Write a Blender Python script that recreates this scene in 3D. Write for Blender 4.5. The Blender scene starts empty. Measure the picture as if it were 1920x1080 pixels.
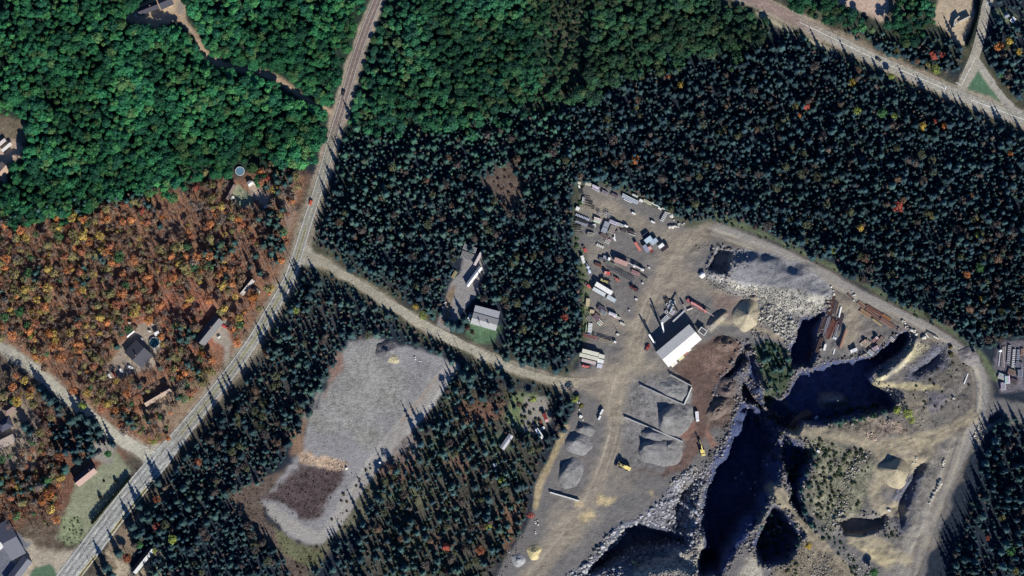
import bpy, math, random
import numpy as np
from mathutils import Vector

# ------------------------------------------------------------------ scene, camera, sky, sun
SC = bpy.context.scene
COL = SC.collection
MPP = 0.4                                   # metres per map pixel of the 1920 x 1080 survey grid
ALT = 2600.0
SUN_EL = math.radians(30.0)
SUN_XY = (0.42, -0.907)                     # horizontal direction towards the sun

cam_d = bpy.data.cameras.new('camera')
cam = bpy.data.objects.new('camera', cam_d)
COL.objects.link(cam)
cam.location = (0, 0, ALT)
cam.rotation_euler = (0, 0, 0)
cam_d.sensor_width = 36.0
cam_d.lens = 36.0 * ALT / 768.0
cam_d.clip_start = 10.0
cam_d.clip_end = 20000.0
SC.camera = cam

world = bpy.data.worlds.new('World')
SC.world = world
world.use_nodes = True
wn = world.node_tree
wn.nodes.clear()
sky = wn.nodes.new('ShaderNodeTexSky')
sky.sky_type = 'NISHITA'
sky.sun_disc = False
sky.sun_elevation = SUN_EL
sky.sun_rotation = math.atan2(SUN_XY[0], SUN_XY[1])
sky.altitude = 300.0
sky.air_density = 0.7
sky.dust_density = 0.0
sky.ozone_density = 10.0
bg = wn.nodes.new('ShaderNodeBackground')
bg.inputs['Strength'].default_value = 0.09
wo = wn.nodes.new('ShaderNodeOutputWorld')
wn.links.new(sky.outputs[0], bg.inputs[0])
wn.links.new(bg.outputs[0], wo.inputs[0])

sun_d = bpy.data.lights.new('sun', 'SUN')
sun_d.energy = 5.0
sun_d.angle = math.radians(0.5)
sun_d.color = (1.0, 0.95, 0.86)
sun = bpy.data.objects.new('sun', sun_d)
COL.objects.link(sun)
sv = Vector((SUN_XY[0] * math.cos(SUN_EL), SUN_XY[1] * math.cos(SUN_EL), math.sin(SUN_EL)))
sun.rotation_euler = sv.to_track_quat('Z', 'Y').to_euler()
sun.location = sv * 3000

SC.view_settings.view_transform = 'Standard'
SC.view_settings.look = 'None'
SC.view_settings.exposure = 0.3
SC.view_settings.gamma = 1.0
SC.view_settings.use_curve_mapping = False

RNG = np.random.default_rng(7)
random.seed(7)

# ------------------------------------------------------------------ small maths
def wx(px): return (np.asarray(px, float) - 960.0) * MPP
def wy(py): return (540.0 - np.asarray(py, float)) * MPP
def poly_w(pts): return np.array([(wx(a), wy(b)) for a, b in pts], float)

def _hash(ix, iy, seed):
    h = (ix.astype(np.int64) * 374761393 + iy.astype(np.int64) * 668265263 + seed * 974711) & 0xffffffff
    h = ((h ^ (h >> 13)) * 1274126177) & 0xffffffff
    return ((h ^ (h >> 16)) & 0xffff) / 65535.0

def vnoise(x, y, scale, seed=0):
    x = np.asarray(x, float) / scale; y = np.asarray(y, float) / scale
    ix = np.floor(x); iy = np.floor(y)
    fx = x - ix; fy = y - iy
    fx = fx * fx * (3 - 2 * fx); fy = fy * fy * (3 - 2 * fy)
    a = _hash(ix, iy, seed); b = _hash(ix + 1, iy, seed); c = _hash(ix, iy + 1, seed); d = _hash(ix + 1, iy + 1, seed)
    return (a * (1 - fx) + b * fx) * (1 - fy) + (c * (1 - fx) + d * fx) * fy

def fbm(x, y, scale, seed=0, octv=4):
    s = 0; amp = 1; tot = 0
    for k in range(octv):
        s = s + amp * vnoise(x, y, scale / 2 ** k, seed + 17 * k); tot += amp; amp *= 0.55
    return s / tot

def seg_dist(x, y, a, b):
    dx, dy = b[0] - a[0], b[1] - a[1]
    L = dx * dx + dy * dy + 1e-9
    t = np.clip(((x - a[0]) * dx + (y - a[1]) * dy) / L, 0, 1)
    return np.hypot(x - a[0] - t * dx, y - a[1] - t * dy), t

def sdist(x, y, poly):
    """signed distance to a polygon, positive inside"""
    d = np.full(x.shape, 1e9); ins = np.zeros(x.shape, bool)
    n = len(poly)
    for i in range(n):
        a = poly[i]; b = poly[(i + 1) % n]
        d = np.minimum(d, seg_dist(x, y, a, b)[0])
        cond = ((a[1] > y) != (b[1] > y))
        with np.errstate(divide='ignore', invalid='ignore'):
            xi = (b[0] - a[0]) * (y - a[1]) / (b[1] - a[1] + 1e-12) + a[0]
        ins ^= cond & (x < xi)
    return np.where(ins, d, -d)

def smooth(t):
    t = np.clip(t, 0, 1)
    return t * t * (3 - 2 * t)

def catmull(pts, n=8):
    P = [np.array(p, float) for p in pts]
    P = [2 * P[0] - P[1]] + P + [2 * P[-1] - P[-2]]
    out = []
    for i in range(1, len(P) - 2):
        for k in range(n):
            t = k / n
            out.append(0.5 * ((2 * P[i]) + (-P[i - 1] + P[i + 1]) * t + (2 * P[i - 1] - 5 * P[i] + 4 * P[i + 1] - P[i + 2]) * t * t
                              + (-P[i - 1] + 3 * P[i] - 3 * P[i + 1] + P[i + 2]) * t ** 3))
    out.append(P[-2])
    return np.array(out)

# ------------------------------------------------------------------ the map: roads and areas, in survey pixels
HIGHWAY = [(722, -30), (708, 0), (690, 45), (672, 95), (655, 150), (640, 205), (625, 255), (610, 310), (592, 370), (574, 425), (555, 487), (538, 532),
           (510, 580), (475, 638), (432, 698), (385, 757), (338, 815), (300, 862), (253, 918), (205, 980), (160, 1040), (125, 1086), (95, 1125)]
HIGHWAY_W = [17, 17, 17, 17, 17, 17, 18, 18, 18, 19, 20, 21, 22, 22, 23, 24, 28, 36, 39, 40, 40, 40, 40]
BYROAD = [(1360, -25), (1395, -8), (1450, 17), (1500, 42), (1562, 72), (1640, 110), (1700, 136), (1770, 166), (1820, 187), (1870, 206), (1925, 226), (1970, 240)]
SIDEROAD = [(1800, 172), (1806, 155), (1818, 128), (1831, 95), (1840, 60), (1846, 25), (1856, -10), (1862, -40)]
SLIPROAD = [(1826, 104), (1848, 138), (1868, 168), (1888, 192), (1915, 215), (1950, 232)]
GRAVELROAD = [(560, 476), (590, 487), (620, 501), (680, 536), (740, 575), (790, 606), (830, 628), (880, 653), (930, 676), (960, 690), (1010, 707), (1055, 716), (1085, 718)]
LANE = [(-20, 640), (20, 662), (60, 690), (100, 724), (140, 756), (190, 797), (240, 831), (285, 856), (300, 864)]
DRIVE_TOP = [(330, 30), (352, 48), (362, 62), (372, 82), (385, 103), (410, 118), (440, 128), (475, 132), (505, 142), (535, 158), (560, 176), (590, 194), (622, 212)]

QUARRY = [(1050, 708), (1084, 692), (1096, 640), (1098, 600), (1096, 560), (1088, 500), (1076, 440), (1076, 390), (1083, 343), (1105, 342), (1150, 352), (1195, 370), (1240, 388),
          (1290, 418), (1335, 412), (1380, 433), (1450, 456), (1500, 481), (1560, 511), (1620, 546), (1680, 576), (1740, 606), (1790, 637), (1832, 668),
          (1856, 708), (1862, 745), (1900, 752), (1930, 755), (1930, 790), (1870, 800), (1848, 815), (1830, 840), (1805, 870), (1795, 900), (1780, 960), (1762, 1000), (1745, 1040), (1735, 1090),
          (925, 1090), (945, 1050), (968, 1020), (985, 985), (1000, 950), (1012, 905), (1038, 850), (1058, 800), (1078, 770), (1088, 742), (1060, 728)]
FIELD = [(655, 640), (700, 630), (740, 648), (790, 654), (830, 668), (850, 690), (838, 705), (815, 740), (772, 790), (735, 830), (700, 880), (668, 930), (650, 962), (620, 1003), (600, 1020),
         (575, 1020), (540, 1003), (505, 965), (490, 940), (520, 905), (550, 870), (560, 845), (575, 805), (600, 760), (615, 715), (636, 672)]
YARD_MID = [(862, 505), (872, 478), (905, 478), (912, 500), (890, 560), (860, 600), (845, 622), (815, 615), (830, 580), (845, 545)]
LUMBER = [(1868, 650), (1885, 638), (1925, 640), (1925, 735), (1880, 735), (1862, 700)]

PITS = {
 'main': ([(1390, 738), (1377, 775), (1366, 805), (1356, 836), (1338, 852), (1328, 885), (1318, 920), (1309, 950), (1306, 1000), (1309, 1040), (1302, 1084), (1352, 1084), (1374, 1050), (1402, 1010),
           (1428, 972), (1447, 938), (1466, 905), (1472, 868), (1476, 838), (1478, 812), (1470, 796), (1445, 770), (1418, 745)], -54, 15),
 'east': ([(1704, 618), (1690, 622), (1660, 648), (1640, 662), (1600, 670), (1562, 676), (1545, 682), (1520, 690), (1500, 690), (1490, 715), (1470, 742), (1448, 765), (1452, 778), (1478, 792), (1505, 790),
           (1545, 800), (1590, 790), (1640, 775), (1690, 768), (1672, 735), (1642, 716), (1634, 706), (1660, 684), (1700, 655), (1710, 636)], -24, 4),
 'dam': ([(1392, 704), (1428, 732), (1468, 748), (1505, 790), (1498, 816), (1462, 806), (1420, 772), (1390, 745)], -38, 6),
 'strip': ([(1556, 562), (1548, 578), (1520, 592), (1502, 590), (1490, 625), (1476, 650), (1478, 690), (1525, 692), (1532, 660), (1538, 620), (1550, 590)], -22, 6),
 'bush': ([(1396, 655), (1402, 688), (1398, 712), (1415, 742), (1440, 770), (1436, 745), (1428, 712), (1425, 690), (1414, 664)], -14, 5),
 'cliff': ([(1392, 640), (1392, 655), (1376, 690), (1352, 712), (1340, 736), (1352, 736), (1372, 708), (1402, 676), (1408, 645)], -11, 4),
 'bench': ([(1466, 812), (1500, 828), (1532, 845), (1522, 880), (1507, 905), (1502, 935), (1512, 965), (1527, 992), (1505, 985), (1490, 955), (1478, 915), (1468, 882), (1460, 840)], -26, 7),
 'south': ([(1452, 942), (1470, 955), (1495, 985), (1508, 1008), (1500, 1030), (1480, 1055), (1450, 1062), (1430, 1060), (1412, 1035), (1408, 1018), (1425, 990), (1440, 965)], -28, 7),
 'pond': ([(1568, 975), (1582, 1002), (1612, 1006), (1640, 1000), (1662, 988), (1668, 952), (1650, 965), (1600, 968)], -9, 4),
 'rubble': ([(1240, 935), (1262, 900), (1300, 880), (1330, 888), (1314, 945), (1308, 1084), (1062, 1084), (1100, 1055), (1140, 1003), (1180, 988)], -16, 18),
 'hollow': ([(1162, 984), (1200, 978), (1250, 990), (1292, 1005), (1300, 1030), (1240, 1032), (1190, 1046), (1150, 1062), (1110, 1084), (1086, 1084), (1122, 1040)], -34, 9),
 'stock': ([(1335, 462), (1365, 466), (1400, 470), (1450, 470), (1490, 490), (1540, 515), (1562, 545), (1562, 562), (1540, 580), (1505, 592), (1470, 594), (1440, 584), (1420, 564), (1380, 552), (1335, 530), (1318, 512)], 4.5, 13),
 'hole': ([(1346, 463), (1372, 472), (1364, 520), (1328, 504)], -9, 3),
 'ridge': ([(1638, 706), (1660, 688), (1704, 650), (1712, 622), (1726, 632), (1722, 655), (1692, 690), (1662, 714), (1648, 716)], 8, 5),
 'scree': ([(1700, 714), (1698, 690), (1730, 670), (1752, 648), (1777, 646), (1778, 682), (1752, 700), (1722, 714)], -7, 9),
 'bank': ([(1848, 772), (1880, 764), (1890, 788), (1862, 802), (1842, 802)], -7, 6),
 'slope': ([(1742, 858), (1732, 890), (1716, 930), (1702, 985), (1688, 1002), (1664, 952), (1690, 905), (1712, 872)], -7, 8),
 'lump': ([(1540, 738), (1565, 734), (1592, 742), (1598, 758), (1580, 768), (1550, 770), (1538, 758)], -10.5, 6),
 'ramp': ([(1316, 610), (1348, 582), (1366, 575), (1368, 590), (1345, 615), (1332, 626)], 4, 5),
}
PITW = {k: (poly_w(v[0]), v[1], v[2]) for k, v in PITS.items()}
QUARRY_W = poly_w(QUARRY)

def height(x, y):
    x = np.atleast_1d(np.asarray(x, float)); y = np.atleast_1d(np.asarray(y, float))
    h = np.zeros(x.shape)
    box = (x > -25) & (x < 400) & (y < 90)
    if box.any():
        xx = x[box]; yy = y[box]
        hh = np.zeros(xx.shape)
        dq = sdist(xx, yy, QUARRY_W)
        q = smooth((dq - 6) / 12)
        hh += q * ((fbm(xx, yy, 22, 3) - 0.5) * 1.6 + (fbm(xx, yy, 4, 5, 3) - 0.5) * 0.7)
        eastq = smooth((xx - 190) / 30)
        hh += q * eastq * (fbm(xx, yy, 11, 13, 4) - 0.5) * 3.4
        wob = (fbm(xx, yy, 16, 11, 5) - 0.5) * 15.0
        rough = (fbm(xx, yy, 9, 21, 4) - 0.5)
        ledge = (fbm(xx, yy, 7, 31, 3) - 0.5)
        for k, (pw, lev, fe) in PITW.items():
            lo = pw.min(0) - 12; hi = pw.max(0) + 12
            m = (xx > lo[0]) & (xx < hi[0]) & (yy > lo[1]) & (yy < hi[1])
            if not m.any(): continue
            s = smooth((sdist(xx[m], yy[m], pw) + wob[m] * (0.55 if fe < 10 else 1.0)) / fe)
            if lev < -24.5:                      # quarried in benches
                q3 = s * 4 + ledge[m] * 1.3
                s = np.where((s > .02) & (s < .98), .45 * s + .55 * np.clip((np.floor(q3) + smooth((q3 % 1.0) * 2.2 - .6)) / 4, 0, 1), s)
            base = hh[m]
            tgt = lev + rough[m] * (8.0 if lev < -10 else 2.4)
            hh[m] = base * (1 - s) + tgt * s
        # fade to level ground at the border of the terrain sheet
        edge = smooth((229 + yy) / 8) * smooth((399 - xx) / 8)
        h[box] = hh * edge
    return h

def H(px, py):
    return float(height(wx(px), wy(py))[0])

# ------------------------------------------------------------------ materials
def new_mat(name):
    m = bpy.data.materials.new(name); m.use_nodes = True
    nt = m.node_tree; b = nt.nodes['Principled BSDF']
    return m, nt, b

MATS = {}
def mat(name, col, rough=0.85, var=0.18, scale=0.8, metal=0.0, objcol=False, spec=0.3):
    if name in MATS: return MATS[name]
    m, nt, b = new_mat(name)
    N = nt.nodes; L = nt.links
    tc = N.new('ShaderNodeTexCoord')
    no = N.new('ShaderNodeTexNoise'); no.inputs['Scale'].default_value = scale; no.inputs['Detail'].default_value = 5
    L.new(tc.outputs['Object'], no.inputs['Vector'])
    mr = N.new('ShaderNodeMapRange'); mr.inputs[1].default_value = 0.3; mr.inputs[2].default_value = 0.7
    mr.inputs[3].default_value = 1 - var; mr.inputs[4].default_value = 1 + var
    L.new(no.outputs['Fac'], mr.inputs[0])
    mu = N.new('ShaderNodeVectorMath'); mu.operation = 'SCALE'
    if objcol:
        oi = N.new('ShaderNodeObjectInfo'); L.new(oi.outputs['Color'], mu.inputs[0])
    else:
        mu.inputs[0].default_value = col[:3]
    L.new(mr.outputs[0], mu.inputs['Scale'])
    L.new(mu.outputs[0], b.inputs['Base Color'])
    b.inputs['Roughness'].default_value = rough
    b.inputs['Metallic'].default_value = metal
    b.inputs['Specular IOR Level'].default_value = spec
    MATS[name] = m
    return m

def ground_mat():
    m, nt, b = new_mat('ground_surface')
    N = nt.nodes; L = nt.links
    at = N.new('ShaderNodeAttribute'); at.attribute_name = 'tint'
    geo = N.new('ShaderNodeNewGeometry')
    total = None
    for sc, amt, det in ((0.9, 0.5, 3), (0.28, 0.45, 4), (0.05, 0.35, 5)):
        no = N.new('ShaderNodeTexNoise'); no.inputs['Scale'].default_value = sc; no.inputs['Detail'].default_value = det
        no.inputs['Roughness'].default_value = 0.65
        L.new(geo.outputs['Position'], no.inputs['Vector'])
        mr = N.new('ShaderNodeMapRange'); mr.inputs[1].default_value = 0.3; mr.inputs[2].default_value = 0.7
        mr.inputs[3].default_value = -amt; mr.inputs[4].default_value = amt
        L.new(no.outputs['Fac'], mr.inputs[0])
        if total is None: total = mr.outputs[0]
        else:
            ad = N.new('ShaderNodeMath'); ad.operation = 'ADD'; L.new(total, ad.inputs[0]); L.new(mr.outputs[0], ad.inputs[1]); total = ad.outputs[0]
    mw = N.new('ShaderNodeMath'); mw.operation = 'MULTIPLY_ADD'
    L.new(total, mw.inputs[0]); L.new(at.outputs['Alpha'], mw.inputs[1]); mw.inputs[2].default_value = 1.0
    mx = N.new('ShaderNodeMath'); mx.operation = 'MAXIMUM'; L.new(mw.outputs[0], mx.inputs[0]); mx.inputs[1].default_value = 0.15
    mu = N.new('ShaderNodeVectorMath'); mu.operation = 'SCALE'
    L.new(at.outputs['Color'], mu.inputs[0]); L.new(mx.outputs[0], mu.inputs['Scale'])
    L.new(mu.outputs[0], b.inputs['Base Color'])
    bp = N.new('ShaderNodeBump'); bp.inputs['Strength'].default_value = 0.5; bp.inputs['Distance'].default_value = 0.35
    L.new(total, bp.inputs['Height']); L.new(bp.outputs[0], b.inputs['Normal'])
    b.inputs['Roughness'].default_value = 0.95
    b.inputs['Specular IOR Level'].default_value = 0.1
    return m
GROUND_M = ground_mat()

def foliage_mat(name, rough=0.75, glow=0.0):
    m, nt, b = new_mat(name)
    N = nt.nodes; L = nt.links
    at = N.new('ShaderNodeAttribute'); at.attribute_name = 'tint'
    oi = N.new('ShaderNodeObjectInfo')
    mu = N.new('ShaderNodeVectorMath'); mu.operation = 'MULTIPLY'
    L.new(at.outputs['Color'], mu.inputs[0]); L.new(oi.outputs['Color'], mu.inputs[1])
    geo = N.new('ShaderNodeNewGeometry')
    no = N.new('ShaderNodeTexNoise'); no.inputs['Scale'].default_value = 0.9; no.inputs['Detail'].default_value = 3
    L.new(geo.outputs['Position'], no.inputs['Vector'])
    mr = N.new('ShaderNodeMapRange'); mr.inputs[1].default_value = 0.3; mr.inputs[2].default_value = 0.7
    mr.inputs[3].default_value = 0.7; mr.inputs[4].default_value = 1.35
    L.new(no.outputs['Fac'], mr.inputs[0])
    ms = N.new('ShaderNodeVectorMath'); ms.operation = 'SCALE'
    L.new(mu.outputs[0], ms.inputs[0]); L.new(mr.outputs[0], ms.inputs['Scale'])
    L.new(ms.outputs[0], b.inputs['Base Color'])
    b.inputs['Roughness'].default_value = rough
    b.inputs['Specular IOR Level'].default_value = 0.15
    if glow:
        tr = N.new('ShaderNodeBsdfTranslucent'); L.new(ms.outputs[0], tr.inputs[0])
        mxs = N.new('ShaderNodeMixShader'); mxs.inputs[0].default_value = glow
        L.new(b.outputs[0], mxs.inputs[1]); L.new(tr.outputs[0], mxs.inputs[2]); L.new(mxs.outputs[0], N['Material Output'].inputs[0])
    return m
FOLIAGE_M = foliage_mat('foliage', glow=.22)
BARK_M = mat('bark', (0.10, 0.075, 0.06), 0.9, 0.3, 2.0)
BARK_PALE_M = mat('pale_bark', (0.30, 0.25, 0.22), 0.9, 0.3, 2.0)
ROCK_M = foliage_mat('rock', 0.9)

# ------------------------------------------------------------------ object helpers
def tag(o, label, cat=None, group=None, kind=None):
    o['label'] = label
    if cat: o['category'] = cat
    if group: o['group'] = group
    if kind: o['kind'] = kind
    return o

def link(o, parent=None):
    COL.objects.link(o)
    if parent is not None: o.parent = parent
    return o

def thing(name, label, cat, px, py, ang=0.0, group=None, z=None):
    """an Empty at the base of a thing; ang = direction on the map in degrees, clockwise from east"""
    o = bpy.data.objects.new(name, None)
    o.empty_display_size = 0.5
    link(o)
    o.location = (wx(px), wy(py), H(px, py) if z is None else z)
    o.rotation_euler = (0, 0, -math.radians(ang))
    return tag(o, label, cat, group)

class MB:
    def __init__(self): self.v = []; self.f = []; self.m = []; self.cur = 0
    def add(self, vs, fs):
        o = len(self.v); self.v += [tuple(map(float, p)) for p in vs]
        self.f += [tuple(o + i for i in f) for f in fs]; self.m += [self.cur] * len(fs)
        return self
    def box(self, c, s, rz=0.0, top=1.0, topy=None):
        topy = top if topy is None else topy
        hx, hy, hz = s[0] / 2, s[1] / 2, s[2] / 2
        vs = []
        for sz, kx, ky in ((-1, 1, 1), (1, top, topy)):
            for sx, sy in ((-1, -1), (1, -1), (1, 1), (-1, 1)):
                x, y = sx * hx * kx, sy * hy * ky
                vs.append((c[0] + x * math.cos(rz) - y * math.sin(rz), c[1] + x * math.sin(rz) + y * math.cos(rz), c[2] + sz * hz))
        return self.add(vs, [(3, 2, 1, 0), (4, 5, 6, 7), (0, 1, 5, 4), (1, 2, 6, 5), (2, 3, 7, 6), (3, 0, 4, 7)])
    def prism_xz(self, prof, y0, y1, k0=1.0):
        """profile in x,z extruded along y"""
        n = len(prof)
        vs = [(x, y0, z) for x, z in prof] + [(x, y1, z) for x, z in prof]
        fs = [tuple(range(n)), tuple(range(2 * n - 1, n - 1, -1))]
        fs += [(i + n, (i + 1) % n + n, (i + 1) % n, i) for i in range(n)]
        return self.add(vs, fs)
    def prism(self, pts, z0, z1):
        n = len(pts)
        vs = [(x, y, z0) for x, y in pts] + [(x, y, z1) for x, y in pts]
        fs = [tuple(range(n - 1, -1, -1)), tuple(range(n, 2 * n))]
        fs += [(i, (i + 1) % n, (i + 1) % n + n, i + n) for i in range(n)]
        return self.add(vs, fs)
    def tube(self, p0, p1, r0, r1=None, n=8):
        r1 = r0 if r1 is None else r1
        p0 = Vector(p0); p1 = Vector(p1); d = (p1 - p0).normalized()
        u = d.orthogonal().normalized(); w = d.cross(u)
        vs = []
        for p, r in ((p0, r0), (p1, r1)):
            for k in range(n):
                a = 2 * math.pi * k / n
                vs.append(p + (u * math.cos(a) + w * math.sin(a)) * r)
        fs = [(k, (k + 1) % n, (k + 1) % n + n, k + n) for k in range(n)] + [tuple(range(n - 1, -1, -1)), tuple(range(n, 2 * n))]
        return self.add(vs, fs)
    def ring(self, c, ro, ri, h, n=14):
        vs = []
        for r, z in ((ro, 0), (ro, h), (ri, h), (ri, 0)):
            for k in range(n):
                a = 2 * math.pi * k / n
                vs.append((c[0] + r * math.cos(a), c[1] + r * math.sin(a), c[2] + z))
        fs = []
        for j in range(4):
            for k in range(n):
                fs.append((j * n + k, j * n + (k + 1) % n, ((j + 1) % 4) * n + (k + 1) % n, ((j + 1) % 4) * n + k))
        return self.add(vs, fs)
    def mesh(self, name, mats):
        me = bpy.data.meshes.new(name)
        me.from_pydata(self.v, [], self.f)
        for m in (mats if isinstance(mats, (list, tuple)) else [mats]): me.materials.append(m)
        if any(self.m): me.polygons.foreach_set('material_index', self.m)
        me.update()
        return me
    def obj(self, name, mats, parent=None, bevel=0.0):
        o = link(bpy.data.objects.new(name, self.mesh(name, mats)), parent)
        if bevel > 0:
            bm = o.modifiers.new('bevel', 'BEVEL'); bm.width = bevel; bm.segments = 1; bm.limit_method = 'ANGLE'
        return o

def copy_thing(o, px, py, ang, label, group=None, color=None, scale=None, z=None):
    c = o.copy(); link(c)
    c.location = (wx(px), wy(py), H(px, py) if z is None else z)
    c.rotation_euler = (0, 0, -math.radians(ang))
    c['label'] = label
    if group: c['group'] = group
    elif 'group' in c: del c['group']
    if scale: c.scale = scale if isinstance(scale, (tuple, list)) else (scale,) * 3
    if color: c.color = (*color, 1)
    for ch in o.children:
        d = ch.copy(); link(d, c)
        if color: d.color = (*color, 1)
        for g in ch.children:
            e = g.copy(); link(e, d)
            if color: e.color = (*color, 1)
    return c

def raw_mesh(name, V, T, mats, mi=None, tint=None):
    """triangle mesh from arrays"""
    me = bpy.data.meshes.new(name)
    V = np.ascontiguousarray(V, np.float32); T = np.ascontiguousarray(T, np.int32)
    me.vertices.add(len(V)); me.vertices.foreach_set('co', V.ravel())
    k = T.shape[1]
    me.loops.add(T.size); me.loops.foreach_set('vertex_index', T.ravel())
    me.polygons.add(len(T)); me.polygons.foreach_set('loop_start', np.arange(0, T.size, k, dtype=np.int32))
    for m in mats: me.materials.append(m)
    if mi is not None: me.polygons.foreach_set('material_index', np.ascontiguousarray(mi, np.int32))
    if tint is not None:
        a = me.attributes.new('tint', 'FLOAT_COLOR', 'POINT')
        a.data.foreach_set('color', np.ascontiguousarray(tint, np.float32).ravel())
    me.update(calc_edges=True)
    return me

# ------------------------------------------------------------------ ground sheet, painted with soil colours, and with bluish shade on pit and forest floors
RES = 1.0
gx = np.arange(-400, 400 + RES, RES); gy = np.arange(-230, 230 + RES, RES)
GX, GY = np.meshgrid(gx, gy)
GZ = height(GX.ravel(), GY.ravel()).reshape(GX.shape)
TINT = np.zeros(GX.shape + (4,))
TINT[...] = (0.022, 0.031, 0.046, 0.6)  # base forest floor, navy of the tree shade put into its colour
WOB = (fbm(GX, GY, 12, 40, 4) - 0.5) * 7.0
WOB2 = (fbm(GX, GY, 5, 60, 3) - 0.5) * 3.0

def paint(pts, col, rough=0.5, feather=2.0, wob=1.0, amt=1.0):
    pw = poly_w(pts)
    lo = pw.min(0) - feather - 8; hi = pw.max(0) + feather + 8
    i0, i1 = np.searchsorted(gx, (lo[0], hi[0])); j0, j1 = np.searchsorted(gy, (lo[1], hi[1]))
    sl = (slice(max(j0, 0), j1), slice(max(i0, 0), i1))
    if GX[sl].size == 0: return
    d = sdist(GX[sl], GY[sl], pw) + (WOB[sl] + WOB2[sl]) * wob
    s = (smooth(d / feather + 0.5) * amt)[..., None]
    TINT[sl] = TINT[sl] * (1 - s) + np.array((*col, rough)) * s

def stroke(pts, w, col, rough=0.4, feather=2.0, wob=0.4, amt=1.0):
    c = catmull(pts, 4); c = np.array([(wx(a), wy(b)) for a, b in c])
    lo = c.min(0) - w * MPP - feather - 6; hi = c.max(0) + w * MPP + feather + 6
    i0, i1 = np.searchsorted(gx, (lo[0], hi[0])); j0, j1 = np.searchsorted(gy, (lo[1], hi[1]))
    sl = (slice(max(j0, 0), j1), slice(max(i0, 0), i1))
    X = GX[sl]; Y = GY[sl]
    if X.size == 0: return
    d = np.full(X.shape, 1e9)
    for a, b in zip(c[:-1], c[1:]): d = np.minimum(d, seg_dist(X, Y, a, b)[0])
    d = w * MPP / 2 - d + (WOB[sl] + WOB2[sl]) * wob
    s = (smooth(d / feather + 0.5) * amt)[..., None]
    TINT[sl] = TINT[sl] * (1 - s) + np.array((*col, rough)) * s
# soils: (area, albedo, contrast, feather)
C_LITTER = (0.235, 0.130, 0.085)
C_YARD = (0.168, 0.160, 0.154)
C_TAN = (0.40, 0.335, 0.235)
C_GREY = (0.265, 0.26, 0.262)
C_BROWN = (0.138, 0.094, 0.080)
C_SHOULDER = (0.33, 0.28, 0.22)
AUTUMN = [(-30, 425), (60, 410), (180, 390), (300, 360), (400, 335), (470, 325), (540, 330), (575, 330), (560, 420), (540, 490), (505, 575), (465, 640), (420, 695), (375, 755), (325, 815), (290, 850),
          (235, 825), (140, 750), (40, 680), (-30, 640)]
G_FLOOR = (0.026, 0.048, 0.034)
paint([(-40, -40), (735, -40), (690, 60), (650, 160), (610, 285), (560, 320), (430, 330), (300, 360), (100, 405), (-40, 430)], G_FLOOR, 0.8, 14, 2)
paint([(700, -40), (1400, -40), (1440, 70), (1250, 125), (1095, 185), (960, 215), (800, 250), (640, 262), (650, 160)], G_FLOOR, 0.8, 20, 2)
paint([(1400, -40), (1860, -40), (1820, 140), (1700, 120), (1560, 60)], (0.045, 0.055, 0.042), 0.8, 14, 2)
paint([(-40, 630), (40, 650), (150, 755), (300, 868), (110, 1100), (-40, 1100)], (0.125, 0.098, 0.074), 0.9, 10, 2)
paint([(300, 890), (330, 900), (260, 1000), (215, 1060), (190, 1100), (120, 1100)], (0.13, 0.11, 0.085), 0.9, 10, 2)
stroke(HIGHWAY[8:], 84, (0.085, 0.075, 0.058), 0.9, 14, 2.0)
stroke(GRAVELROAD, 56, (0.075, 0.075, 0.052), 0.9, 12, 2.0)
stroke(BYROAD, 60, (0.085, 0.085, 0.058), 0.9, 12, 2.0)
stroke(SLIPROAD, 50, (0.085, 0.085, 0.058), 0.9, 12, 2.0)
paint(AUTUMN, C_LITTER, 0.8, 12, 2)
paint([(200, 560), (330, 500), (400, 560), (440, 640), (330, 680), (240, 640)], (0.30, 0.125, 0.08), 0.9, 16, 2, 0.8)
paint([(-30, 800), (90, 760), (150, 800), (235, 850), (200, 900), (110, 960), (40, 990), (-30, 1000)], (0.17, 0.09, 0.062), 0.8, 10, 2)
paint([(855, 700), (960, 720), (1040, 760), (1000, 900), (980, 980), (920, 1090), (640, 1090), (700, 930), (780, 820)], (0.075, 0.072, 0.058), 1.0, 14, 2, .9)
paint([(560, 540), (640, 560), (620, 680), (560, 780), (500, 860), (420, 900), (360, 960), (330, 900), (480, 700)], (0.055, 0.055, 0.052), 1.0, 14, 2, .8)
for k in range(22):
    qx, qy = random.uniform(680, 980), random.uniform(730, 1070)
    paint([(qx + 26 * math.cos(a), qy + 16 * math.sin(a + .4)) for a in np.linspace(0, 5.6, 8)], [(0.15, 0.095, 0.07), (0.12, 0.125, 0.07), (0.10, 0.14, 0.08)][k % 3], 0.9, 10, 2.5, .7)
# woods with open patches
paint([(640, 330), (700, 330), (720, 370), (650, 375)], (0.10, 0.12, 0.06), 0.7, 8, 1.5)
paint([(905, 330), (960, 300), (1000, 340), (985, 400), (930, 395)], (0.12, 0.09, 0.075), 0.8, 14, 2)
paint([(1035, -10), (1090, -10), (1110, 60), (1085, 150), (1040, 215), (1000, 225), (1030, 120)], (0.075, 0.085, 0.055), 0.7, 14, 2)
paint([(850, 750), (930, 745), (940, 775), (900, 800), (850, 785)], (0.17, 0.10, 0.075), 0.8, 8, 1.5)
paint([(660, 880), (720, 855), (740, 880), (690, 960), (650, 1010), (610, 1040), (580, 1090), (540, 1090), (560, 1030)], (0.13, 0.125, 0.085), 0.8, 8, 1.5)
paint([(700, 860), (770, 800), (800, 830), (770, 900), (710, 930)], (0.14, 0.09, 0.075), 0.8, 8, 1.5)
paint([(960, 740), (1000, 735), (1030, 770), (1010, 800), (985, 810), (950, 790)], (0.16, 0.20, 0.10), 0.6, 6, 1.2)
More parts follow.
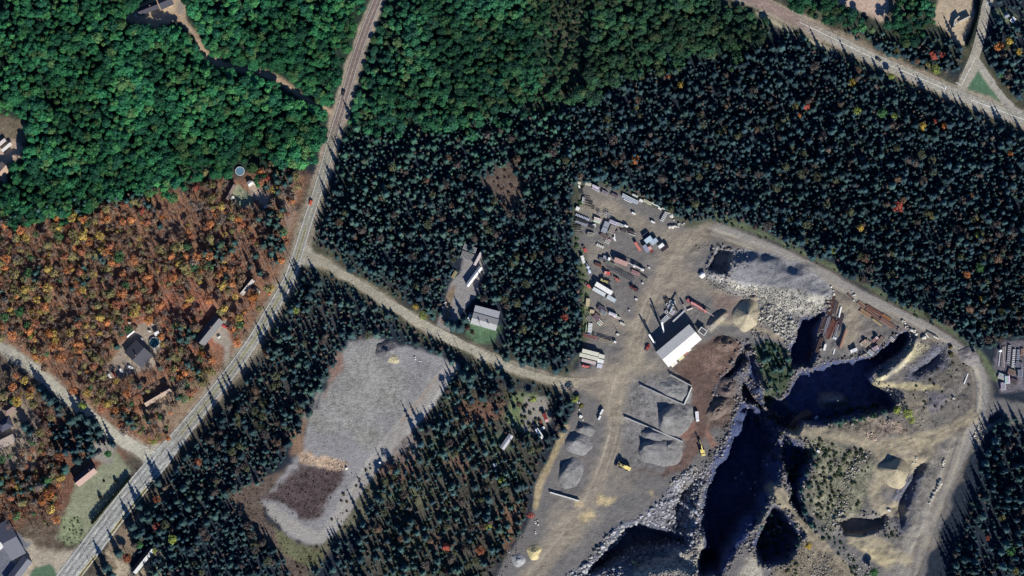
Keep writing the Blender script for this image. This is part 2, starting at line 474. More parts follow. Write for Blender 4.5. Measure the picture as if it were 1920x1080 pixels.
paint([(985, 742), (1022, 748), (1036, 785), (1012, 822), (980, 812), (980, 775)], (0.27, 0.25, 0.215), 0.5, 4)
paint([(935, 950), (985, 930), (980, 990), (945, 1040), (930, 1000)], (0.20, 0.12, 0.08), 0.8, 8, 1.5)
paint([(425, 925), (500, 893), (548, 878), (527, 905), (495, 935), (500, 965), (540, 1008), (592, 1034), (570, 1095), (545, 1095), (520, 1040), (470, 990)], (0.125, 0.095, 0.078), 0.9, 6, 1.5)
paint([(500, 965), (540, 1010), (600, 1040), (580, 1060), (530, 1030)], (0.14, 0.145, 0.08), 0.9, 6, 1.5)
paint([(215, 1000), (262, 960), (275, 1000), (250, 1050), (215, 1095), (180, 1095)], (0.22, 0.17, 0.12), 0.8, 6, 1.5)
# clearings at the houses
paint([(240, 20), (262, 8), (330, -12), (350, 10), (345, 40), (318, 40), (300, 45), (290, 54), (276, 48), (260, 46), (236, 42)], (0.44, 0.34, 0.235), 0.35, 3)
stroke([(340, 8), (338, 30), (352, 50), (362, 62)], 12, (0.30, 0.26, 0.22), 0.3, 3)
stroke(DRIVE_TOP, 14, (0.44, 0.32, 0.22), 0.35, 4, 0.8)
paint([(-10, 215), (40, 222), (56, 240), (50, 262), (30, 275), (-10, 268)], (0.17, 0.14, 0.10), 0.6, 6)
paint([(-10, 262), (26, 266), (44, 278), (40, 296), (20, 308), (-10, 312)], (0.44, 0.33, 0.25), 0.3, 4)
paint([(-10, 312), (14, 308), (20, 322), (12, 340), (-10, 345)], (0.34, 0.27, 0.22), 0.5, 3)
paint([(430, 345), (450, 348), (476, 372), (470, 388), (440, 378), (428, 365)], (0.26, 0.28, 0.185), 0.4, 3)
paint([(466, 340), (480, 345), (505, 372), (500, 382), (488, 385), (470, 362)], (0.42, 0.33, 0.26), 0.4, 3)
paint([(525, 362), (540, 350), (555, 370), (548, 420), (538, 440), (530, 410)], (0.26, 0.19, 0.15), 0.6, 4)
paint([(206, 672), (230, 645), (260, 610), (300, 600), (310, 640), (285, 690), (240, 705), (205, 710), (190, 712)], (0.30, 0.25, 0.20), 0.6, 5)
paint([(412, 600), (428, 596), (432, 650), (428, 690), (416, 690), (420, 650), (402, 640)], (0.34, 0.30, 0.25), 0.4, 3)
paint([(330, 720), (345, 700), (420, 700), (370, 760), (335, 800), (290, 800), (262, 780), (280, 762)], (0.27, 0.20, 0.14), 0.6, 5)
paint([(252, 758), (262, 765), (262, 790), (246, 785)], (0.40, 0.22, 0.13), 0.4, 3)
paint([(0, 765), (50, 750), (70, 790), (78, 830), (60, 880), (20, 880), (-10, 860), (-10, 770)], (0.28, 0.23, 0.18), 0.5, 5)
paint([(140, 905), (180, 880), (215, 845), (245, 885), (240, 900), (180, 985), (150, 1010), (125, 1020), (105, 1010), (125, 960)], (0.25, 0.265, 0.175), 0.5, 4)
paint([(185, 985), (246, 895), (252, 900), (190, 990), (175, 1010), (165, 1000)], (0.38, 0.335, 0.25), 0.4, 3)
paint([(115, 970), (150, 965), (158, 1010), (130, 1025), (110, 1010)], (0.21, 0.24, 0.14), 0.8, 4)
paint([(-10, 1000), (50, 1010), (70, 1030), (150, 1030), (135, 1060), (110, 1090), (-10, 1095)], (0.40, 0.35, 0.27), 0.5, 5)
paint([(-10, 985), (20, 990), (55, 1020), (45, 1060), (15, 1092), (-10, 1092)], (0.155, 0.165, 0.20), 0.3, 3)
paint([(66, 1062), (95, 1056), (112, 1090), (48, 1092)], (0.10, 0.17, 0.105), 0.3, 2, 0.5)
paint([(172, 838), (200, 822), (220, 838), (205, 870), (180, 862)], (0.30, 0.28, 0.24), 0.4, 4)
paint([(200, 1035), (245, 1060), (240, 1090), (205, 1090), (220, 1065)], (0.42, 0.35, 0.25), 0.5, 4)
paint([(250, 1090), (280, 1040), (300, 1030), (310, 1060), (290, 1090)], (0.30, 0.25, 0.17), 0.6, 4)
paint(YARD_MID, (0.27, 0.255, 0.25), 0.35, 3)
paint([(874, 606), (882, 600), (935, 612), (938, 625), (925, 645), (895, 640), (870, 630)], (0.095, 0.165, 0.095), 0.6, 6, 1.5)
paint([(838, 560), (850, 540), (846, 590), (828, 606)], (0.22, 0.165, 0.11), 0.6, 3)
# upper right fields
paint([(1530, -20), (1675, -20), (1668, 25), (1655, 42), (1610, 20), (1560, 8)], (0.47, 0.355, 0.28), 0.4, 4)
paint([(1755, -20), (1828, -20), (1822, 40), (1808, 82), (1780, 68), (1757, 48), (1752, 30)], (0.43, 0.35, 0.25), 0.4, 3)
paint([(1670, -20), (1690, -20), (1690, 35), (1660, 45)], (0.14, 0.12, 0.09), 0.7, 4)
paint([(1834, 130), (1813, 168), (1818, 177), (1876, 199), (1878, 193), (1850, 158)], (0.115, 0.175, 0.115), 0.4, 2, 0.4)
paint([(1788, 172), (1800, 140), (1830, 100), (1842, 118), (1880, 180), (1930, 222), (1925, 236), (1820, 190)], (0.37, 0.345, 0.28), 0.4, 3, 0.5)
paint([(1834, 130), (1813, 168), (1818, 177), (1876, 199), (1878, 193), (1850, 158)], (0.085, 0.165, 0.10), 0.4, 2, 0.4)
paint([(1860, 20), (1885, 10), (1910, 30), (1905, 50), (1885, 45)], (0.13, 0.16, 0.10), 0.5, 3)
# verges
stroke(HIGHWAY, 32, C_SHOULDER, 0.5, 3, 0.7)
stroke(HIGHWAY[8:15], 40, (0.25, 0.22, 0.165), 0.7, 6, 1.2, 0.7)
stroke(BYROAD, 30, (0.35, 0.30, 0.235), 0.5, 3, 0.6)
stroke([(1420, 25), (1480, 58), (1560, 95)], 8, (0.40, 0.36, 0.25), 0.4, 3)
stroke([(1530, 52), (1640, 100), (1760, 158)], 22, (0.25, 0.20, 0.15), 0.7, 5, 1.0, 0.7)
stroke(GRAVELROAD, 20, (0.34, 0.30, 0.22), 0.5, 4, 0.7)
stroke(LANE, 27, (0.35, 0.31, 0.24), 0.5, 4, 0.8)
paint([(548, 505), (562, 455), (582, 462), (600, 492), (585, 500), (570, 500)], (0.37, 0.345, 0.28), 0.4, 3, 0.5)
paint([(262, 842), (300, 830), (312, 855), (290, 885), (270, 870)], (0.40, 0.37, 0.30), 0.4, 3, 0.5)
rt0 = random.Random(21)
# gravel field beside the gravel road
paint(FIELD, C_GREY, 0.5, 4, 1.0)
for k in range(16):
    qx, qy = random.uniform(590, 800), random.uniform(660, 850)
    paint([(qx + 24 * math.cos(a), qy + 16 * math.sin(a + .4)) for a in np.linspace(0, 5.6, 8)], [(0.225, 0.22, 0.225), (0.27, 0.265, 0.22), (0.31, 0.305, 0.29)][k % 3], 0.7, 12, 2.5, .6)
paint([(655, 660), (700, 645), (760, 700), (760, 760), (690, 800), (600, 800), (630, 700)], (0.285, 0.28, 0.255), 0.8, 20, 1, 0.7)
stroke([(848, 690), (812, 738), (768, 788), (733, 828), (694, 880), (655, 935), (630, 978), (606, 1002), (580, 1004), (545, 985), (512, 958)], 27, (0.345, 0.325, 0.30), 0.3, 3, 0.4)
stroke([(842, 712), (806, 760), (765, 810)], 8, (0.42, 0.40, 0.38), 0.4, 3, 0.5)
for k in range(9):
    o = rt0.uniform(-14, 12)
    stroke([(835 + o, 700 + o * .5), (790 + o, 760 + o * .6), (740 + o * .9, 815 + o * .6), (690 + o * .7, 880 + o * .5), (640 + o * .5, 965 + o * .3)], 2.6, (.24, .215, .19) if k % 2 else (.40, .385, .35), .3, 1.5, .2, .5)
for k in range(10):
    x0 = 620 + k * 22 + rt0.uniform(-8, 8)
    stroke([(x0, 660 + rt0.uniform(-10, 60)), (x0 - 20, 740), (x0 - 45, 830)], 3, (.22, .215, .215) if k % 3 else (.34, .33, .30), .5, 2, .6, .4)
stroke([(820, 705), (790, 745), (752, 790)], 6, (0.30, 0.24, 0.19), 0.5, 3, 0.5, 0.7)
paint([(492, 935), (530, 905), (566, 872), (600, 875), (645, 872), (648, 892), (626, 922), (606, 970), (590, 978), (560, 970), (520, 938)], (0.085, 0.064, 0.064), 1.2, 6, 1.3)
paint([(562, 850), (580, 845), (592, 855), (640, 865), (648, 880), (610, 878), (570, 868)], (0.42, 0.31, 0.22), 1.2, 4, 1.2)
paint([(545, 810), (572, 790), (565, 850), (548, 850)], (0.25, 0.16, 0.11), 0.6, 5, 1)
paint([(620, 690), (640, 660), (645, 690), (610, 740)], (0.25, 0.17, 0.14), 0.7, 6, 1)
# quarry
paint(QUARRY, C_YARD, 0.3, 4, 0.8)
for k in range(26):
    qx, qy = [(1120, 380), (1200, 430), (1130, 480), (1200, 540), (1140, 600), (1170, 650), (1280, 470), (1400, 455), (1260, 560), (1120, 740), (1180, 760), (1100, 860), (1160, 900), (1200, 900), (1060, 980), (1000, 1040), (1600, 590), (1640, 620), (1780, 700), (1800, 770), (1840, 780), (1700, 850), (1660, 900), (1760, 880), (1720, 1000), (1640, 640)][k]
    paint([(qx + 34 * math.cos(a), qy + 26 * math.sin(a + .4)) for a in np.linspace(0, 5.6, 8)], (0.17, 0.15, 0.14) if k % 2 else (0.31, 0.265, 0.205), 0.3, 16, 2.5, 0.5)
TANR = (0.312, 0.266, 0.202)
for p, w, a in (
    ([(1060, 716), (1110, 715), (1160, 705), (1185, 680), (1190, 640), (1210, 580), (1245, 515), (1290, 455), (1330, 430)], 34, .75),
    ([(1330, 430), (1380, 450), (1450, 475), (1530, 515), (1600, 555), (1680, 595), (1740, 625), (1790, 655), (1825, 695), (1835, 740), (1825, 790), (1800, 830)], 26, .45),
    ([(1160, 705), (1150, 740), (1152, 800), (1140, 860), (1100, 940), (1060, 1000), (1010, 1060), (985, 1090)], 34, .75),
    ([(1100, 730), (1135, 745), (1152, 780)], 22, .7),
    ([(1185, 690), (1170, 730), (1155, 770)], 20, .6),
    ([(1250, 510), (1290, 530), (1330, 540), (1400, 555)], 34, .55),
    ([(1100, 390), (1160, 400), (1240, 440), (1290, 455)], 34, .45),
    ([(1555, 545), (1580, 570), (1600, 600), (1590, 640)], 30, .75),
    ([(1545, 808), (1600, 825), (1650, 838), (1720, 830), (1790, 800), (1825, 780)], 24, .85),
    ([(1655, 840), (1690, 830), (1740, 828), (1700, 880), (1650, 890)], 40, .6),
    ([(1800, 810), (1790, 860), (1750, 940), (1725, 1000), (1700, 1050), (1690, 1090)], 36, .5),
):
    stroke(p, w, TANR, 0.35, 8, 0.9, a)
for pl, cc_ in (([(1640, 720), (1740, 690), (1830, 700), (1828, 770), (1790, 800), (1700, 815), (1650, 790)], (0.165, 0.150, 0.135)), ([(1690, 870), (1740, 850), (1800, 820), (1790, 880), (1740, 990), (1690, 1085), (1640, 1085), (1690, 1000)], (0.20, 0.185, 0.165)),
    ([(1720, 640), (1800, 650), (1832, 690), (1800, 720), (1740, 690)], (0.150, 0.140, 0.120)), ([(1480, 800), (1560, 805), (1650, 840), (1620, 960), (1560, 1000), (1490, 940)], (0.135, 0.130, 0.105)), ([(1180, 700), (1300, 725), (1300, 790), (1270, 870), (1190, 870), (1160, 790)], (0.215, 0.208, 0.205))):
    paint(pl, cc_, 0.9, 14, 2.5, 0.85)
stroke([(1345, 432), (1400, 450), (1470, 476), (1540, 512), (1610, 552), (1680, 586), (1740, 616), (1790, 647), (1828, 685), (1843, 730), (1838, 780), (1815, 820), (1790, 870), (1755, 945), (1725, 1010), (1700, 1095)], 34, (0.135, 0.12, 0.105), 0.6, 7, 1.0, .7)
stroke([(1345, 432), (1400, 450), (1470, 476), (1540, 512), (1610, 552), (1680, 586), (1740, 616), (1790, 647), (1828, 685), (1843, 730), (1838, 780), (1815, 820), (1790, 870), (1755, 945), (1725, 1010), (1700, 1095)], 22, (0.285, 0.27, 0.25), 0.3, 3, 0.4)
stroke([(1800, 830), (1770, 900), (1740, 965), (1715, 1020), (1690, 1085)], 30, (0.275, 0.258, 0.225), 0.4, 5, 0.7, 0.9)
rt = random.Random(3)
for p in ([(1060, 716), (1120, 712), (1180, 690), (1192, 640), (1212, 580), (1250, 510), (1300, 448)], [(1165, 700), (1152, 760), (1150, 820), (1110, 930), (1060, 1000), (1000, 1075)],
          [(1330, 432), (1450, 475), (1600, 555), (1740, 625), (1825, 695), (1828, 780)], [(1545, 810), (1650, 840), (1790, 800)], [(1800, 815), (1760, 930), (1705, 1070)], [(1290, 690), (1330, 720), (1312, 770), (1300, 830)],
          [(620, 501), (740, 575), (880, 653), (1055, 716)]):
    for k in range(8):
        o = rt.uniform(-13, 13), rt.uniform(-9, 9)
        q = [(a + o[0] + rt.uniform(-4, 4), b + o[1] + rt.uniform(-4, 4)) for a, b in p]
        dark = k % 2
        stroke(q, 3.2, (0.13, 0.11, 0.10) if dark else (0.46, 0.41, 0.32), 0.3, 1.6, 0.25, 0.5)
paint([(1120, 705), (1165, 660), (1182, 600), (1205, 610), (1205, 680), (1250, 690), (1200, 705), (1172, 730), (1168, 790), (1140, 790), (1140, 745)], (0.33, 0.285, 0.215), 0.35, 16, 2, .75)
paint([(1210, 520), (1260, 470), (1300, 500), (1300, 540), (1240, 560)], (0.30, 0.255, 0.20), 0.35, 16, 2, .7)
paint([(1090, 380), (1150, 385), (1200, 425), (1190, 440), (1120, 410)], (0.29, 0.255, 0.20), 0.35, 14, 2, .6)
paint([(1060, 960), (1130, 900), (1150, 930), (1100, 1000), (1020, 1060), (1000, 1040)], (0.30, 0.26, 0.205), 0.35, 14, 2, .6)
paint(PITS['ramp'][0], (0.27, 0.25, 0.21), 0.6, 3, .5)
# reddish soil by the shed
paint([(1258, 690), (1320, 640), (1350, 625), (1395, 640), (1390, 660), (1370, 700), (1340, 735), (1335, 800), (1310, 850), (1290, 880), (1245, 895), (1200, 880), (1240, 885), (1285, 840), (1300, 790), (1295, 730)], C_BROWN, 0.6, 5, 1)
paint([(1318, 660), (1350, 650), (1378, 660), (1360, 690), (1320, 695)], (0.165, 0.112, 0.092), 1.0, 8, 1.5)
for k in range(16):
    cx, cy = 1330 + rt.uniform(-45, 40), 690 + rt.uniform(-40, 90); a0 = rt.uniform(0, 6); rr_ = rt.uniform(15, 40)
    stroke([(cx + rr_ * math.cos(a0 + u), cy + rr_ * .8 * math.sin(a0 + u)) for u in (0, .5, 1.0, 1.5)], 3.0, (0.095, 0.065, 0.06) if k % 2 else (0.27, 0.18, 0.14), 0.3, 1.6, 0.3, 0.6)
paint([(1284, 775), (1300, 790), (1304, 800), (1290, 820), (1274, 822)], (0.25, 0.145, 0.112), 0.2, 3, 0.6)
paint([(1325, 800), (1345, 835), (1335, 842), (1320, 820)], (0.25, 0.15, 0.115), 0.3, 3, 0.6)
paint([(1335, 735), (1390, 740), (1380, 770), (1366, 805), (1345, 800), (1322, 790)], (0.135, 0.10, 0.085), 1.0, 5, 1.2)
paint([(1400, 720), (1440, 745), (1480, 790), (1545, 808), (1500, 812), (1462, 800), (1405, 740)], (0.13, 0.10, 0.095), 0.5, 4)
paint([(1330, 545), (1400, 560), (1430, 615), (1470, 640), (1400, 618), (1350, 590)], (0.22, 0.165, 0.14), 0.5, 6, 1, 0.8)
# pit floors and walls; blue of the shade put into the pit colours
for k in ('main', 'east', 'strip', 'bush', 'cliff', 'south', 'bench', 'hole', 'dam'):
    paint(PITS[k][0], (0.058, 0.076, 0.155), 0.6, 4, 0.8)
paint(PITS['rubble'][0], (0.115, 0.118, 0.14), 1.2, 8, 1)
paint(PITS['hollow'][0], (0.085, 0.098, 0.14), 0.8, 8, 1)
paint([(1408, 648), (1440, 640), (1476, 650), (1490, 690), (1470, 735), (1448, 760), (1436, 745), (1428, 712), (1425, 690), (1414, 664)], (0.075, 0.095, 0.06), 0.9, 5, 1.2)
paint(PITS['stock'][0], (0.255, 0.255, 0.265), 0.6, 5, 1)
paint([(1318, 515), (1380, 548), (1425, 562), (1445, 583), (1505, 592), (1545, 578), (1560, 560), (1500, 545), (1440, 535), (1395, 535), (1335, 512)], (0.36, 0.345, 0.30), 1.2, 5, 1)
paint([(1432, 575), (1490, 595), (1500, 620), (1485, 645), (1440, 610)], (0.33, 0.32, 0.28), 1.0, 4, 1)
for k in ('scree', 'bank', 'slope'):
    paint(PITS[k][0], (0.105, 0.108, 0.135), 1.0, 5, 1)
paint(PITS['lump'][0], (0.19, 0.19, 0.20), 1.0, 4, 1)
paint([(1640, 718), (1690, 722), (1745, 715), (1765, 728), (1735, 735), (1690, 730), (1645, 728)], (0.42, 0.37, 0.23), 0.4, 3)
paint([(1705, 640), (1722, 640), (1740, 650), (1700, 690), (1655, 712), (1640, 712), (1680, 690)], (0.44, 0.40, 0.27), 0.9, 4, 1)
paint([(1735, 735), (1775, 738), (1770, 765), (1745, 772)], (0.155, 0.145, 0.16), 0.7, 4)
paint([(1690, 735), (1735, 735), (1740, 790), (1725, 805), (1705, 790)], (0.21, 0.185, 0.15), 0.6, 5)
paint([(1540, 800), (1600, 792), (1640, 780), (1700, 800), (1700, 815), (1620, 820)], (0.22, 0.19, 0.15), 1.1, 5, 1)
paint([(1648, 795), (1690, 790), (1705, 808), (1660, 812)], (0.32, 0.25, 0.20), 1.3, 5, 1)
paint([(1440, 915), (1460, 900), (1480, 935), (1500, 965), (1520, 990), (1560, 1030), (1600, 1075), (1590, 1085), (1520, 1015), (1480, 965), (1452, 945)], (0.37, 0.32, 0.215), 0.6, 4)
paint([(1505, 820), (1560, 830), (1600, 850), (1640, 880), (1610, 960), (1570, 990), (1540, 985), (1520, 940), (1530, 880)], (0.20, 0.195, 0.14), 1.1, 6, 1.2)
paint([(1500, 1010), (1560, 1030), (1600, 1090), (1440, 1090), (1450, 1065), (1485, 1055)], (0.21, 0.18, 0.135), 1.1, 6, 1.2)
paint([(1590, 1000), (1620, 1012), (1665, 1020), (1690, 1050), (1660, 1070), (1610, 1030)], (0.40, 0.345, 0.215), 0.4, 5, 1)
paint([(1300, 1030), (1318, 1000), (1312, 1085), (1180, 1085), (1200, 1055), (1260, 1035)], (0.34, 0.32, 0.27), 1.2, 6, 1)
paint([(1398, 1050), (1420, 1030), (1440, 1090), (1380, 1090)], (0.36, 0.33, 0.27), 1.0, 5, 1)
paint(LUMBER, (0.15, 0.14, 0.16), 0.8, 4)
for c, r in (((1136, 941), 11), ((1100, 967), 12), ((1083, 948), 6), ((1218, 923), 7)):
    paint([(c[0] + r * 1.2 * math.cos(a), c[1] + r * 0.7 * math.sin(a)) for a in np.linspace(0, 6, 9)], (0.50, 0.40, 0.23), 0.6, 5, 2.2, .85)
stroke([(1083, 340), (1150, 350), (1240, 386), (1290, 418), (1330, 408)], 14, (0.10, 0.105, 0.075), 0.7, 5, 1.0)
stroke([(1084, 345), (1076, 400), (1078, 450), (1096, 560), (1096, 640), (1060, 700)], 12, (0.09, 0.10, 0.07), 0.7, 5, 1.0)
# a rim of rough grass between the haul road and the spruces
stroke([(1345, 405), (1450, 448), (1560, 500), (1680, 566), (1760, 606), (1835, 660), (1866, 710)], 11, (0.12, 0.145, 0.085), 0.6, 4, 0.6)
stroke([(1450, 456), (1560, 508), (1680, 574), (1760, 614), (1832, 668)], 4, (0.10, 0.08, 0.07), 0.4, 1.5, 0.3)
stroke([(1092, 470), (1100, 540), (1098, 620)], 10, (0.14, 0.16, 0.09), 0.7, 4, 0.8)
stroke([(1062, 800), (1040, 850), (1014, 905), (1003, 950)], 9, (0.38, 0.31, 0.19), 0.6, 3, 0.5)

TRACKS = [([(1490, 812), (1545, 812), (1600, 826), (1650, 840), (1720, 832), (1790, 802), (1826, 782)], 20), ([(1655, 842), (1690, 834), (1740, 830), (1715, 870), (1660, 885)], 34), ([(1448, 912), (1468, 930), (1490, 965), (1525, 1005), (1570, 1048), (1600, 1085)], 9),
          ([(1600, 1012), (1640, 1020), (1680, 1040), (1700, 1050)], 22), ([(1660, 895), (1640, 920), (1650, 950), (1690, 960)], 26), ([(1330, 600), (1365, 605), (1400, 612), (1440, 622), (1465, 638)], 8)]
for t_, w_ in TRACKS: stroke(t_, w_, (0.345, 0.298, 0.212), 0.35, 5, 0.8, .9)
for t_, w_ in TRACKS[:3]:
    for o in (-.25, .25): stroke([(a, b + o * w_) for a, b in t_], 2.6, (0.20, 0.17, 0.13), 0.3, 1.5, 0.3, .55)
def off_track(X, Y):
    d = np.full(X.shape, 1e9)
    for t_, w_ in TRACKS:
        for a, b in zip(t_[:-1], t_[1:]): d = np.minimum(d, seg_dist(X, Y, a, b)[0] - w_ / 2)
    return d > 0
nx, ny = len(gx), len(gy)
V = np.stack([GX.ravel(), GY.ravel(), GZ.ravel()], 1)
ii, jj = np.meshgrid(np.arange(nx - 1), np.arange(ny - 1))
F = np.stack([jj * nx + ii, jj * nx + ii + 1, (jj + 1) * nx + ii + 1, (jj + 1) * nx + ii], -1).reshape(-1, 4)
FC = V[F].mean(1)
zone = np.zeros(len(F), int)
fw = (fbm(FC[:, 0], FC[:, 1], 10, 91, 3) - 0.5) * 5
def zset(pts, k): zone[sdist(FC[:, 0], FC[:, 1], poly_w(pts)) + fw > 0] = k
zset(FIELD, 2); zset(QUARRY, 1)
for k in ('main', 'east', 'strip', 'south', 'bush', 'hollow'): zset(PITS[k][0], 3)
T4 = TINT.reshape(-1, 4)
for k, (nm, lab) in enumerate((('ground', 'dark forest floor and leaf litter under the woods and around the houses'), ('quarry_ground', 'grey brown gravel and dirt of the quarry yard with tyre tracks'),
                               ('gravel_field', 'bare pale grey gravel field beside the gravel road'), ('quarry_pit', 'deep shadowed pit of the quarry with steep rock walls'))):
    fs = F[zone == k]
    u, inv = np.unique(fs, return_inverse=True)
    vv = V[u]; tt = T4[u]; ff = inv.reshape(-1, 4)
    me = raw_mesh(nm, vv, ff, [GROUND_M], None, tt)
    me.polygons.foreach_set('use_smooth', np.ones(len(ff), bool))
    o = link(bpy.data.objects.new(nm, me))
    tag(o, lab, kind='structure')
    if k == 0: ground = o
    if k == 0:
        # the same sheet carried on to the horizon
        far = 6000.0
        xs = [-far, -400.0, 400.0, far]; ys = [-far, -230.0, 230.0, far]
        vs = [(a, b, 0) for b in ys for a in xs]
        fs2 = [(j * 4 + i, j * 4 + i + 1, j * 4 + i + 5, j * 4 + i + 4) for j in range(3) for i in range(3) if not (i == 1 and j == 1)]
        n0 = len(vv)
        vv2 = np.vstack([vv, np.array(vs)]); ff2 = np.vstack([ff, np.array(fs2) + n0]); tt2 = np.vstack([tt, np.tile((0.05, 0.07, 0.04, 0.6), (16, 1))])
        me2 = raw_mesh('ground', vv2, ff2, [GROUND_M], None, tt2)
        o.data = me2; bpy.data.meshes.remove(me)

# ------------------------------------------------------------------ roads
def ribbon(name, pts, widths, zoff, cols, parent=None, mat_=None, off0=None, lab=None, n=6, seg=None, rough=0.5, jag=0.0):
    """a strip along a map line; widths and side offsets in map pixels"""
    c = catmull(pts, n)
    wv = np.interp(np.linspace(0, 1, len(c)), np.linspace(0, 1, len(widths)), widths) if hasattr(widths, '__len__') else np.full(len(c), float(widths))
    of = np.zeros(len(c)) if off0 is None else np.interp(np.linspace(0, 1, len(c)), np.linspace(0, 1, len(off0)), off0)
    P = np.stack([wx(c[:, 0]), wy(c[:, 1])], 1)
    d = np.gradient(P, axis=0); d /= np.linalg.norm(d, axis=1)[:, None] + 1e-9
    nrm = np.stack([-d[:, 1], d[:, 0]], 1)
    a = of * MPP + wv * MPP / 2; b = of * MPP - wv * MPP / 2
    if jag:
        a = a + (vnoise(P[:, 0], P[:, 1], 5, 5) - .5) * jag; b = b + (vnoise(P[:, 0], P[:, 1], 5, 6) - .5) * jag
    L = P + nrm * a[:, None]; R = P + nrm * b[:, None]
    m = len(c)
    Vv = np.zeros((2 * m, 3)); Vv[0::2, :2] = L; Vv[1::2, :2] = R
    Vv[:, 2] = zoff
    Ff = np.array([(2 * i + 1, 2 * i + 3, 2 * i + 2, 2 * i) for i in range(m - 1)])
    if seg is not None:
        arc = np.concatenate([[0], np.cumsum(np.linalg.norm(np.diff(P, axis=0), axis=1))])
        on, per, start, stop = seg
        # resample into dashes
        vs = []; fs = []
        s = start * arc[-1]
        while s + on < stop * arc[-1]:
            q = []
            for t in (s, s + on):
                q.append((np.interp(t, arc, L[:, 0]), np.interp(t, arc, L[:, 1]))); q.append((np.interp(t, arc, R[:, 0]), np.interp(t, arc, R[:, 1])))
            k = len(vs); vs += [(x, y, zoff) for x, y in q]; fs.append((k + 1, k + 3, k + 2, k)); s += per
        Vv = np.array(vs); Ff = np.array(fs); tt = np.tile((*cols[0], rough), (len(Vv), 1))
    else:
        cc = np.array(cols, float)
        tt = np.stack([np.interp(np.linspace(0, 1, m), np.linspace(0, 1, len(cc)), cc[:, k]) for k in range(3)] + [np.full(m, rough)], 1)
        tt = np.repeat(tt, 2, axis=0)
    me = raw_mesh(name, Vv, Ff, [mat_ or GROUND_M], None, tt)
    o = link(bpy.data.objects.new(name, me), parent)
    if lab: tag(o, lab, kind='structure')
    return o

PAINT_W = (0.80, 0.80, 0.74); PAINT_Y = (0.58, 0.50, 0.24)
A_UP = (0.22, 0.17, 0.155); A_LOW = (0.30, 0.295, 0.265)
hw_cols = [A_UP] * 6 + [(0.25, 0.235, 0.19)] + [A_LOW] * 3 + [(0.345, 0.34, 0.30)] + [A_LOW] * 5 + [(0.36, 0.365, 0.345)] * 6
highway = ribbon('highway', HIGHWAY, HIGHWAY_W, 0.16, hw_cols, lab='grey asphalt highway crossing the woods, widening to four lanes by the hedge')
hwn = np.array(HIGHWAY_W, float)
ribbon('edge_line', HIGHWAY, .8, 0.20, [(.55, .55, .50)] * 2 + [(.68, .68, .62)] * 3, highway, off0=(hwn / 2 - 1.6), rough=0.2)
ribbon('edge_line', HIGHWAY, .8, 0.20, [(.55, .55, .50)] * 2 + [(.68, .68, .62)] * 3, highway, off0=-(hwn / 2 - 1.6), rough=0.2)
ribbon('centre_line', HIGHWAY[:10], .7, 0.20, [(0.46, 0.41, 0.32)] * 3 + [(0.5, 0.47, 0.33)], highway, rough=0.4)
ribbon('lane_wear', HIGHWAY[:11], 3.2, 0.18, [(0.20, 0.155, 0.142)] * 6 + [(0.27, 0.26, 0.215)] * 4, highway, off0=[4.2], rough=0.2)
ribbon('lane_wear', HIGHWAY[:11], 3.2, 0.18, [(0.20, 0.155, 0.142)] * 6 + [(0.27, 0.26, 0.215)] * 4, highway, off0=[-4.2], rough=0.2)
ribbon('centre_band', HIGHWAY[9:17], 4.0, 0.18, [(0.24, 0.23, 0.14)], highway, rough=0.5)
for o in (5.2, -5.2, 14.2, -14.2):
    ribbon('lane_wear', HIGHWAY[17:], 3.4, 0.18, [(0.25, 0.25, 0.235)], highway, off0=[o], rough=0.7, jag=.5)
for o in (5.6, -5.6):
    ribbon('lane_wear', HIGHWAY[10:18], 3.0, 0.18, [(0.265, 0.258, 0.225)], highway, off0=[o, o, o * 1.2], rough=0.7, jag=.5)
ribbon('centre_line', HIGHWAY[9:17], 0.6, 0.21, [(.56, .55, .45)], highway, off0=[2.4], rough=0.2)
ribbon('centre_line', HIGHWAY[9:17], 0.6, 0.21, [(.56, .55, .45)], highway, off0=[-2.4], rough=0.2)
ribbon('lane_dashes', HIGHWAY[17:], 0.9, 0.20, [PAINT_W], highway, off0=[9.8], seg=(5.0, 11.5, 0.0, 1.0), rough=0.2)
ribbon('lane_dashes', HIGHWAY[17:], 0.9, 0.20, [PAINT_W], highway, off0=[-9.8], seg=(5.0, 11.5, 0.0, 1.0), rough=0.2)
MED1 = [(287, 902), (255, 940), (230, 972), (206, 1004)]
MED2 = [(180, 1042), (162, 1064), (140, 1092), (118, 1120)]
for q in (MED1, MED2):
    ribbon('median_strip', q, 3.0, 0.20, [(0.16, 0.13, 0.055)], highway, rough=1.4, jag=0.5)
    ribbon('median_line', q, 0.9, 0.21, [PAINT_Y], highway, off0=[2.6], rough=0.2)
    ribbon('median_line', q, 1.2, 0.21, [(0.66, 0.62, 0.40)], highway, off0=[-2.8], rough=0.2)
byroad = ribbon('side_highway', BYROAD, 19, 0.16, [(0.29, 0.22, 0.195)] * 3 + [(0.355, 0.34, 0.29)] * 6, lab='two lane road with a pale centre line above the large spruce wood')
ribbon('centre_line', BYROAD[3:8], 0.9, 0.20, [PAINT_W], byroad, rough=0.2)
ribbon('centre_line', BYROAD[8:11], 0.9, 0.20, [PAINT_W], byroad, rough=0.2)
ribbon('stop_line', [(1774, 162), (1771, 171)], 1.6, 0.20, [PAINT_W], byroad, rough=0.2)
sider = ribbon('side_road', SIDEROAD, 18, 0.14, [(0.36, 0.335, 0.28)], lab='short pale road meeting the two lane road beside the grass triangle')
ribbon('centre_line', [(1803, 160), (1818, 130), (1829, 108)], 0.9, 0.20, [PAINT_W], sider, rough=0.2)
ribbon('centre_line', [(1847, 20), (1852, 2), (1857, -14)], 0.9, 0.20, [PAINT_W], sider, rough=0.2)
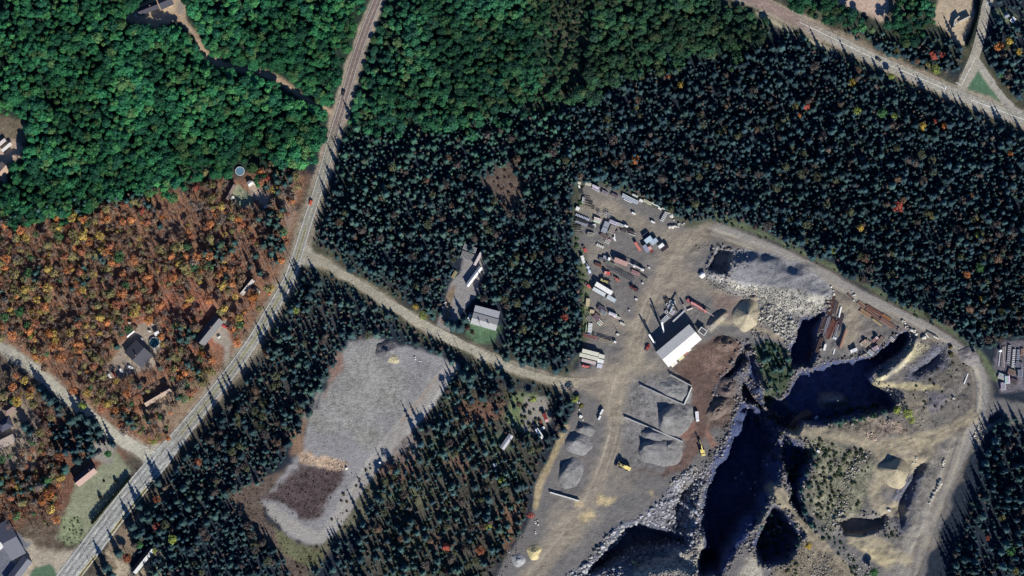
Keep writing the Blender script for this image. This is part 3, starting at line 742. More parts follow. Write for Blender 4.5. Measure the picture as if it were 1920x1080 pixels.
ribbon('stop_line', [(1792, 154), (1802, 160)], 1.0, 0.20, [PAINT_W], sider, rough=0.2)
ribbon('slip_road', SLIPROAD, 12, 0.13, [(0.36, 0.34, 0.30)], lab='narrow pale slip road along the far side of the grass triangle', jag=1.5, rough=0.5)
ribbon('gravel_road', GRAVELROAD, [12, 13, 13, 14, 16, 19, 19, 17, 15, 14, 14, 16, 18], 0.12, [(0.33, 0.30, 0.235), (0.35, 0.325, 0.25), (0.40, 0.375, 0.295), (0.37, 0.345, 0.27), (0.36, 0.32, 0.235)], lab='pale gravel road from the highway to the quarry yard', jag=1.6, rough=0.5)
ribbon('gravel_lane', LANE, [18, 19, 20, 21, 22, 22, 24, 28], 0.12, [(0.36, 0.345, 0.29), (0.44, 0.425, 0.345), (0.46, 0.44, 0.36)], lab='pale gravel lane from the houses in the autumn wood to the highway', jag=1.8, rough=0.55)

# ------------------------------------------------------------------ trees
def quadleaf(c, nrm, s, rng):
    n = nrm / (np.linalg.norm(nrm) + 1e-9)
    u = np.cross(n, rng.normal(size=3)); u /= np.linalg.norm(u) + 1e-9
    w = np.cross(n, u)
    a = s * rng.uniform(.7, 1.2); b = s * rng.uniform(.5, 1.0)
    return [c + u * a, c + w * b, c - u * a, c - w * b]

def ico(rng, n=0):
    t = (1 + 5 ** .5) / 2
    v = np.array([(-1, t, 0), (1, t, 0), (-1, -t, 0), (1, -t, 0), (0, -1, t), (0, 1, t), (0, -1, -t), (0, 1, -t), (t, 0, -1), (t, 0, 1), (-t, 0, -1), (-t, 0, 1)], float)
    v /= np.linalg.norm(v[0])
    f = np.array([(0, 11, 5), (0, 5, 1), (0, 1, 7), (0, 7, 10), (0, 10, 11), (1, 5, 9), (5, 11, 4), (11, 10, 2), (10, 7, 6), (7, 1, 8), (3, 9, 4), (3, 4, 2), (3, 2, 6), (3, 6, 8), (3, 8, 9), (4, 9, 5), (2, 4, 11), (6, 2, 10), (8, 6, 7), (9, 8, 1)])
    for _ in range(n):
        vs = [tuple(p) for p in v]; cache = {}; nf = []
        def mid(a, b):
            k = (min(a, b), max(a, b))
            if k not in cache:
                m = (np.array(vs[a]) + np.array(vs[b])) / 2; m /= np.linalg.norm(m); vs.append(tuple(m)); cache[k] = len(vs) - 1
            return cache[k]
        for a, b, c in f:
            x, y, z = mid(a, b), mid(b, c), mid(c, a); nf += [(a, x, z), (b, y, x), (c, z, y), (x, y, z)]
        v = np.array(vs); f = np.array(nf)
    return v, f

class TM:
    """triangle soup with a bark part and a foliage part"""
    def __init__(self): self.v = []; self.t = []; self.m = []; self.c = []
    def tri(self, vs, fs, mi, col=(1, 1, 1)):
        o = len(self.v); self.v += [tuple(p) for p in vs]; self.t += [tuple(o + i for i in f) for f in fs]; self.m += [mi] * len(fs)
        self.c += [col] * len(vs)
    def limb(self, p0, p1, r0, r1, n=4, mi=0):
        p0 = np.array(p0, float); p1 = np.array(p1, float); d = p1 - p0; d /= np.linalg.norm(d) + 1e-9
        u = np.cross(d, (0.3, 0.9, 0.2)); u /= np.linalg.norm(u) + 1e-9; w = np.cross(d, u)
        vs = [p + (u * math.cos(2 * math.pi * k / n) + w * math.sin(2 * math.pi * k / n)) * r for p, r in ((p0, r0), (p1, r1)) for k in range(n)]
        fs = []
        for k in range(n): a, b = k, (k + 1) % n; fs += [(a, b, b + n), (a, b + n, a + n)]
        self.tri(vs, fs, mi)
    def arrays(self): return np.array(self.v, float), np.array(self.t, int), np.array(self.m, int), np.array(self.c, float)

def spruce_proto(seed, h=12.0, R=2.3, lev=9):
    r = np.random.default_rng(seed); T = TM()
    T.limb((0, 0, 0), (0, 0, h * .97), .22, .03, 5)
    for k in range(lev):
        z = h * (0.10 + 0.88 * (k / (lev - 1)) ** 0.9)
        rad = R * (1 - z / h) ** 0.8 + 0.18
        nb = int(5 + 4 * (1 - k / lev)); ph = r.uniform(0, 6.28)
        for b in range(nb):
            a = ph + 2 * math.pi * b / nb + r.uniform(-.25, .25); L = rad * r.uniform(.6, 1.3)
            w = L * math.pi / nb * r.uniform(.8, 1.15); ca, sa = math.cos(a), math.sin(a)
            dr = r.uniform(.22, .42)
            def pt(q, s, dz): return (q * ca - s * sa, q * sa + s * ca, z + dz)
            g = r.uniform(.75, 1.25)
            T.tri([pt(0, 0, .25), pt(.55 * L, w, -.30 * L - .12), pt(L, 0, -dr * L), pt(.55 * L, -w, -.30 * L - .12), pt(.55 * L, 0, -.12 * L + .08)],
                  [(0, 4, 1), (1, 4, 2), (0, 3, 4), (3, 2, 4)], 1, (g, g, g))
    # dense inner foliage, a darker cone added to block light
    n = 7
    vs = [(0, 0, h * .99)] + [(R * .5 * math.cos(2 * math.pi * k / n), R * .5 * math.sin(2 * math.pi * k / n), h * .12) for k in range(n)]
    T.tri(vs, [(0, 1 + k, 1 + (k + 1) % n) for k in range(n)], 1, (.7, .7, .7))
    return T.arrays()

def leafy_proto(seed, h=10.5, R=3.4, nleaf=230, leaf=.62, flat=.62, gap=0.0, core=True):
    r = np.random.default_rng(seed); T = TM()
    zc = h - R * flat
    T.limb((0, 0, 0), (r.uniform(-.3, .3), r.uniform(-.3, .3), zc * .8), .28, .16, 6)
    lobes = [(np.array((0, 0, zc + R * flat * .25)), R * .62)]
    for k in range(7):
        a = 2 * math.pi * k / 7 + r.uniform(-.3, .3); q = R * r.uniform(.42, .66)
        c = np.array((q * math.cos(a), q * math.sin(a), zc + R * flat * r.uniform(-.45, .35)))
        lobes.append((c, R * r.uniform(.34, .52)))
        T.limb((0, 0, zc * .55), c, .12, .04, 4)
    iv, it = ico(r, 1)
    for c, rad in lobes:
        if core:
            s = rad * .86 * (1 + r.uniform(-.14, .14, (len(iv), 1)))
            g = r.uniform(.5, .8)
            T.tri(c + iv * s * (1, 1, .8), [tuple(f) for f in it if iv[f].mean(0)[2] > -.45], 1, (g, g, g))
        g0 = r.uniform(.85, 1.2)
        for _ in range(int(nleaf / len(lobes))):
            d = r.normal(size=3); d[2] = abs(d[2]) * 1.1 - .25; d /= np.linalg.norm(d)
            p = c + d * rad * (1, 1, .8) * r.uniform(.85, 1.12)
            g = g0 * r.uniform(.75, 1.3)
            T.tri(quadleaf(p, d + r.normal(size=3) * .55, leaf, r), [(0, 1, 2), (0, 2, 3)], 1, (g, g, g))
    return T.arrays()

def bare_proto(seed, h=11.0, R=2.6, nleaf=26):
    r = np.random.default_rng(seed); T = TM()
    lean = np.array((r.uniform(-.6, .6), r.uniform(-.6, .6), 0))
    top = lean + (0, 0, h)
    T.limb((0, 0, 0), lean * .5 + (0, 0, h * .5), .22, .15, 5); T.limb(lean * .5 + (0, 0, h * .5), top, .15, .04, 4)
    for k in range(9):
        z = h * r.uniform(.4, .92); a = r.uniform(0, 6.28); L = R * (1.15 - (z / h) * .6) * r.uniform(.7, 1.2)
        p0 = lean * (z / h) + (0, 0, z); p1 = p0 + (L * math.cos(a), L * math.sin(a), L * r.uniform(.5, 1.0))
        T.limb(p0, p1, .09, .035, 3)
        for _ in range(3):
            t = r.uniform(.35, .95); q = p0 + (p1 - p0) * t
            T.limb(q, q + r.normal(size=3) * (.7, .7, .4) + (0, 0, .45), .045, .02, 3)
        for _ in range(nleaf // 9):
            q = p0 + (p1 - p0) * r.uniform(.3, 1.1) + r.normal(size=3) * .35
            g = r.uniform(.6, 1.4)
            T.tri(quadleaf(q, r.normal(size=3) + (0, 0, 1.0), .34, r), [(0, 1, 2), (0, 2, 3)], 1, (g, g, g))
    return T.arrays()

def shrub_proto(seed, R=1.4, n=70):
    r = np.random.default_rng(seed); T = TM()
    T.limb((0, 0, 0), (0, 0, R * .6), .1, .04, 4)
    for k in range(n):
        d = r.normal(size=3); d[2] = abs(d[2]); d /= np.linalg.norm(d)
        p = d * R * (1, 1, 1.0) * r.uniform(.5, 1.05); g = r.uniform(.6, 1.35)
        T.tri(quadleaf(p, d + r.normal(size=3) * .6, .42, r), [(0, 1, 2), (0, 2, 3)], 1, (g, g, g))
    iv, it = ico(r, 0)
    T.tri(iv * R * .62 * (1 + r.uniform(-.2, .2, (12, 1))) + (0, 0, R * .35), [tuple(f) for f in it], 1, (.75, .75, .75))
    return T.arrays()

PROTO = {'spruce': [spruce_proto(s, 12 + s % 3, 2.75 + .18 * (s % 4)) for s in range(6)],
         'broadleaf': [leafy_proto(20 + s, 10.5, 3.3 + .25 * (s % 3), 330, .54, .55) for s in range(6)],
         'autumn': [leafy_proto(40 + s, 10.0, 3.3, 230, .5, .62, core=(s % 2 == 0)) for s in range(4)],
         'bare': [bare_proto(60 + s) for s in range(6)],
         'shrub': [shrub_proto(80 + s) for s in range(4)]}
BARKOF = {'bare': BARK_PALE_M}

def split_meshes(kind, k):
    """trunk mesh and crown mesh of one tree form"""
    v, t, m, c = PROTO[kind][k]; out = []
    for mi, nm, mm in ((0, 'trunk', BARKOF.get(kind, BARK_M)), (1, 'crown', FOLIAGE_M)):
        tt = t[m == mi]; u, inv = np.unique(tt, return_inverse=True)
        tint = np.concatenate([c[u], np.ones((len(u), 1))], 1)
        out.append(raw_mesh(nm, v[u], inv.reshape(-1, 3), [mm], None, tint))
    return out
TREE_ME = {kd: [split_meshes(kd, k) for k in range(len(PROTO[kd]))] for kd in PROTO}

def tree(kind, name, x, y, s, sz, rot, col, label, group, k, z=None):
    root = bpy.data.objects.new(name, None); link(root); root.empty_display_size = .5
    root.location = (x, y, float(height(x, y)[0]) if z is None else z); root.rotation_euler = (0, 0, rot); root.scale = (s, s, sz)
    tag(root, label, 'shrub' if kind == 'shrub' else 'tree', group)
    tm, cm = TREE_ME[kind][k]
    a = link(bpy.data.objects.new('trunk', tm), root)
    b = link(bpy.data.objects.new('crown', cm), root); b.color = (*col, 1)
    return root

def mass(kind, name, label, X, Y, S, SZ, ROT, COLS, K, Zs):
    Vs = []; Ts = []; Ms = []; Cs = []; off = 0
    for k in range(len(PROTO[kind])):
        sel = np.where(K == k)[0]
        if not len(sel): continue
        v, t, m, c = PROTO[kind][k]
        ca, sa = np.cos(ROT[sel])[:, None], np.sin(ROT[sel])[:, None]
        s = S[sel][:, None]
        px = (v[None, :, 0] * ca - v[None, :, 1] * sa) * s + X[sel][:, None]
        py = (v[None, :, 0] * sa + v[None, :, 1] * ca) * s + Y[sel][:, None]
        pz = v[None, :, 2] * SZ[sel][:, None] + Zs[sel][:, None]
        Vs.append(np.stack([px, py, pz], -1).reshape(-1, 3))
        Cs.append((c[None] * COLS[sel][:, None, :]).reshape(-1, 3))
        n = len(v)
        Ts.append((t[None] + (off + np.arange(len(sel)) * n)[:, None, None]).reshape(-1, 3)); off += n * len(sel)
        Ms.append(np.tile(m, len(sel)))
    Cc = np.concatenate(Cs); Cc = np.concatenate([Cc, np.ones((len(Cc), 1))], 1)
    me = raw_mesh(name, np.concatenate(Vs), np.concatenate(Ts), [BARKOF.get(kind, BARK_M), FOLIAGE_M], np.concatenate(Ms), Cc)
    o = link(bpy.data.objects.new(name, me))
    return tag(o, label, kind='stuff')

# where no forest tree may stand, as a raster of the map at 2 px
RW, RH = 980, 560                      # covers px -20..1940, py -20..1100
def rast():
    a = np.zeros((RH, RW), bool); return a
PXg, PYg = np.meshgrid(np.arange(RW) * 2.0 - 20, np.arange(RH) * 2.0 - 20)
NOTREE = rast()
def block_poly(pts, grow=0.0):
    global NOTREE
    p = np.array(pts, float); lo = p.min(0) - grow - 4; hi = p.max(0) + grow + 4
    i0, i1 = max(0, int((lo[0] + 20) // 2)), min(RW, int((hi[0] + 20) // 2) + 2); j0, j1 = max(0, int((lo[1] + 20) // 2)), min(RH, int((hi[1] + 20) // 2) + 2)
    if i1 <= i0 or j1 <= j0: return
    NOTREE[j0:j1, i0:i1] |= sdist(PXg[j0:j1, i0:i1], PYg[j0:j1, i0:i1], p) > -grow
def block_line(pts, w):
    global NOTREE
    c = catmull(pts, 4)
    d = np.full(PXg.shape, 1e9)
    for a, b in zip(c[:-1], c[1:]):
        lo = np.minimum(a, b) - w - 4; hi = np.maximum(a, b) + w + 4
        i0, i1 = max(0, int((lo[0] + 20) // 2)), min(RW, int((hi[0] + 20) // 2) + 2); j0, j1 = max(0, int((lo[1] + 20) // 2)), min(RH, int((hi[1] + 20) // 2) + 2)
        if i1 <= i0 or j1 <= j0: continue
        d[j0:j1, i0:i1] = np.minimum(d[j0:j1, i0:i1], seg_dist(PXg[j0:j1, i0:i1], PYg[j0:j1, i0:i1], a, b)[0])
    NOTREE |= d < w
block_line(HIGHWAY, 19); block_line(HIGHWAY[15:], 27); block_line(BYROAD, 19); block_line(SIDEROAD, 15); block_line(SLIPROAD, 12); block_line(GRAVELROAD, 13); block_line(LANE, 16); block_line(DRIVE_TOP, 9)
block_poly(QUARRY, 2); block_poly(FIELD, 3); block_poly(YARD_MID, 2); block_poly(LUMBER, 2)
for p in ([(240, 20), (262, 2), (330, -22), (350, 10), (345, 45), (300, 50), (288, 56), (236, 46)], [(-10, 212), (45, 222), (54, 240), (46, 298), (22, 312), (14, 345), (-10, 345)],
          [(428, 345), (450, 300), (480, 335), (505, 372), (492, 390), (440, 380), (415, 385), (412, 365)], [(195, 712), (228, 640), (260, 605), (305, 610), (300, 670), (275, 700), (225, 712)],
          [(360, 635), (400, 580), (432, 595), (430, 690), (416, 690), (385, 655)], [(255, 790), (262, 740), (318, 712), (335, 730), (290, 765)], [(0, 765), (45, 750), (60, 790), (40, 840), (-10, 860)],
          [(130, 900), (170, 855), (190, 830), (240, 850), (250, 895), (180, 1000), (150, 1020), (115, 1000)], [(-20, 985), (40, 1000), (70, 1030), (140, 1030), (100, 1100), (-20, 1100)],
          [(240, 1060), (280, 1020), (298, 1035), (262, 1085), (240, 1085)], [(870, 600), (885, 560), (945, 575), (940, 640), (900, 645), (865, 630)], [(440, 545), (475, 510), (490, 530), (470, 560), (445, 570)],
          [(1525, -20), (1690, -20), (1665, 45), (1600, 22)], [(1750, -20), (1830, -20), (1824, 40), (1806, 88), (1750, 48)], [(1790, 175), (1830, 95), (1930, 225)], [(1870, 15), (1912, 15), (1912, 48), (1880, 48)],
          [(960, 732), (1005, 730), (1038, 765), (1034, 805), (1010, 815), (980, 810), (935, 850), (930, 838), (955, 808), (985, 770)], [(895, 335), (960, 310), (985, 350), (960, 395)], [(855, 755), (925, 750), (930, 775), (895, 795)],
          [(660, 880), (725, 850), (735, 870), (680, 965), (640, 1010), (600, 1040), (560, 1090), (545, 1060), (590, 1030)]):
    block_poly(p)

def free(px, py):
    i = np.clip(((np.asarray(px) + 20) / 2).astype(int), 0, RW - 1); j = np.clip(((np.asarray(py) + 20) / 2).astype(int), 0, RH - 1)
    return ~NOTREE[j, i]

BROADLEAF_A = [(-30, -30), (745, -30), (690, 60), (650, 160), (610, 285), (560, 305), (480, 322), (430, 325), (300, 355), (180, 385), (100, 400), (-30, 425)]
BROADLEAF_B = [(700, -30), (1320, -30), (1400, 10), (1440, 60), (1430, 88), (1360, 105), (1250, 125), (1150, 150), (1095, 185), (1050, 205), (960, 215), (880, 232), (800, 250), (720, 248), (640, 262), (640, 200), (670, 100)]
BROADLEAF_C = [(1405, -30), (1540, -30), (1600, 22), (1650, 60), (1570, 62), (1480, 25)]
BROADLEAF_D = [(1665, -30), (1755, -30), (1752, 50), (1700, 90), (1660, 50)]
SPRUCES = [
    ('big', [(1095, 190), (1160, 152), (1250, 128), (1360, 110), (1440, 90), (1480, 62), (1560, 98), (1650, 135), (1760, 185), (1850, 220), (1960, 262), (1960, 640), (1920, 635), (1866, 640), (1830, 655), (1790, 622), (1680, 560), (1560, 495), (1450, 440), (1380, 415), (1335, 414),
              (1290, 420), (1240, 391), (1150, 354), (1080, 344), (1040, 330), (1040, 230)], 12.4),
    ('mid', [(640, 262), (720, 248), (880, 232), (960, 215), (1050, 205), (1095, 190), (1075, 330), (1070, 440), (1085, 540), (1092, 640), (1050, 695), (960, 672), (940, 640), (950, 580), (880, 560), (905, 470), (870, 455), (840, 530), (815, 600), (740, 555), (620, 482), (585, 450), (600, 380)], 13.0),
    ('west', [(545, 520), (570, 500), (620, 515), (740, 592), (850, 660), (855, 690), (790, 650), (700, 628), (655, 635), (610, 715), (570, 800), (540, 850), (500, 900), (430, 930), (470, 985), (520, 1030), (560, 1090), (240, 1090), (255, 1010), (320, 890), (400, 790), (480, 690)], 14.0),
    ('south', [(855, 690), (900, 672), (960, 705), (1050, 735), (1080, 745), (1050, 830), (1005, 900), (985, 980), (920, 1090), (560, 1090), (660, 985), (710, 900), (770, 825), (830, 745)], 14.5),
    ('east', [(1875, 805), (1960, 790), (1960, 1100), (1770, 1100), (1790, 1020), (1815, 960), (1835, 900), (1850, 850)], 14.0),
    ('road', [(1560, 62), (1640, 55), (1700, 85), (1760, 60), (1805, 92), (1795, 145), (1740, 138), (1650, 100)], 12.0),
    ('corner', [(1855, -30), (1960, -30), (1960, 215), (1900, 180), (1850, 115), (1845, 60)], 13.0),
    ('lot', [(90, 770), (140, 770), (230, 835), (180, 860), (140, 870), (90, 830)], 13.0),
]
COLV = {
 'spruce': [((.046, .100, .118), .5), ((.062, .125, .125), .25), ((.042, .078, .098), .20), ((.10, .085, .075), .05)],
 'broad': [((.036, .180, .075), .42), ((.066, .230, .080), .2), ((.024, .115, .062), .28), ((.085, .175, .065), .10)],
}
def pick(tab, n, rng):
    w = np.array([t[1] for t in tab]); i = rng.choice(len(tab), n, p=w / w.sum())
    c = np.array([t[0] for t in tab])[i]
    return c * rng.uniform(.75, 1.25, (n, 1))

def scatter(poly, step, rng, jit=.52, warp=False):
    p = np.array(poly, float); lo = p.min(0); hi = p.max(0)
    X, Y = np.meshgrid(np.arange(lo[0], hi[0], step), np.arange(lo[1], hi[1], step * .9))
    X = X + (np.arange(X.shape[0]) % 2)[:, None] * step / 2
    X = (X + rng.uniform(-jit, jit, X.shape) * step).ravel(); Y = (Y + rng.uniform(-jit, jit, Y.shape) * step).ravel()
    WX = X + (fbm(X, Y, 60, 301, 4) - .5) * 70; WY = Y + (fbm(X, Y, 60, 302, 4) - .5) * 70
    wa = sdist(WX + rng.normal(0, 11, X.shape), WY + rng.normal(0, 11, X.shape), p) > 0
    k = (wa if warp else (sdist(X, Y, p) > 0)) & free(X, Y) & (X > -36) & (X < 1956) & (Y > -32) & (Y < 1112)
    return X[k], Y[k]

def build_forest(kind, one, massname, masslabel, X, Y, S, SZ, COLS, labelf, maxn=300, pri=None):
    n = len(X); K = RNG.integers(0, len(PROTO[kind]), n); ROT = RNG.uniform(0, 6.28, n)
    Zs = height(wx(X), wy(Y))
    order = np.argsort(-(S + (0 if pri is None else pri)))
    ind = np.zeros(n, bool); ind[order[:maxn]] = True
    for i in np.where(ind)[0]:
        lab, grp = labelf(X[i], Y[i])
        tree(kind, one, wx(X[i]), wy(Y[i]), S[i], SZ[i], ROT[i], COLS[i], lab, grp, K[i], Zs[i])
    r = ~ind
    if r.any(): mass(kind, massname, masslabel, wx(X[r]), wy(Y[r]), S[r], SZ[r], ROT[r], COLS[r], K[r], Zs[r])
    print(massname, n)

# broadleaf woods
r1 = np.random.default_rng(11)
XY = [scatter(BROADLEAF_A, 11.4, r1, .5, True), scatter(BROADLEAF_B, 11.6, r1, .5, True), scatter(BROADLEAF_C, 13, r1), scatter(BROADLEAF_D, 13, r1)]
X = np.concatenate([a for a, _ in XY]); Y = np.concatenate([b for _, b in XY])
reg = np.concatenate([np.full(len(a), i) for i, (a, _) in enumerate(XY)])
big = fbm(X, Y, 90, 71, 3)
n = len(X)
S = (.5 + .85 * r1.random(n) ** 1.8) * (0.8 + .5 * big); SZ = np.clip(.88 + .25 * (big - .5) + r1.uniform(-.12, .12, n), .6, 1.2)
cols = pick(COLV['broad'], n, r1)
tone = smooth((fbm(X, Y, 60, 75, 3) - .32) / .36)[:, None]
cols = cols * (0.66 + .70 * tone)
e = (reg >= 1)
hw = np.full(n, 1e9); cc = catmull(HIGHWAY[:9], 4)
for a, b in zip(cc[:-1], cc[1:]): hw = np.minimum(hw, seg_dist(X, Y, a, b)[0])
hy = np.array(HIGHWAY, float); right = X > np.interp(Y, hy[:, 1], hy[:, 0])
br_ = np.full(n, 1e9); cc = catmull(BYROAD, 4)
for a, b in zip(cc[:-1], cc[1:]): br_ = np.minimum(br_, seg_dist(X, Y, a, b)[0])
by_ = np.array(BYROAD, float); below = (Y > np.interp(X, by_[:, 0], by_[:, 1])) & (X > 1300)
hw = np.where(below, np.minimum(hw, br_), hw); right = right | below
low = smooth((hw - 14) / 72)
SZ = np.where(right, SZ * (.30 + .70 * low), SZ); S = np.where(right, S * (.7 + .3 * low), S)
dd = np.full(n, 1e9); cc = catmull(DRIVE_TOP, 4)
for a, b in zip(cc[:-1], cc[1:]): dd = np.minimum(dd, seg_dist(X, Y, a, b)[0])
SZ *= .55 + .45 * smooth((dd - 6) / 26)
cols[e] = cols[e] * np.array((1.0, .82, .95))
dull = smooth((X - 980) / 80) * (reg == 1)
cols = cols * (1 - dull[:, None] * .42) + np.array((.035, .04, .028)) * dull[:, None] * .42
lowp = (sdist(X, Y, np.array([(1030, -20), (1095, -20), (1110, 60), (1085, 160), (1040, 215), (980, 225), (1020, 120)], float)) > 0)
S[lowp] *= .55; SZ[lowp] *= .45
def lab_broad(px, py):
    if py < 300 and px < 690 and (px < 640 or py < 200): return 'round green leafy tree in the dense green wood on the side of the dirt driveway', 'green leafy trees around the dirt driveway'
    if px < 1330: return 'round green leafy tree in the green wood across the highway from the driveway', 'green leafy trees across the highway from the driveway'
    return 'green leafy tree beside the pale fields above the two lane road', 'green leafy trees by the pale fields'
build_forest('broadleaf', 'broadleaf_tree', 'broadleaf_forest', 'dense green leafy wood seen from above', X, Y, S, SZ, cols, lab_broad)

# spruce woods
r2 = np.random.default_rng(12)
Xs, Ys, Rg, St = [], [], [], []
for i, (nm, pl, st) in enumerate(SPRUCES):
    a, b = scatter(pl, st, r2, .52, i < 2); Xs.append(a); Ys.append(b); Rg.append(np.full(len(a), i)); St.append(np.full(len(a), st))
X = np.concatenate(Xs); Y = np.concatenate(Ys); Rg = np.concatenate(Rg); n = len(X)
dens = fbm(X, Y, 55, 81, 3)
keep = r2.random(n) < np.where(np.isin(Rg, (0, 1)), .97 - .5 * smooth((dens - .55) / .2), .86 - .70 * smooth((dens - .46) / .2) - .2 * (Rg == 3))
X, Y, Rg, dens = X[keep], Y[keep], Rg[keep], dens[keep]; n = len(X)
S = .42 + .85 * r2.random(n) ** 1.6; SZ = (.45 + .55 * S) * r2.uniform(.7, 1.3, n) * (.62 + .8 * fbm(X, Y, 45, 89, 3)) * np.where(Rg == 0, 1.05, 1.0)
pri = np.zeros(n)
tall = np.isin(Rg, (4,)); SZ[tall] *= 1.35
# tall spruces along the highway throw their shadows over it
hd = np.full(n, 1e9); cc = catmull(HIGHWAY[9:17], 4)
for a, b in zip(cc[:-1], cc[1:]): hd = np.minimum(hd, seg_dist(X, Y, a, b)[0])
edge = (hd < 36) & (Rg == 2); SZ[edge] *= 1.05; pri[edge] = .25
cols = pick(COLV['spruce'], n, r2)
br = smooth((fbm(X, Y, 70, 85, 3) - .3) / .4)[:, None]
mid = np.isin(Rg, (1, 2, 3))[:, None]
cols = cols * (0.66 + .42 * br) * np.where(Rg == 0, .88, 1.0)[:, None]
cols = np.where(mid & (br > .5), cols * np.array((1.25, 1.15, .95)), cols)
gr = (np.clip((400 - Y) / 170, 0, 1) * (Rg == 1))[:, None]
cols = cols * (1 - gr * .75) + np.array((.046, .135, .082)) * gr * .75 * (cols.mean(1, keepdims=True) / .09)
def lab_spruce(px, py):
    if px > 1080 and py < 200 and px > 1540 and py < 160: return 'dark spruce in the wood between the two lane road and the pale fields', 'dark spruces by the pale fields'
    if px > 1030 and py < 700: return 'dark blue green spruce in the large wood above the curved haul road', 'dark spruces above the haul road'
    if px > 1700: return 'tall dark spruce beside the long haul road, its shadow falling on the bank', 'tall spruces beside the haul road'
    if py < 700 and px > 580 and py < 470 + (px - 580) * .48: return 'dark green spruce in the wood between the highway and the storage yard', 'spruces between highway and storage yard'
    if px < 250: return 'dark spruce beside the pale gravel lane', 'spruces by the gravel lane'
    if px < 640: return 'tall dark spruce between the highway and the gravel field', 'spruces between highway and gravel field'
    return 'dark spruce in the wood between the gravel field and the quarry', 'spruces between gravel field and quarry'
# low young growth that closes the gaps between the spruces
ux, uy = [], []
for i, (nm, pl, st) in enumerate(SPRUCES):
    a, b = scatter(pl, (8.3, 8.3, 9.5, 14.5)[i] if i < 4 else 11, r2); ux.append(a); uy.append(b)
ux = np.concatenate(ux); uy = np.concatenate(uy); un = len(ux)
us = r2.uniform(.26, .64, un)
X = np.concatenate([X, ux]); Y = np.concatenate([Y, uy]); S = np.concatenate([S, us]); SZ = np.concatenate([SZ, us * r2.uniform(.6, 1.15, un)]); pri = np.concatenate([pri, np.zeros(un)])
uc = pick([((.044, .092, .105), .6), ((.06, .11, .085), .25), ((.11, .085, .075), .15)], un, r2)
cols = np.concatenate([cols, uc])
near_road = np.full(len(X), 1e9)
for line in (GRAVELROAD, BYROAD):
    cc = catmull(line, 4)
    for a, b in zip(cc[:-1], cc[1:]): near_road = np.minimum(near_road, seg_dist(X, Y, a, b)[0])
SZ = SZ * (.42 + .58 * smooth((near_road - 14) / 34))
build_forest('spruce', 'spruce_tree', 'spruce_forest', 'dense dark spruce wood seen from above', X, Y, S, SZ, cols, lab_spruce, 140, pri)
# a few grey and brown leafless trees in the spruce woods
bx, by = [], []
for i in (0, 1, 2, 3, 5, 6):
    a, b = scatter(SPRUCES[i][1], 24, r2); bx.append(a); by.append(b)
bx = np.concatenate(bx); by = np.concatenate(by); kk = r2.random(len(bx)) < .5 * smooth((fbm(bx, by, 60, 88, 3) - .42) / .2); bx, by = bx[kk], by[kk]
rd = np.full(len(bx), 1e9)
for line in (GRAVELROAD, BYROAD, HIGHWAY, SIDEROAD):
    cc = catmull(line, 4)
    for a, b in zip(cc[:-1], cc[1:]): rd = np.minimum(rd, seg_dist(bx, by, a, b)[0])
bx, by = bx[rd > 50], by[rd > 50]; bn = len(bx)
bs = r2.uniform(.7, 1.1, bn)
mass('autumn', 'mixed_trees', 'dull brown and olive trees mixed into the spruce woods', wx(bx), wy(by), bs, bs * .95, r2.uniform(0, 6.28, bn), pick([((.11, .09, .082), .5), ((.10, .11, .062), .38), ((.17, .115, .08), .12)], bn, r2), r2.integers(0, 4, bn), height(wx(bx), wy(by)))

# autumn wood: bare trees over leaf litter, with coloured crowns among them
r3 = np.random.default_rng(13)
a1 = scatter(AUTUMN, 12.5, r3, .52, True); a2 = scatter([(-20, 690), (30, 695), (130, 775), (95, 800), (130, 900), (110, 990), (60, 1000), (-20, 985)], 12.5, r3)
X = np.concatenate([a1[0], a2[0]]); Y = np.concatenate([a1[1], a2[1]]); n = len(X)
keep = r3.random(n) < .85; X, Y = X[keep], Y[keep]; n = len(X)
S = r3.uniform(.75, 1.25, n); SZ = r3.uniform(.75, 1.15, n)
cols = pick([((.30, .12, .06), .4), ((.22, .12, .08), .3), ((.30, .20, .07), .3)], n, r3)
def lab_bare(px, py): return 'bare autumn tree with thin branches over reddish fallen leaves', 'bare trees in the autumn wood'
build_forest('bare', 'bare_tree', 'bare_forest', 'bare leafless autumn wood over reddish leaf litter', X, Y, S, SZ, cols, lab_bare)

CROWN = {'orange': (.46, .18, .06), 'rust': (.30, .115, .06), 'yellow': (.44, .32, .07), 'olive': (.21, .19, .075), 'red': (.40, .10, .07), 'green': (.06, .16, .06), 'lime': (.28, .34, .08), 'brown': (.20, .13, .085), 'pale': (.33, .26, .15), 'grey': (.17, .145, .13)}
a1 = scatter(AUTUMN, 13.5, r3, .52, True); a2 = scatter([(-20, 690), (30, 695), (130, 775), (95, 800), (130, 900), (110, 990), (60, 1000), (-20, 985)], 15, r3)
X = np.concatenate([a1[0], a2[0]]); Y = np.concatenate([a1[1], a2[1]])
clear = fbm(X, Y, 70, 95, 3)
k = r3.random(len(X)) < .94 - .72 * smooth((clear - .5) / .15); X, Y = X[k], Y[k]; n = len(X)
names = ['orange', 'rust', 'yellow', 'olive', 'brown', 'green', 'grey']
zone_h = fbm(X, Y, 38, 97, 3)
idx = np.array([r3.choice(7, p=[.08, .08, .06, .36, .20, .09, .13]) if h < .5 else r3.choice(7, p=[.22, .18, .15, .24, .13, .03, .05]) for h in zone_h])
S = .5 + .65 * r3.random(n) ** 1.3; SZ = S * r3.uniform(.8, 1.05, n)
cols = np.array([CROWN[names[i]] for i in idx]) * r3.uniform(.85, 1.4, (n, 1))
cols = (cols * .86 + cols.mean(1, keepdims=True) * np.array((1.15, 1.0, .8)) * .14) * 1.12
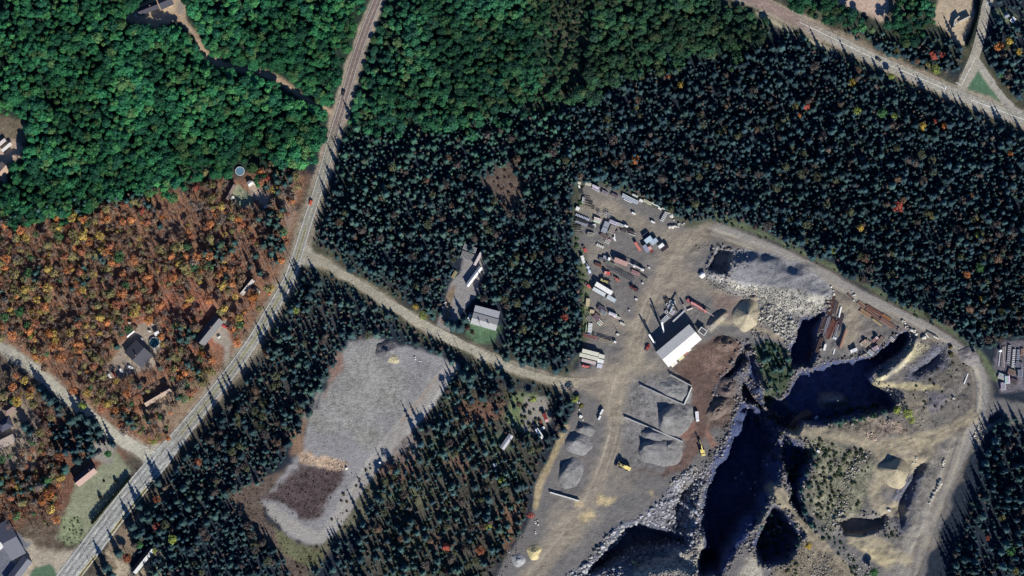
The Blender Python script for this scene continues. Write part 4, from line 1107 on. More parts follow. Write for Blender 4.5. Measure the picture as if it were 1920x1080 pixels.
CN = {(round(float(x), 3), round(float(y), 3)): names[i] for x, y, i in zip(X, Y, idx)}
def lab_aut(px, py):
    c = CN[(round(float(px), 3), round(float(py), 3))]
    return ({'olive': 'olive green', 'rust': 'rust red', 'brown': 'dull brown', 'yellow': 'golden yellow', 'grey': 'thin grey brown'}.get(c, c) + ' crowned tree among the bare trees of the autumn wood', c + ' crowns in the autumn wood')
build_forest('autumn', 'autumn_tree', 'autumn_forest', 'thinly leaved brown and olive autumn crowns seen from above', X, Y, S, SZ, cols, lab_aut, 280)
conif = [(60, 512), (75, 500), (50, 525), (190, 482), (196, 492), (150, 525), (160, 530), (398, 470), (405, 480), (412, 462), (392, 490), (416, 490), (300, 425), (250, 368), (240, 378), (262, 372), (272, 380), (225, 375), (145, 600), (340, 615), (352, 625), (345, 640), (362, 690), (372, 698), (356, 685), (490, 395), (510, 400), (520, 410), (500, 415), (530, 395), (515, 430), (528, 440), (505, 445), (495, 460), (510, 475), (525, 470), (520, 490), (480, 480), (235, 780), (240, 790), (228, 772), (280, 790), (500, 350), (520, 340), (545, 335), (530, 325), (10, 560), (5, 545), (440, 455), (435, 470), (470, 500)]
rc = random.Random(31)
conif += [(cx + rc.gauss(0, 11), cy + rc.gauss(0, 9)) for cx, cy, m in ((65, 510, 4), (190, 485, 5), (155, 525, 4), (400, 480, 8), (345, 630, 7), (365, 690, 5), (255, 372, 9), (505, 410, 12), (515, 455, 10), (240, 785, 5), (520, 345, 6), (30, 400, 6), (100, 395, 6), (160, 385, 6), (215, 378, 7), (60, 900, 6), (40, 920, 6), (15, 900, 5), (120, 880, 5)) for _ in range(m)]
for i, (px, py) in enumerate(conif):
    if not free(px, py): continue
    s = .8 + .1 * (i % 5)
    tree('spruce', 'spruce_tree', wx(px), wy(py), s, s * .95, i, np.array((.045, .10, .09)) * (.8 + .1 * (i % 5)), 'dark green spruce standing among the bare autumn trees', 'dark spruces in the autumn wood', i % 6)

# single trees that stand out
SINGLES = [
 (1190, 300, 'orange', 1.15, 'large orange tree at the edge of the spruces above the storage yard'), (1132, 287, 'brown', .9, 'dull reddish tree among the spruces above the storage yard'),
 (1682, 388, 'red', 1.3, 'broad red orange tree standing alone inside the large spruce wood'), (1692, 376, 'brown', .8, 'small pinkish tree touching the broad red orange tree in the spruce wood'),
 (1612, 427, 'yellow', .9, 'yellow tree among the spruces just below the broad red orange tree'), (1747, 404, 'olive', .9, 'olive yellow tree to the side of the broad red orange tree'), (1826, 408, 'olive', .9, 'olive tree near the far edge of the spruce wood'),
 (1834, 440, 'lime', 1.0, 'wide olive green tree near the far edge of the spruce wood'), (1893, 288, 'orange', .7, 'small orange topped tree below the Y junction in the spruces'), (1812, 515, 'orange', .8, 'orange tree low in the spruce wood above the haul road bend'),
 (1835, 503, 'green', 1.0, 'bright green tree next to the low orange tree in the spruces'), (1596, 155, 'yellow', .9, 'yellow orange tree below the two lane road, among spruces'), (1670, 144, 'lime', .8, 'small lime tree on the verge below the two lane road'),
 (1608, 130, 'brown', .8, 'reddish brown tree below the two lane road'), (1510, 200, 'red', .9, 'red and pink tree low in the wood below the two lane road'), (1490, 200, 'olive', .8, 'small olive tree beside the red and pink tree'),
 (1500, 216, 'orange', .7, 'small peach coloured tree under the red and pink tree'), (1606, 208, 'lime', .9, 'lime green tree inside the spruces left of two green ones'), (1652, 213, 'green', 1.0, 'first of two bright green trees in a row among the spruces'),
 (1676, 217, 'lime', .8, 'second smaller of two bright green trees among the spruces'), (1727, 238, 'yellow', 1.1, 'broad golden tree among spruces below the stop line'), (1770, 236, 'orange', .8, 'orange red tree to the side of the broad golden tree'),
 (1750, 230, 'red', .7, 'small red tree between the golden and the orange red tree'), (1250, 143, 'rust', .8, 'rust brown tree where green wood meets the dark spruces'), (1275, 160, 'yellow', .9, 'yellow brown tree just below the rust brown one at the wood edge'),
 (1192, 202, 'olive', .7, 'single pale olive tree in dark spruces'), (1415, 168, 'rust', .6, 'small rust tree in the dark spruces by the wood edge'),
 (1870, 88, 'orange', 1.1, 'orange tree in the dark wood across the side road'), (1890, 78, 'yellow', 1.0, 'pale yellow tree beside the orange tree across the side road'), (1908, 98, 'yellow', .8, 'small yellow tree under the pale yellow one across the side road'),
 (1750, 105, 'red', 1.1, 'red tree in the wood corner at the road junction'), (1765, 103, 'red', .7, 'small red tree right beside the larger one at the junction'), (1718, 115, 'brown', .8, 'pinkish brown tree on the bank of the two lane road'),
 (1752, 132, 'lime', 1.1, 'lime green tree at the road junction'), (1740, 122, 'olive', .8, 'olive tree touching the lime green tree at the junction'), (1680, 97, 'olive', .7, 'olive yellow bush above the two lane road'),
 (1875, 140, 'green', .8, 'green tree beside the slip road'), (1890, 163, 'pale', .5, 'pale bush beside the slip road'),
 (450, 410, 'orange', 1.0, 'bright orange tree below the house with the blue pool'), (470, 425, 'orange', .7, 'small orange tree beside the bright one below the blue pool house'), (490, 322, 'orange', 1.1, 'orange and gold tree beside the white sheds'),
 (500, 335, 'red', .8, 'red tree beside the orange and gold tree by the white sheds'), (539, 318, 'red', .5, 'small pink tree near the highway by the white sheds'), (510, 308, 'pale', .8, 'pale yellow tree above the white sheds'),
 (110, 408, 'orange', 1.0, 'bright orange tree at the upper edge of the autumn wood'), (140, 400, 'yellow', .9, 'yellow tree at the upper edge of the autumn wood'), (268, 395, 'red', .9, 'pinkish red tree in the upper autumn wood'), (308, 368, 'olive', 1.0, 'olive gold tree where the autumn wood meets the green'),
 (368, 352, 'red', .9, 'red tree at the corner of green wood and autumn wood'), (330, 370, 'olive', 1.0, 'olive green tree near the corner of the autumn wood'), (306, 405, 'orange', .8, 'small orange tree in the middle of the autumn wood'),
 (67, 595, 'yellow', .9, 'golden tree on the edge of the small green grove'), (40, 585, 'green', 1.2, 'green tree in the small grove at the left of the autumn wood'), (55, 610, 'green', .9, 'second green tree under the golden tree'), (60, 632, 'lime', .9, 'lime tree under the grove by the gravel lane'),
 (120, 645, 'lime', .5, 'small bright lime bush in the autumn wood above the lane'), (95, 625, 'orange', 1.2, 'orange gold tree above the gravel lane'), (35, 752, 'yellow', 1.2, 'big bright yellow tree behind the house by the lane'), (156, 760, 'lime', .9, 'yellow green tree standing on the gravel lane'),
 (60, 730, 'orange', 1.0, 'orange tree beside the big bright yellow tree'), (380, 665, 'orange', 1.1, 'orange brown tree in front of the long grey house'), (346, 655, 'olive', .9, 'olive tree at the corner of the long grey house'), (475, 557, 'orange', 1.2, 'orange tree in front of the small house by the highway'),
 (95, 925, 'orange', 1.4, 'very bright orange tree beside the lawn with the hedge'), (82, 940, 'orange', 1.0, 'second bright orange tree beside the lawn with the hedge'), (110, 945, 'rust', 1.1, 'rust orange tree between the bright orange trees and the lawn'), (35, 960, 'orange', .9, 'orange brown tree above the grey roofs'),
 (115, 855, 'rust', 1.2, 'rust red tree above the house with the pink roof'), (205, 850, 'green', .9, 'round green bush beside the parked dark car'), (290, 828, 'lime', .7, 'lime green bush at the junction of lane and highway'), (316, 822, 'orange', .6, 'small orange bush at the junction of lane and highway'),
 (295, 935, 'rust', 1.0, 'rust coloured tree right of the highway, below the lane junction'), (372, 865, 'rust', 1.1, 'tall rust brown tree among the spruces right of the highway'), (293, 985, 'red', .8, 'red brown bush beside the four lane highway'), (325, 1010, 'lime', 1.1, 'lime green tree right of the four lane highway'),
 (388, 978, 'orange', .5, 'tiny orange tree among spruces at the bottom'), (263, 1020, 'green', .9, 'dark green tree beside the long narrow house'), (290, 1032, 'lime', .6, 'yellow green bush at the end of the long narrow house'), (240, 1045, 'rust', 1.1, 'rust brown tree in front of the long narrow house'),
 (556, 582, 'lime', .8, 'lime bush among the spruces beside the highway'), (500, 660, 'rust', .8, 'rust tree beside the highway, among spruces'), (793, 592, 'lime', 1.0, 'yellow green tree beside the gravel road'), (780, 575, 'yellow', .7, 'yellow bush beside the gravel road'),
 (1058, 595, 'red', .9, 'pinkish red tree in the strip of wood beside the storage yard'), (1060, 578, 'brown', .7, 'brown tree in the strip of wood beside the storage yard'), (880, 765, 'brown', .9, 'brown tree in the clearing below the gravel road'), (838, 1025, 'red', 1.0, 'pinkish red tree low in the wood beside the quarry'),
 (900, 1030, 'rust', 1.2, 'rust pink tree near the quarry edge at the bottom'), (835, 1070, 'red', .7, 'small red tree at the very bottom edge'), (995, 965, 'red', .9, 'pink red bush on the edge of the quarry yard'), (916, 985, 'lime', .9, 'yellow green tree in the clearing beside the quarry'),
 (940, 900, 'lime', .8, 'lime tree above the clearing beside the quarry'), (1000, 748, 'lime', .8, 'bright green bush above the three parked trucks'), (1078, 748, 'lime', .9, 'bright green bush at the quarry entrance'), (1090, 760, 'olive', .7, 'olive bush at the quarry entrance'),
 (1700, 775, 'lime', 1.3, 'bright lime tree in the middle of the quarry'), (1680, 768, 'lime', 1.0, 'second lime tree in the middle of the quarry'), (1708, 788, 'lime', .8, 'lowest lime tree in the middle of the quarry'), (1515, 1022, 'yellow', .8, 'single yellow tree beside the deep quarry pit'),
 (1877, 970, 'olive', .8, 'round olive tree among the spruces beside the haul road'), (1893, 1033, 'green', 1.1, 'bright green tree among the spruces beside the haul road'), (1852, 1008, 'red', .6, 'small reddish tree among the spruces beside the haul road'), (1637, 1072, 'green', .9, 'bright green bush at the bottom of the quarry'),
 (1902, 1070, 'olive', .9, 'olive brown tree at the bottom corner'), (1838, 560, 'yellow', .7, 'yellow tree at the spruce edge above the haul road bend'), (1562, 470, 'lime', .7, 'lime bush at the spruce edge above the haul road'), (1545, 463, 'olive', .7, 'olive bush at the spruce edge above the haul road'),
]
for i, (px, py, c, s, lab) in enumerate(SINGLES):
    z = float(height(wx(px), wy(py))[0])
    tree('autumn' if c != 'green' else 'broadleaf', 'tree', wx(px), wy(py), s, s * (.75 + .05 * (i % 5)), i * 1.7, np.array(CROWN[c]) * r3.uniform(.85, 1.15), lab, None, i % 4, z)

# bushes on the quarry mounds and clearings: low cover nobody could count
Xb, Yb, Cb, Sb = [], [], [], []
def bushes(poly, step, c, s0, s1, p=1.0, rs=5):
    r = np.random.default_rng(rs); q = np.array(poly, float); lo = q.min(0); hi = q.max(0)
    X, Y = np.meshgrid(np.arange(lo[0], hi[0], step), np.arange(lo[1], hi[1], step))
    X = (X + r.normal(0, .8, X.shape) * step).ravel(); Y = (Y + r.normal(0, .8, Y.shape) * step).ravel()
    k = (sdist(X, Y, q) > 0) & (r.random(len(X)) < p * (.3 + 1.4 * fbm(X, Y, step * 4, 7, 3))); X = X[k]; Y = Y[k]
    Xb.append(X); Yb.append(Y); Sb.append(r.uniform(s0, s1, len(X))); Cb.append(np.array(c) * r.uniform(.6, 1.4, (len(X), 1)))
bushes([(1410, 645), (1440, 640), (1476, 652), (1488, 692), (1468, 735), (1448, 762), (1430, 712)], 7, (.045, .10, .065), .5, 1.2, .8)
bushes([(1398, 785), (1440, 788), (1438, 806), (1405, 806)], 7, (.05, .10, .07), .5, 1.1, .8)
bushes([(1545, 788), (1590, 770), (1650, 760), (1690, 768), (1640, 785), (1580, 800), (1548, 803)], 7, (.04, .095, .055), .6, 1.5, .8)
bushes([(1510, 830), (1560, 840), (1600, 860), (1560, 960), (1530, 985), (1515, 940)], 8, (.06, .085, .045), .4, 1.2, .45)
bushes([(1500, 960), (1540, 985), (1580, 1020), (1610, 1060), (1650, 1085), (1600, 1085), (1550, 1030)], 7, (.07, .11, .065), .4, 1.1, .6)
bushes([(1430, 985), (1490, 975), (1505, 1010), (1480, 1050), (1430, 1055), (1415, 1030)], 9, (.035, .065, .06), .8, 1.6, .5)
bushes([(1450, 1062), (1500, 1040), (1500, 1085), (1440, 1085)], 7, (.11, .12, .055), .4, 1.0, .5)
bushes([(1470, 820), (1530, 850), (1505, 910), (1510, 970), (1480, 930), (1465, 870)], 10, (.035, .075, .06), .5, 1.4, .45)
bushes([(1655, 975), (1690, 990), (1690, 1010), (1660, 1010)], 6, (.07, .10, .06), .4, 1.0, .7)
bushes([(1340, 404), (1450, 446), (1560, 500), (1680, 565), (1760, 604), (1750, 612), (1560, 508), (1450, 455), (1340, 414)], 8, (.075, .12, .07), .3, .9, .45)
bushes([(1085, 345), (1095, 345), (1090, 480), (1104, 560), (1098, 640), (1086, 640), (1090, 560), (1076, 460)], 7, (.075, .13, .06), .4, 1.1, .6)
bushes([(640, 325), (720, 325), (730, 375), (650, 385)], 9, (.09, .12, .055), .4, 1.0, .6)
bushes([(660, 880), (730, 850), (760, 870), (700, 960), (640, 1010), (590, 1045), (560, 1085), (545, 1060), (600, 1020)], 9, (.11, .10, .06), .3, .9, .5)
bushes([(430, 925), (500, 895), (545, 900), (600, 876), (645, 880), (605, 970), (560, 970), (500, 935), (540, 1010), (570, 1085), (545, 1090), (470, 990)], 6, (.14, .10, .09), .15, .5, .4)
bushes([(850, 755), (925, 750), (930, 775), (895, 795)], 8, (.16, .09, .06), .4, 1.0, .5)
bushes([(860, 700), (960, 720), (1040, 760), (1000, 900), (980, 980), (920, 1085), (640, 1085), (700, 930), (780, 820)], 10, (.085, .105, .058), .4, 1.2, .55, 61)
bushes([(860, 700), (960, 720), (1040, 760), (1000, 900), (980, 980), (920, 1085), (640, 1085), (700, 930), (780, 820)], 14, (.10, .085, .075), .4, 1.1, .4, 62)
bushes([(560, 540), (640, 560), (620, 680), (560, 780), (500, 860), (420, 900), (340, 960), (330, 900), (480, 700)], 13, (.12, .085, .075), .5, 1.3, .5, 63)
bushes([(1490, 805), (1560, 815), (1640, 850), (1610, 960), (1560, 1000), (1520, 950)], 9, (.075, .10, .05), .4, 1.2, .5, 64)
bushes([(1700, 740), (1800, 650), (1830, 690), (1810, 760), (1740, 800)], 12, (.10, .10, .06), .3, .8, .4, 65)
bushes([(1440, 770), (1480, 800), (1520, 805), (1500, 830), (1460, 815)], 7, (.06, .085, .06), .4, 1.0, .5, 66)
bushes([(940, 940), (990, 920), (975, 1000), (935, 1060), (915, 1040)], 9, (.16, .11, .06), .4, 1.1, .5)
bushes([(1700, -10), (1750, -10), (1750, 50), (1700, 80), (1665, 45)], 10, (.05, .11, .05), .8, 1.6, .5)
bushes([(1430, 30), (1550, 90), (1540, 100), (1425, 50)], 8, (.07, .12, .05), .5, 1.1, .5)
bushes([(115, 975), (150, 968), (160, 1012), (130, 1025), (108, 1012)], 6, (.17, .19, .10), .25, .6, .5)
bushes([(1035, -10), (1095, -10), (1108, 60), (1085, 150), (1040, 212), (985, 222), (1025, 120)], 8, (.06, .085, .05), .6, 1.4, .7)
bushes([(1000, 190), (1090, 185), (1090, 330), (1040, 330), (1010, 260)], 9, (.06, .085, .06), .6, 1.4, .6)
bushes([(900, 330), (960, 300), (995, 345), (980, 400), (925, 395)], 9, (.13, .085, .07), .5, 1.1, .5)
X = np.concatenate(Xb); Y = np.concatenate(Yb); S = np.concatenate(Sb); Cc = np.concatenate(Cb)
k = off_track(X, Y); X, Y, S, Cc = X[k], Y[k], S[k], Cc[k]; n = len(X)
mass('shrub', 'undergrowth', 'low scattered green bushes on the quarry mounds and clearings', wx(X), wy(Y), S, S * .9, RNG.uniform(0, 6.28, n), Cc, RNG.integers(0, 4, n), height(wx(X), wy(Y)))

# ------------------------------------------------------------------ buildings
WALL_M = mat('wall_siding', (1, 1, 1), .8, .08, .6, objcol=True)
ROOF_M = mat('roof_shingle', (1, 1, 1), .85, .16, 1.2, objcol=True)
CHIM_M = mat('brick_chimney', (.28, .16, .12), .9, .2, 3)
GLASS_M = mat('dark_glass', (.03, .04, .05), .15, .1, 1, spec=.6)
PAINTED_M = mat('painted_metal', (1, 1, 1), .5, .12, .9, objcol=True)
RUBBER_M = mat('tyre_rubber', (.025, .025, .027), .9, .2, 3)
STEEL_M = mat('dark_steel', (.09, .09, .10), .6, .3, 2)
WHITE_M = mat('white_paint', (.80, .80, .78), .5, .08, 1)
CONC_M = mat('concrete', (.46, .45, .42), .9, .18, 1.5)
WOOD_M = mat('weathered_wood', (.36, .28, .19), .9, .25, 2)

def setc(o, c): o.color = (*c, 1); return o

def house(label, corners, eave, ridge, roofc, wallc=(.55, .52, .47), name='house', cat='house', chimney=None, hip=0.0, over=.45, mono=False, roofc2=None):
    """corners: A,B,C,D on the map, A->B along the ridge"""
    A, B, C, D = [np.array((wx(a), wy(b))) for a, b in corners]
    ctr = (A + B + C + D) / 4
    ux = (B - A) + (C - D); L = np.linalg.norm(ux) / 2; ux = ux / np.linalg.norm(ux)
    W = (np.linalg.norm(D - A) + np.linalg.norm(C - B)) / 2
    ang = math.atan2(ux[1], ux[0])
    t = bpy.data.objects.new(name, None); link(t)
    z0 = float(height(ctr[0], ctr[1])[0])
    t.location = (ctr[0], ctr[1], z0); t.rotation_euler = (0, 0, ang)
    tag(t, label, cat)
    l, w = L / 2 - over, W / 2 - over
    m = MB()
    if hip or mono: m.box((0, 0, eave / 2), (2 * l, 2 * w, eave))
    else:
        zr = eave + (ridge - eave) * (w / (W / 2)) - .05
        m.add([(-l, -w, 0), (-l, w, 0), (-l, w, eave - .05), (-l, 0, zr), (-l, -w, eave - .05), (l, -w, 0), (l, w, 0), (l, w, eave - .05), (l, 0, zr), (l, -w, eave - .05)],
              [(4, 3, 2, 1, 0), (5, 6, 7, 8, 9), (0, 5, 9, 4), (1, 2, 7, 6)])
    setc(m.obj('wall', WALL_M, t), wallc)
    L2, W2, th = L / 2, W / 2, .22
    hx = hip * W2
    if mono:
        r = MB(); r.add([(-L2, -W2, eave), (L2, -W2, eave), (L2, W2, ridge), (-L2, W2, ridge), (-L2, -W2, eave + th), (L2, -W2, eave + th), (L2, W2, ridge + th), (-L2, W2, ridge + th)],
                        [(3, 2, 1, 0), (4, 5, 6, 7), (0, 1, 5, 4), (1, 2, 6, 5), (2, 3, 7, 6), (3, 0, 4, 7)])
        ro = setc(r.obj('roof', ROOF_M, t), roofc)
    else:
        lo = eave - (ridge - eave) * 0.0
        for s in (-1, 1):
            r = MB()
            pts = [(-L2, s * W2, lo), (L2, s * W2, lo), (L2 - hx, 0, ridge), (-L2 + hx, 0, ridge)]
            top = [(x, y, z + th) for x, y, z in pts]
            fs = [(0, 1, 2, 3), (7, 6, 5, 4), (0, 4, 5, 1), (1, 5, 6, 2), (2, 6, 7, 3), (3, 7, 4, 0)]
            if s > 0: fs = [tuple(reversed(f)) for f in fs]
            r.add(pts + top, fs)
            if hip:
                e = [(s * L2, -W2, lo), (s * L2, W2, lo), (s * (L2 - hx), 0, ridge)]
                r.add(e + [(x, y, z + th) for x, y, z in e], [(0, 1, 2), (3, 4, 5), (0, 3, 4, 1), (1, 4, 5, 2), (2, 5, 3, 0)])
            ro = setc(r.obj('roof', ROOF_M, t), roofc if s < 0 or roofc2 is None else roofc2)  # roofc2: slope away from the sun, mostly with its shade put into the colour
    # a door and a few windows on the long sides
    for k, x in enumerate(np.linspace(-l * .7, l * .7, max(2, int(L / 4)))):
        for s in (-1, 1):
            q = MB(); q.box((x, s * (w + .03), 1.45 + .1 * (k % 2)), (1.1, .06, 1.1)); q.obj('window', GLASS_M, t)
    q = MB(); q.box((l * .25, -(w + .04), 1.0), (.95, .08, 2.0)); setc(q.obj('door', PAINTED_M, t), (.6, .6, .58))
    for cx, cy in (chimney or []):
        zc = ridge - abs(cy) * (ridge - eave) / W2
        q = MB(); q.box((cx, cy, zc + .3), (.8, .6, 1.9)); q.box((cx, cy, zc + 1.32), (.95, .75, .14)); q.obj('chimney', CHIM_M, ro)
    return t

NAVY = (.050, .048, .065); SLATE = (.075, .076, .092); BROWNR = (.20, .145, .125)
h1 = house('dark roofed long house on the sandy clearing at the end of the dirt driveway', [(257, 16), (294, 2), (300, 16), (263, 31)], 3.0, 5.2, NAVY, chimney=[(2, 1.2)])
house('dark roofed garage joined to the corner of the long house on the sandy clearing', [(294, -3), (318, -12), (327, 8), (304, 20)], 3.2, 5.6, (.055, .055, .075), name='garage', cat='garage')
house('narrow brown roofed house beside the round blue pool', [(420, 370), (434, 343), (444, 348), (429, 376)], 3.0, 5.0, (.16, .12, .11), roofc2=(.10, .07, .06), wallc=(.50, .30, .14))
house('small house with a tan and a shaded dark roof slope beside the highway, hidden by an orange tree', [(446, 548), (468, 518), (480, 528), (456, 553)], 3.0, 6.4, (.36, .33, .31), roofc2=(.07, .055, .06), chimney=[(1, -1)])
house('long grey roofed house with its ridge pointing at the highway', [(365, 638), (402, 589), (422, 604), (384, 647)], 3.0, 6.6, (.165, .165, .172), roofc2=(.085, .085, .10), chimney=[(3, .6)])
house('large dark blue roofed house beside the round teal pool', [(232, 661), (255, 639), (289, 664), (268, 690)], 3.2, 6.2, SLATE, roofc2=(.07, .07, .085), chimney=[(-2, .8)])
house('narrow low house with a half tan, half shaded dark roof below the teal pool', [(266, 751), (314, 723), (325, 733), (277, 761)], 2.8, 5.6, (.33, .25, .20), roofc2=(.085, .055, .055), chimney=[(4, .5)])
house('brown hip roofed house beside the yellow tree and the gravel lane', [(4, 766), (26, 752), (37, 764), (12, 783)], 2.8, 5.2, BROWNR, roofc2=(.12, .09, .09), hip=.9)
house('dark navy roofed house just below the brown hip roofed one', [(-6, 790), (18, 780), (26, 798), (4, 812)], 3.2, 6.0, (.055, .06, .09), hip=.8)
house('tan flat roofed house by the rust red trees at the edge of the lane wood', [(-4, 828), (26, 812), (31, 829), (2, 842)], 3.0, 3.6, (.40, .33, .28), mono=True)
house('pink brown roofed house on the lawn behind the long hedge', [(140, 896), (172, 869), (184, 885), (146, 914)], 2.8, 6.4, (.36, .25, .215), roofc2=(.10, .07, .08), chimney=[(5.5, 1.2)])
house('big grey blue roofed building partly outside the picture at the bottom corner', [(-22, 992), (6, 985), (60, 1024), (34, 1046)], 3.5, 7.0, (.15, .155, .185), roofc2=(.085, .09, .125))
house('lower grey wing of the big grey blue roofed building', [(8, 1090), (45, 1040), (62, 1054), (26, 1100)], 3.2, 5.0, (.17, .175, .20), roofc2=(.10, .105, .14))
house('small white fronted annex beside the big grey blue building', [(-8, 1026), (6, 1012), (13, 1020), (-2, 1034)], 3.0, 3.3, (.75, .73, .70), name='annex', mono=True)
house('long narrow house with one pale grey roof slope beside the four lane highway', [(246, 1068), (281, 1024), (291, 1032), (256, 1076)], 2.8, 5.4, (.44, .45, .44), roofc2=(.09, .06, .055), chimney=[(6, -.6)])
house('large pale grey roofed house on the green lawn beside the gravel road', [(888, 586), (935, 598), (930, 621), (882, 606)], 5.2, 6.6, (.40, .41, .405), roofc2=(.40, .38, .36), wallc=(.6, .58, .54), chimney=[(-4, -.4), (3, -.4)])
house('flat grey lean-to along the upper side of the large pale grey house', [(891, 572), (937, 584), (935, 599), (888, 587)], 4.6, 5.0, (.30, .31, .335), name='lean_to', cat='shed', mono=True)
shed = house('long shed with a white and a shaded grey roof slope in the quarry yard', [(1228, 660), (1290, 610), (1316, 634), (1254, 688)], 6.8, 7.9, (.86, .85, .80), roofc2=(.50, .50, .49), wallc=(.62, .58, .45), name='quarry_shed', cat='shed', over=.3)
for s_ in (-1, 1):
    q = MB()
    for k in range(17):
        x = (k - 8) * 1.95
        q.add([(x - .07, s_ * .35, 8.13), (x + .07, s_ * .35, 8.13), (x + .07, s_ * 6.3, 7.10), (x - .07, s_ * 6.3, 7.10)], [(0, 1, 2, 3) if s_ < 0 else (3, 2, 1, 0)])
    setc(q.obj('roof_seam', PAINTED_M, shed), (.42, .41, .38))
house('pale grey mobile home beside the parked trucks, below the gravel road', [(937, 838), (955, 812), (963, 818), (945, 844)], 2.8, 3.6, (.42, .42, .45), roofc2=(.46, .46, .48), name='mobile_home', cat='mobile home')
house('small grey roofed cabin in dark shade by the round garden at the side road', [(1880, 27), (1888, 24), (1893, 31), (1885, 35)], 2.6, 4.2, (.20, .215, .27), name='cabin', cat='cabin')
house('small white roofed cabin next to the shaded grey one by the round garden', [(1891, 40), (1898, 32), (1905, 36), (1900, 44)], 2.6, 3.2, (.62, .62, .62), name='cabin', cat='cabin', mono=True)
house('white roofed shed beside the orange tree and the blue pool house', [(463, 343), (469, 338), (475, 345), (468, 351)], 2.4, 3.2, (.72, .71, .68), name='garden_shed', cat='shed')
house('tiny white shed right of the other white shed near the blue pool', [(472, 341), (474, 340), (479, 346), (477, 348)], 2.2, 2.5, (.70, .69, .66), name='garden_shed', cat='shed', mono=True)
house('white roofed shed standing among junk above the teal pool house', [(237, 629), (250, 618), (253, 622), (240, 633)], 2.4, 3.0, (.70, .70, .68), name='garden_shed', cat='shed')
house('small pale shed above the round teal pool', [(289, 624), (298, 620), (300, 626), (292, 631)], 2.2, 2.8, (.62, .62, .62), name='garden_shed', cat='shed', mono=True)
house('long white roofed trailer shed beside the ribbed steel racks, near the pale grey house', [(872, 534), (899, 499), (905, 503), (879, 538)], 3.2, 4.0, (.80, .79, .75), roofc2=(.74, .73, .70), name='trailer_shed', cat='shed')
house('peach roofed building at the left edge below the log trucks', [(-12, 318), (6, 305), (20, 315), (10, 335)], 3.0, 5.0, (.42, .30, .22), roofc2=(.36, .27, .21), name='barn', cat='barn')

def disc_pool(label, px, py, r, c, dark):
    t = thing('pool', label, 'pool', px, py)
    m = MB(); m.ring((0, 0, 0), r, r - .25, 1.25, 28); m.obj('pool_wall', WHITE_M, t)
    w = MB(); w.prism([((r - .25) * math.cos(a), (r - .25) * math.sin(a)) for a in np.linspace(0, 2 * math.pi, 28, endpoint=False)], .1, 1.1)
    w.obj('pool_water', mat('pool_' + dark, c, .25, .1, .3, spec=.5), t)
disc_pool('round light blue pool behind the narrow brown roofed house', 450, 321, 3.4, (.11, .21, .31), 'blue')
disc_pool('round teal pool beside the large dark blue roofed house', 290, 642, 3.9, (.025, .10, .12), 'teal')

# ------------------------------------------------------------------ vehicles (x is forward)
def wheels(t, xs, y, r=.34, w=.24):
    for x in xs:
        for s in (-1, 1):
            m = MB(); m.tube((x, s * y - s * w / 2, r), (x, s * y + s * w / 2, r), r, n=10); m.tube((x, s * (y + w / 2 - .01), r), (x, s * (y + w / 2 + .02), r), r * .5, n=8)
            m.obj('wheel', RUBBER_M, t)

def make_car(label, px, py, ang, color, group=None):
    t = thing('car', label, 'car', px, py, ang, group)
    b = MB()
    b.prism_xz([(-2.2, .35), (2.2, .35), (2.25, .65), (2.1, .82), (1.0, .95), (.45, 1.40), (-1.2, 1.45), (-1.9, 1.0), (-2.2, .9)], -.86, .86)
    setc(b.obj('body', PAINTED_M, t, .07), color)
    g = MB(); g.box((.78, 0, 1.20), (.40, 1.5, .30), top=.7); g.box((-1.55, 0, 1.25), (.45, 1.45, .3), top=.7); g.obj('window', GLASS_M, t)
    wheels(t, (-1.35, 1.4), .82)
    return t

def make_pickup(label, px, py, ang, color, group=None):
    t = thing('pickup_truck', label, 'pickup', px, py, ang, group)
    b = MB()
    b.prism_xz([(-2.7, .5), (2.7, .5), (2.75, .9), (2.6, 1.1), (1.45, 1.2), (.9, 1.8), (-.6, 1.85), (-.75, 1.15), (-2.7, 1.15)], -.95, .95)
    setc(b.obj('body', PAINTED_M, t, .06), color)
    g = MB(); g.box((1.22, 0, 1.5), (.42, 1.6, .4), top=.75); g.obj('windscreen', GLASS_M, t)
    q = MB(); q.box((-1.75, 0, 1.17), (1.75, 1.6, .08)); q.obj('cargo_bed', STEEL_M, t)
    wheels(t, (-1.7, 1.75), .88, .4, .28)
    return t

def make_truck(label, px, py, ang, cabc, boxc, Lb=7.0, boxh=2.6, name='box_truck', cat='truck', flat=False, group=None):
    t = thing(name, label, cat, px, py, ang, group)
    tot = Lb + 2.4
    x0 = -tot / 2
    f = MB(); f.box((0, 0, .75), (tot - .3, .9, .3)); f.obj('chassis', STEEL_M, t)
    if flat:
        q = MB(); q.box((x0 + Lb / 2, 0, 1.1), (Lb, 2.45, .22)); q.box((x0 + Lb - .1, 0, 1.7), (.15, 2.45, 1.1)); setc(q.obj('flat_bed', PAINTED_M, t), boxc)
    else:
        q = MB(); q.box((x0 + Lb / 2, 0, 1.0 + boxh / 2), (Lb, 2.5, boxh))
        for k in range(5): q.box((x0 + Lb * (k + .5) / 5, 0, 1.0 + boxh + .03), (.08, 2.45, .06))
        setc(q.obj('cargo_box', PAINTED_M, t, .05), boxc)
    xc = x0 + Lb + 1.25
    c = MB(); c.prism_xz([(xc - 1.05, .6), (xc + 1.1, .6), (xc + 1.1, 1.5), (xc + .75, 2.7), (xc - 1.05, 2.75)], -1.15, 1.15); setc(c.obj('cab', PAINTED_M, t, .06), cabc)
    g = MB(); g.box((xc + .98, 0, 2.1), (.22, 2.0, .7)); g.obj('windscreen', GLASS_M, t)
    wheels(t, (x0 + 1.2, x0 + 2.5, xc + .2), 1.1, .5, .35)
    return t

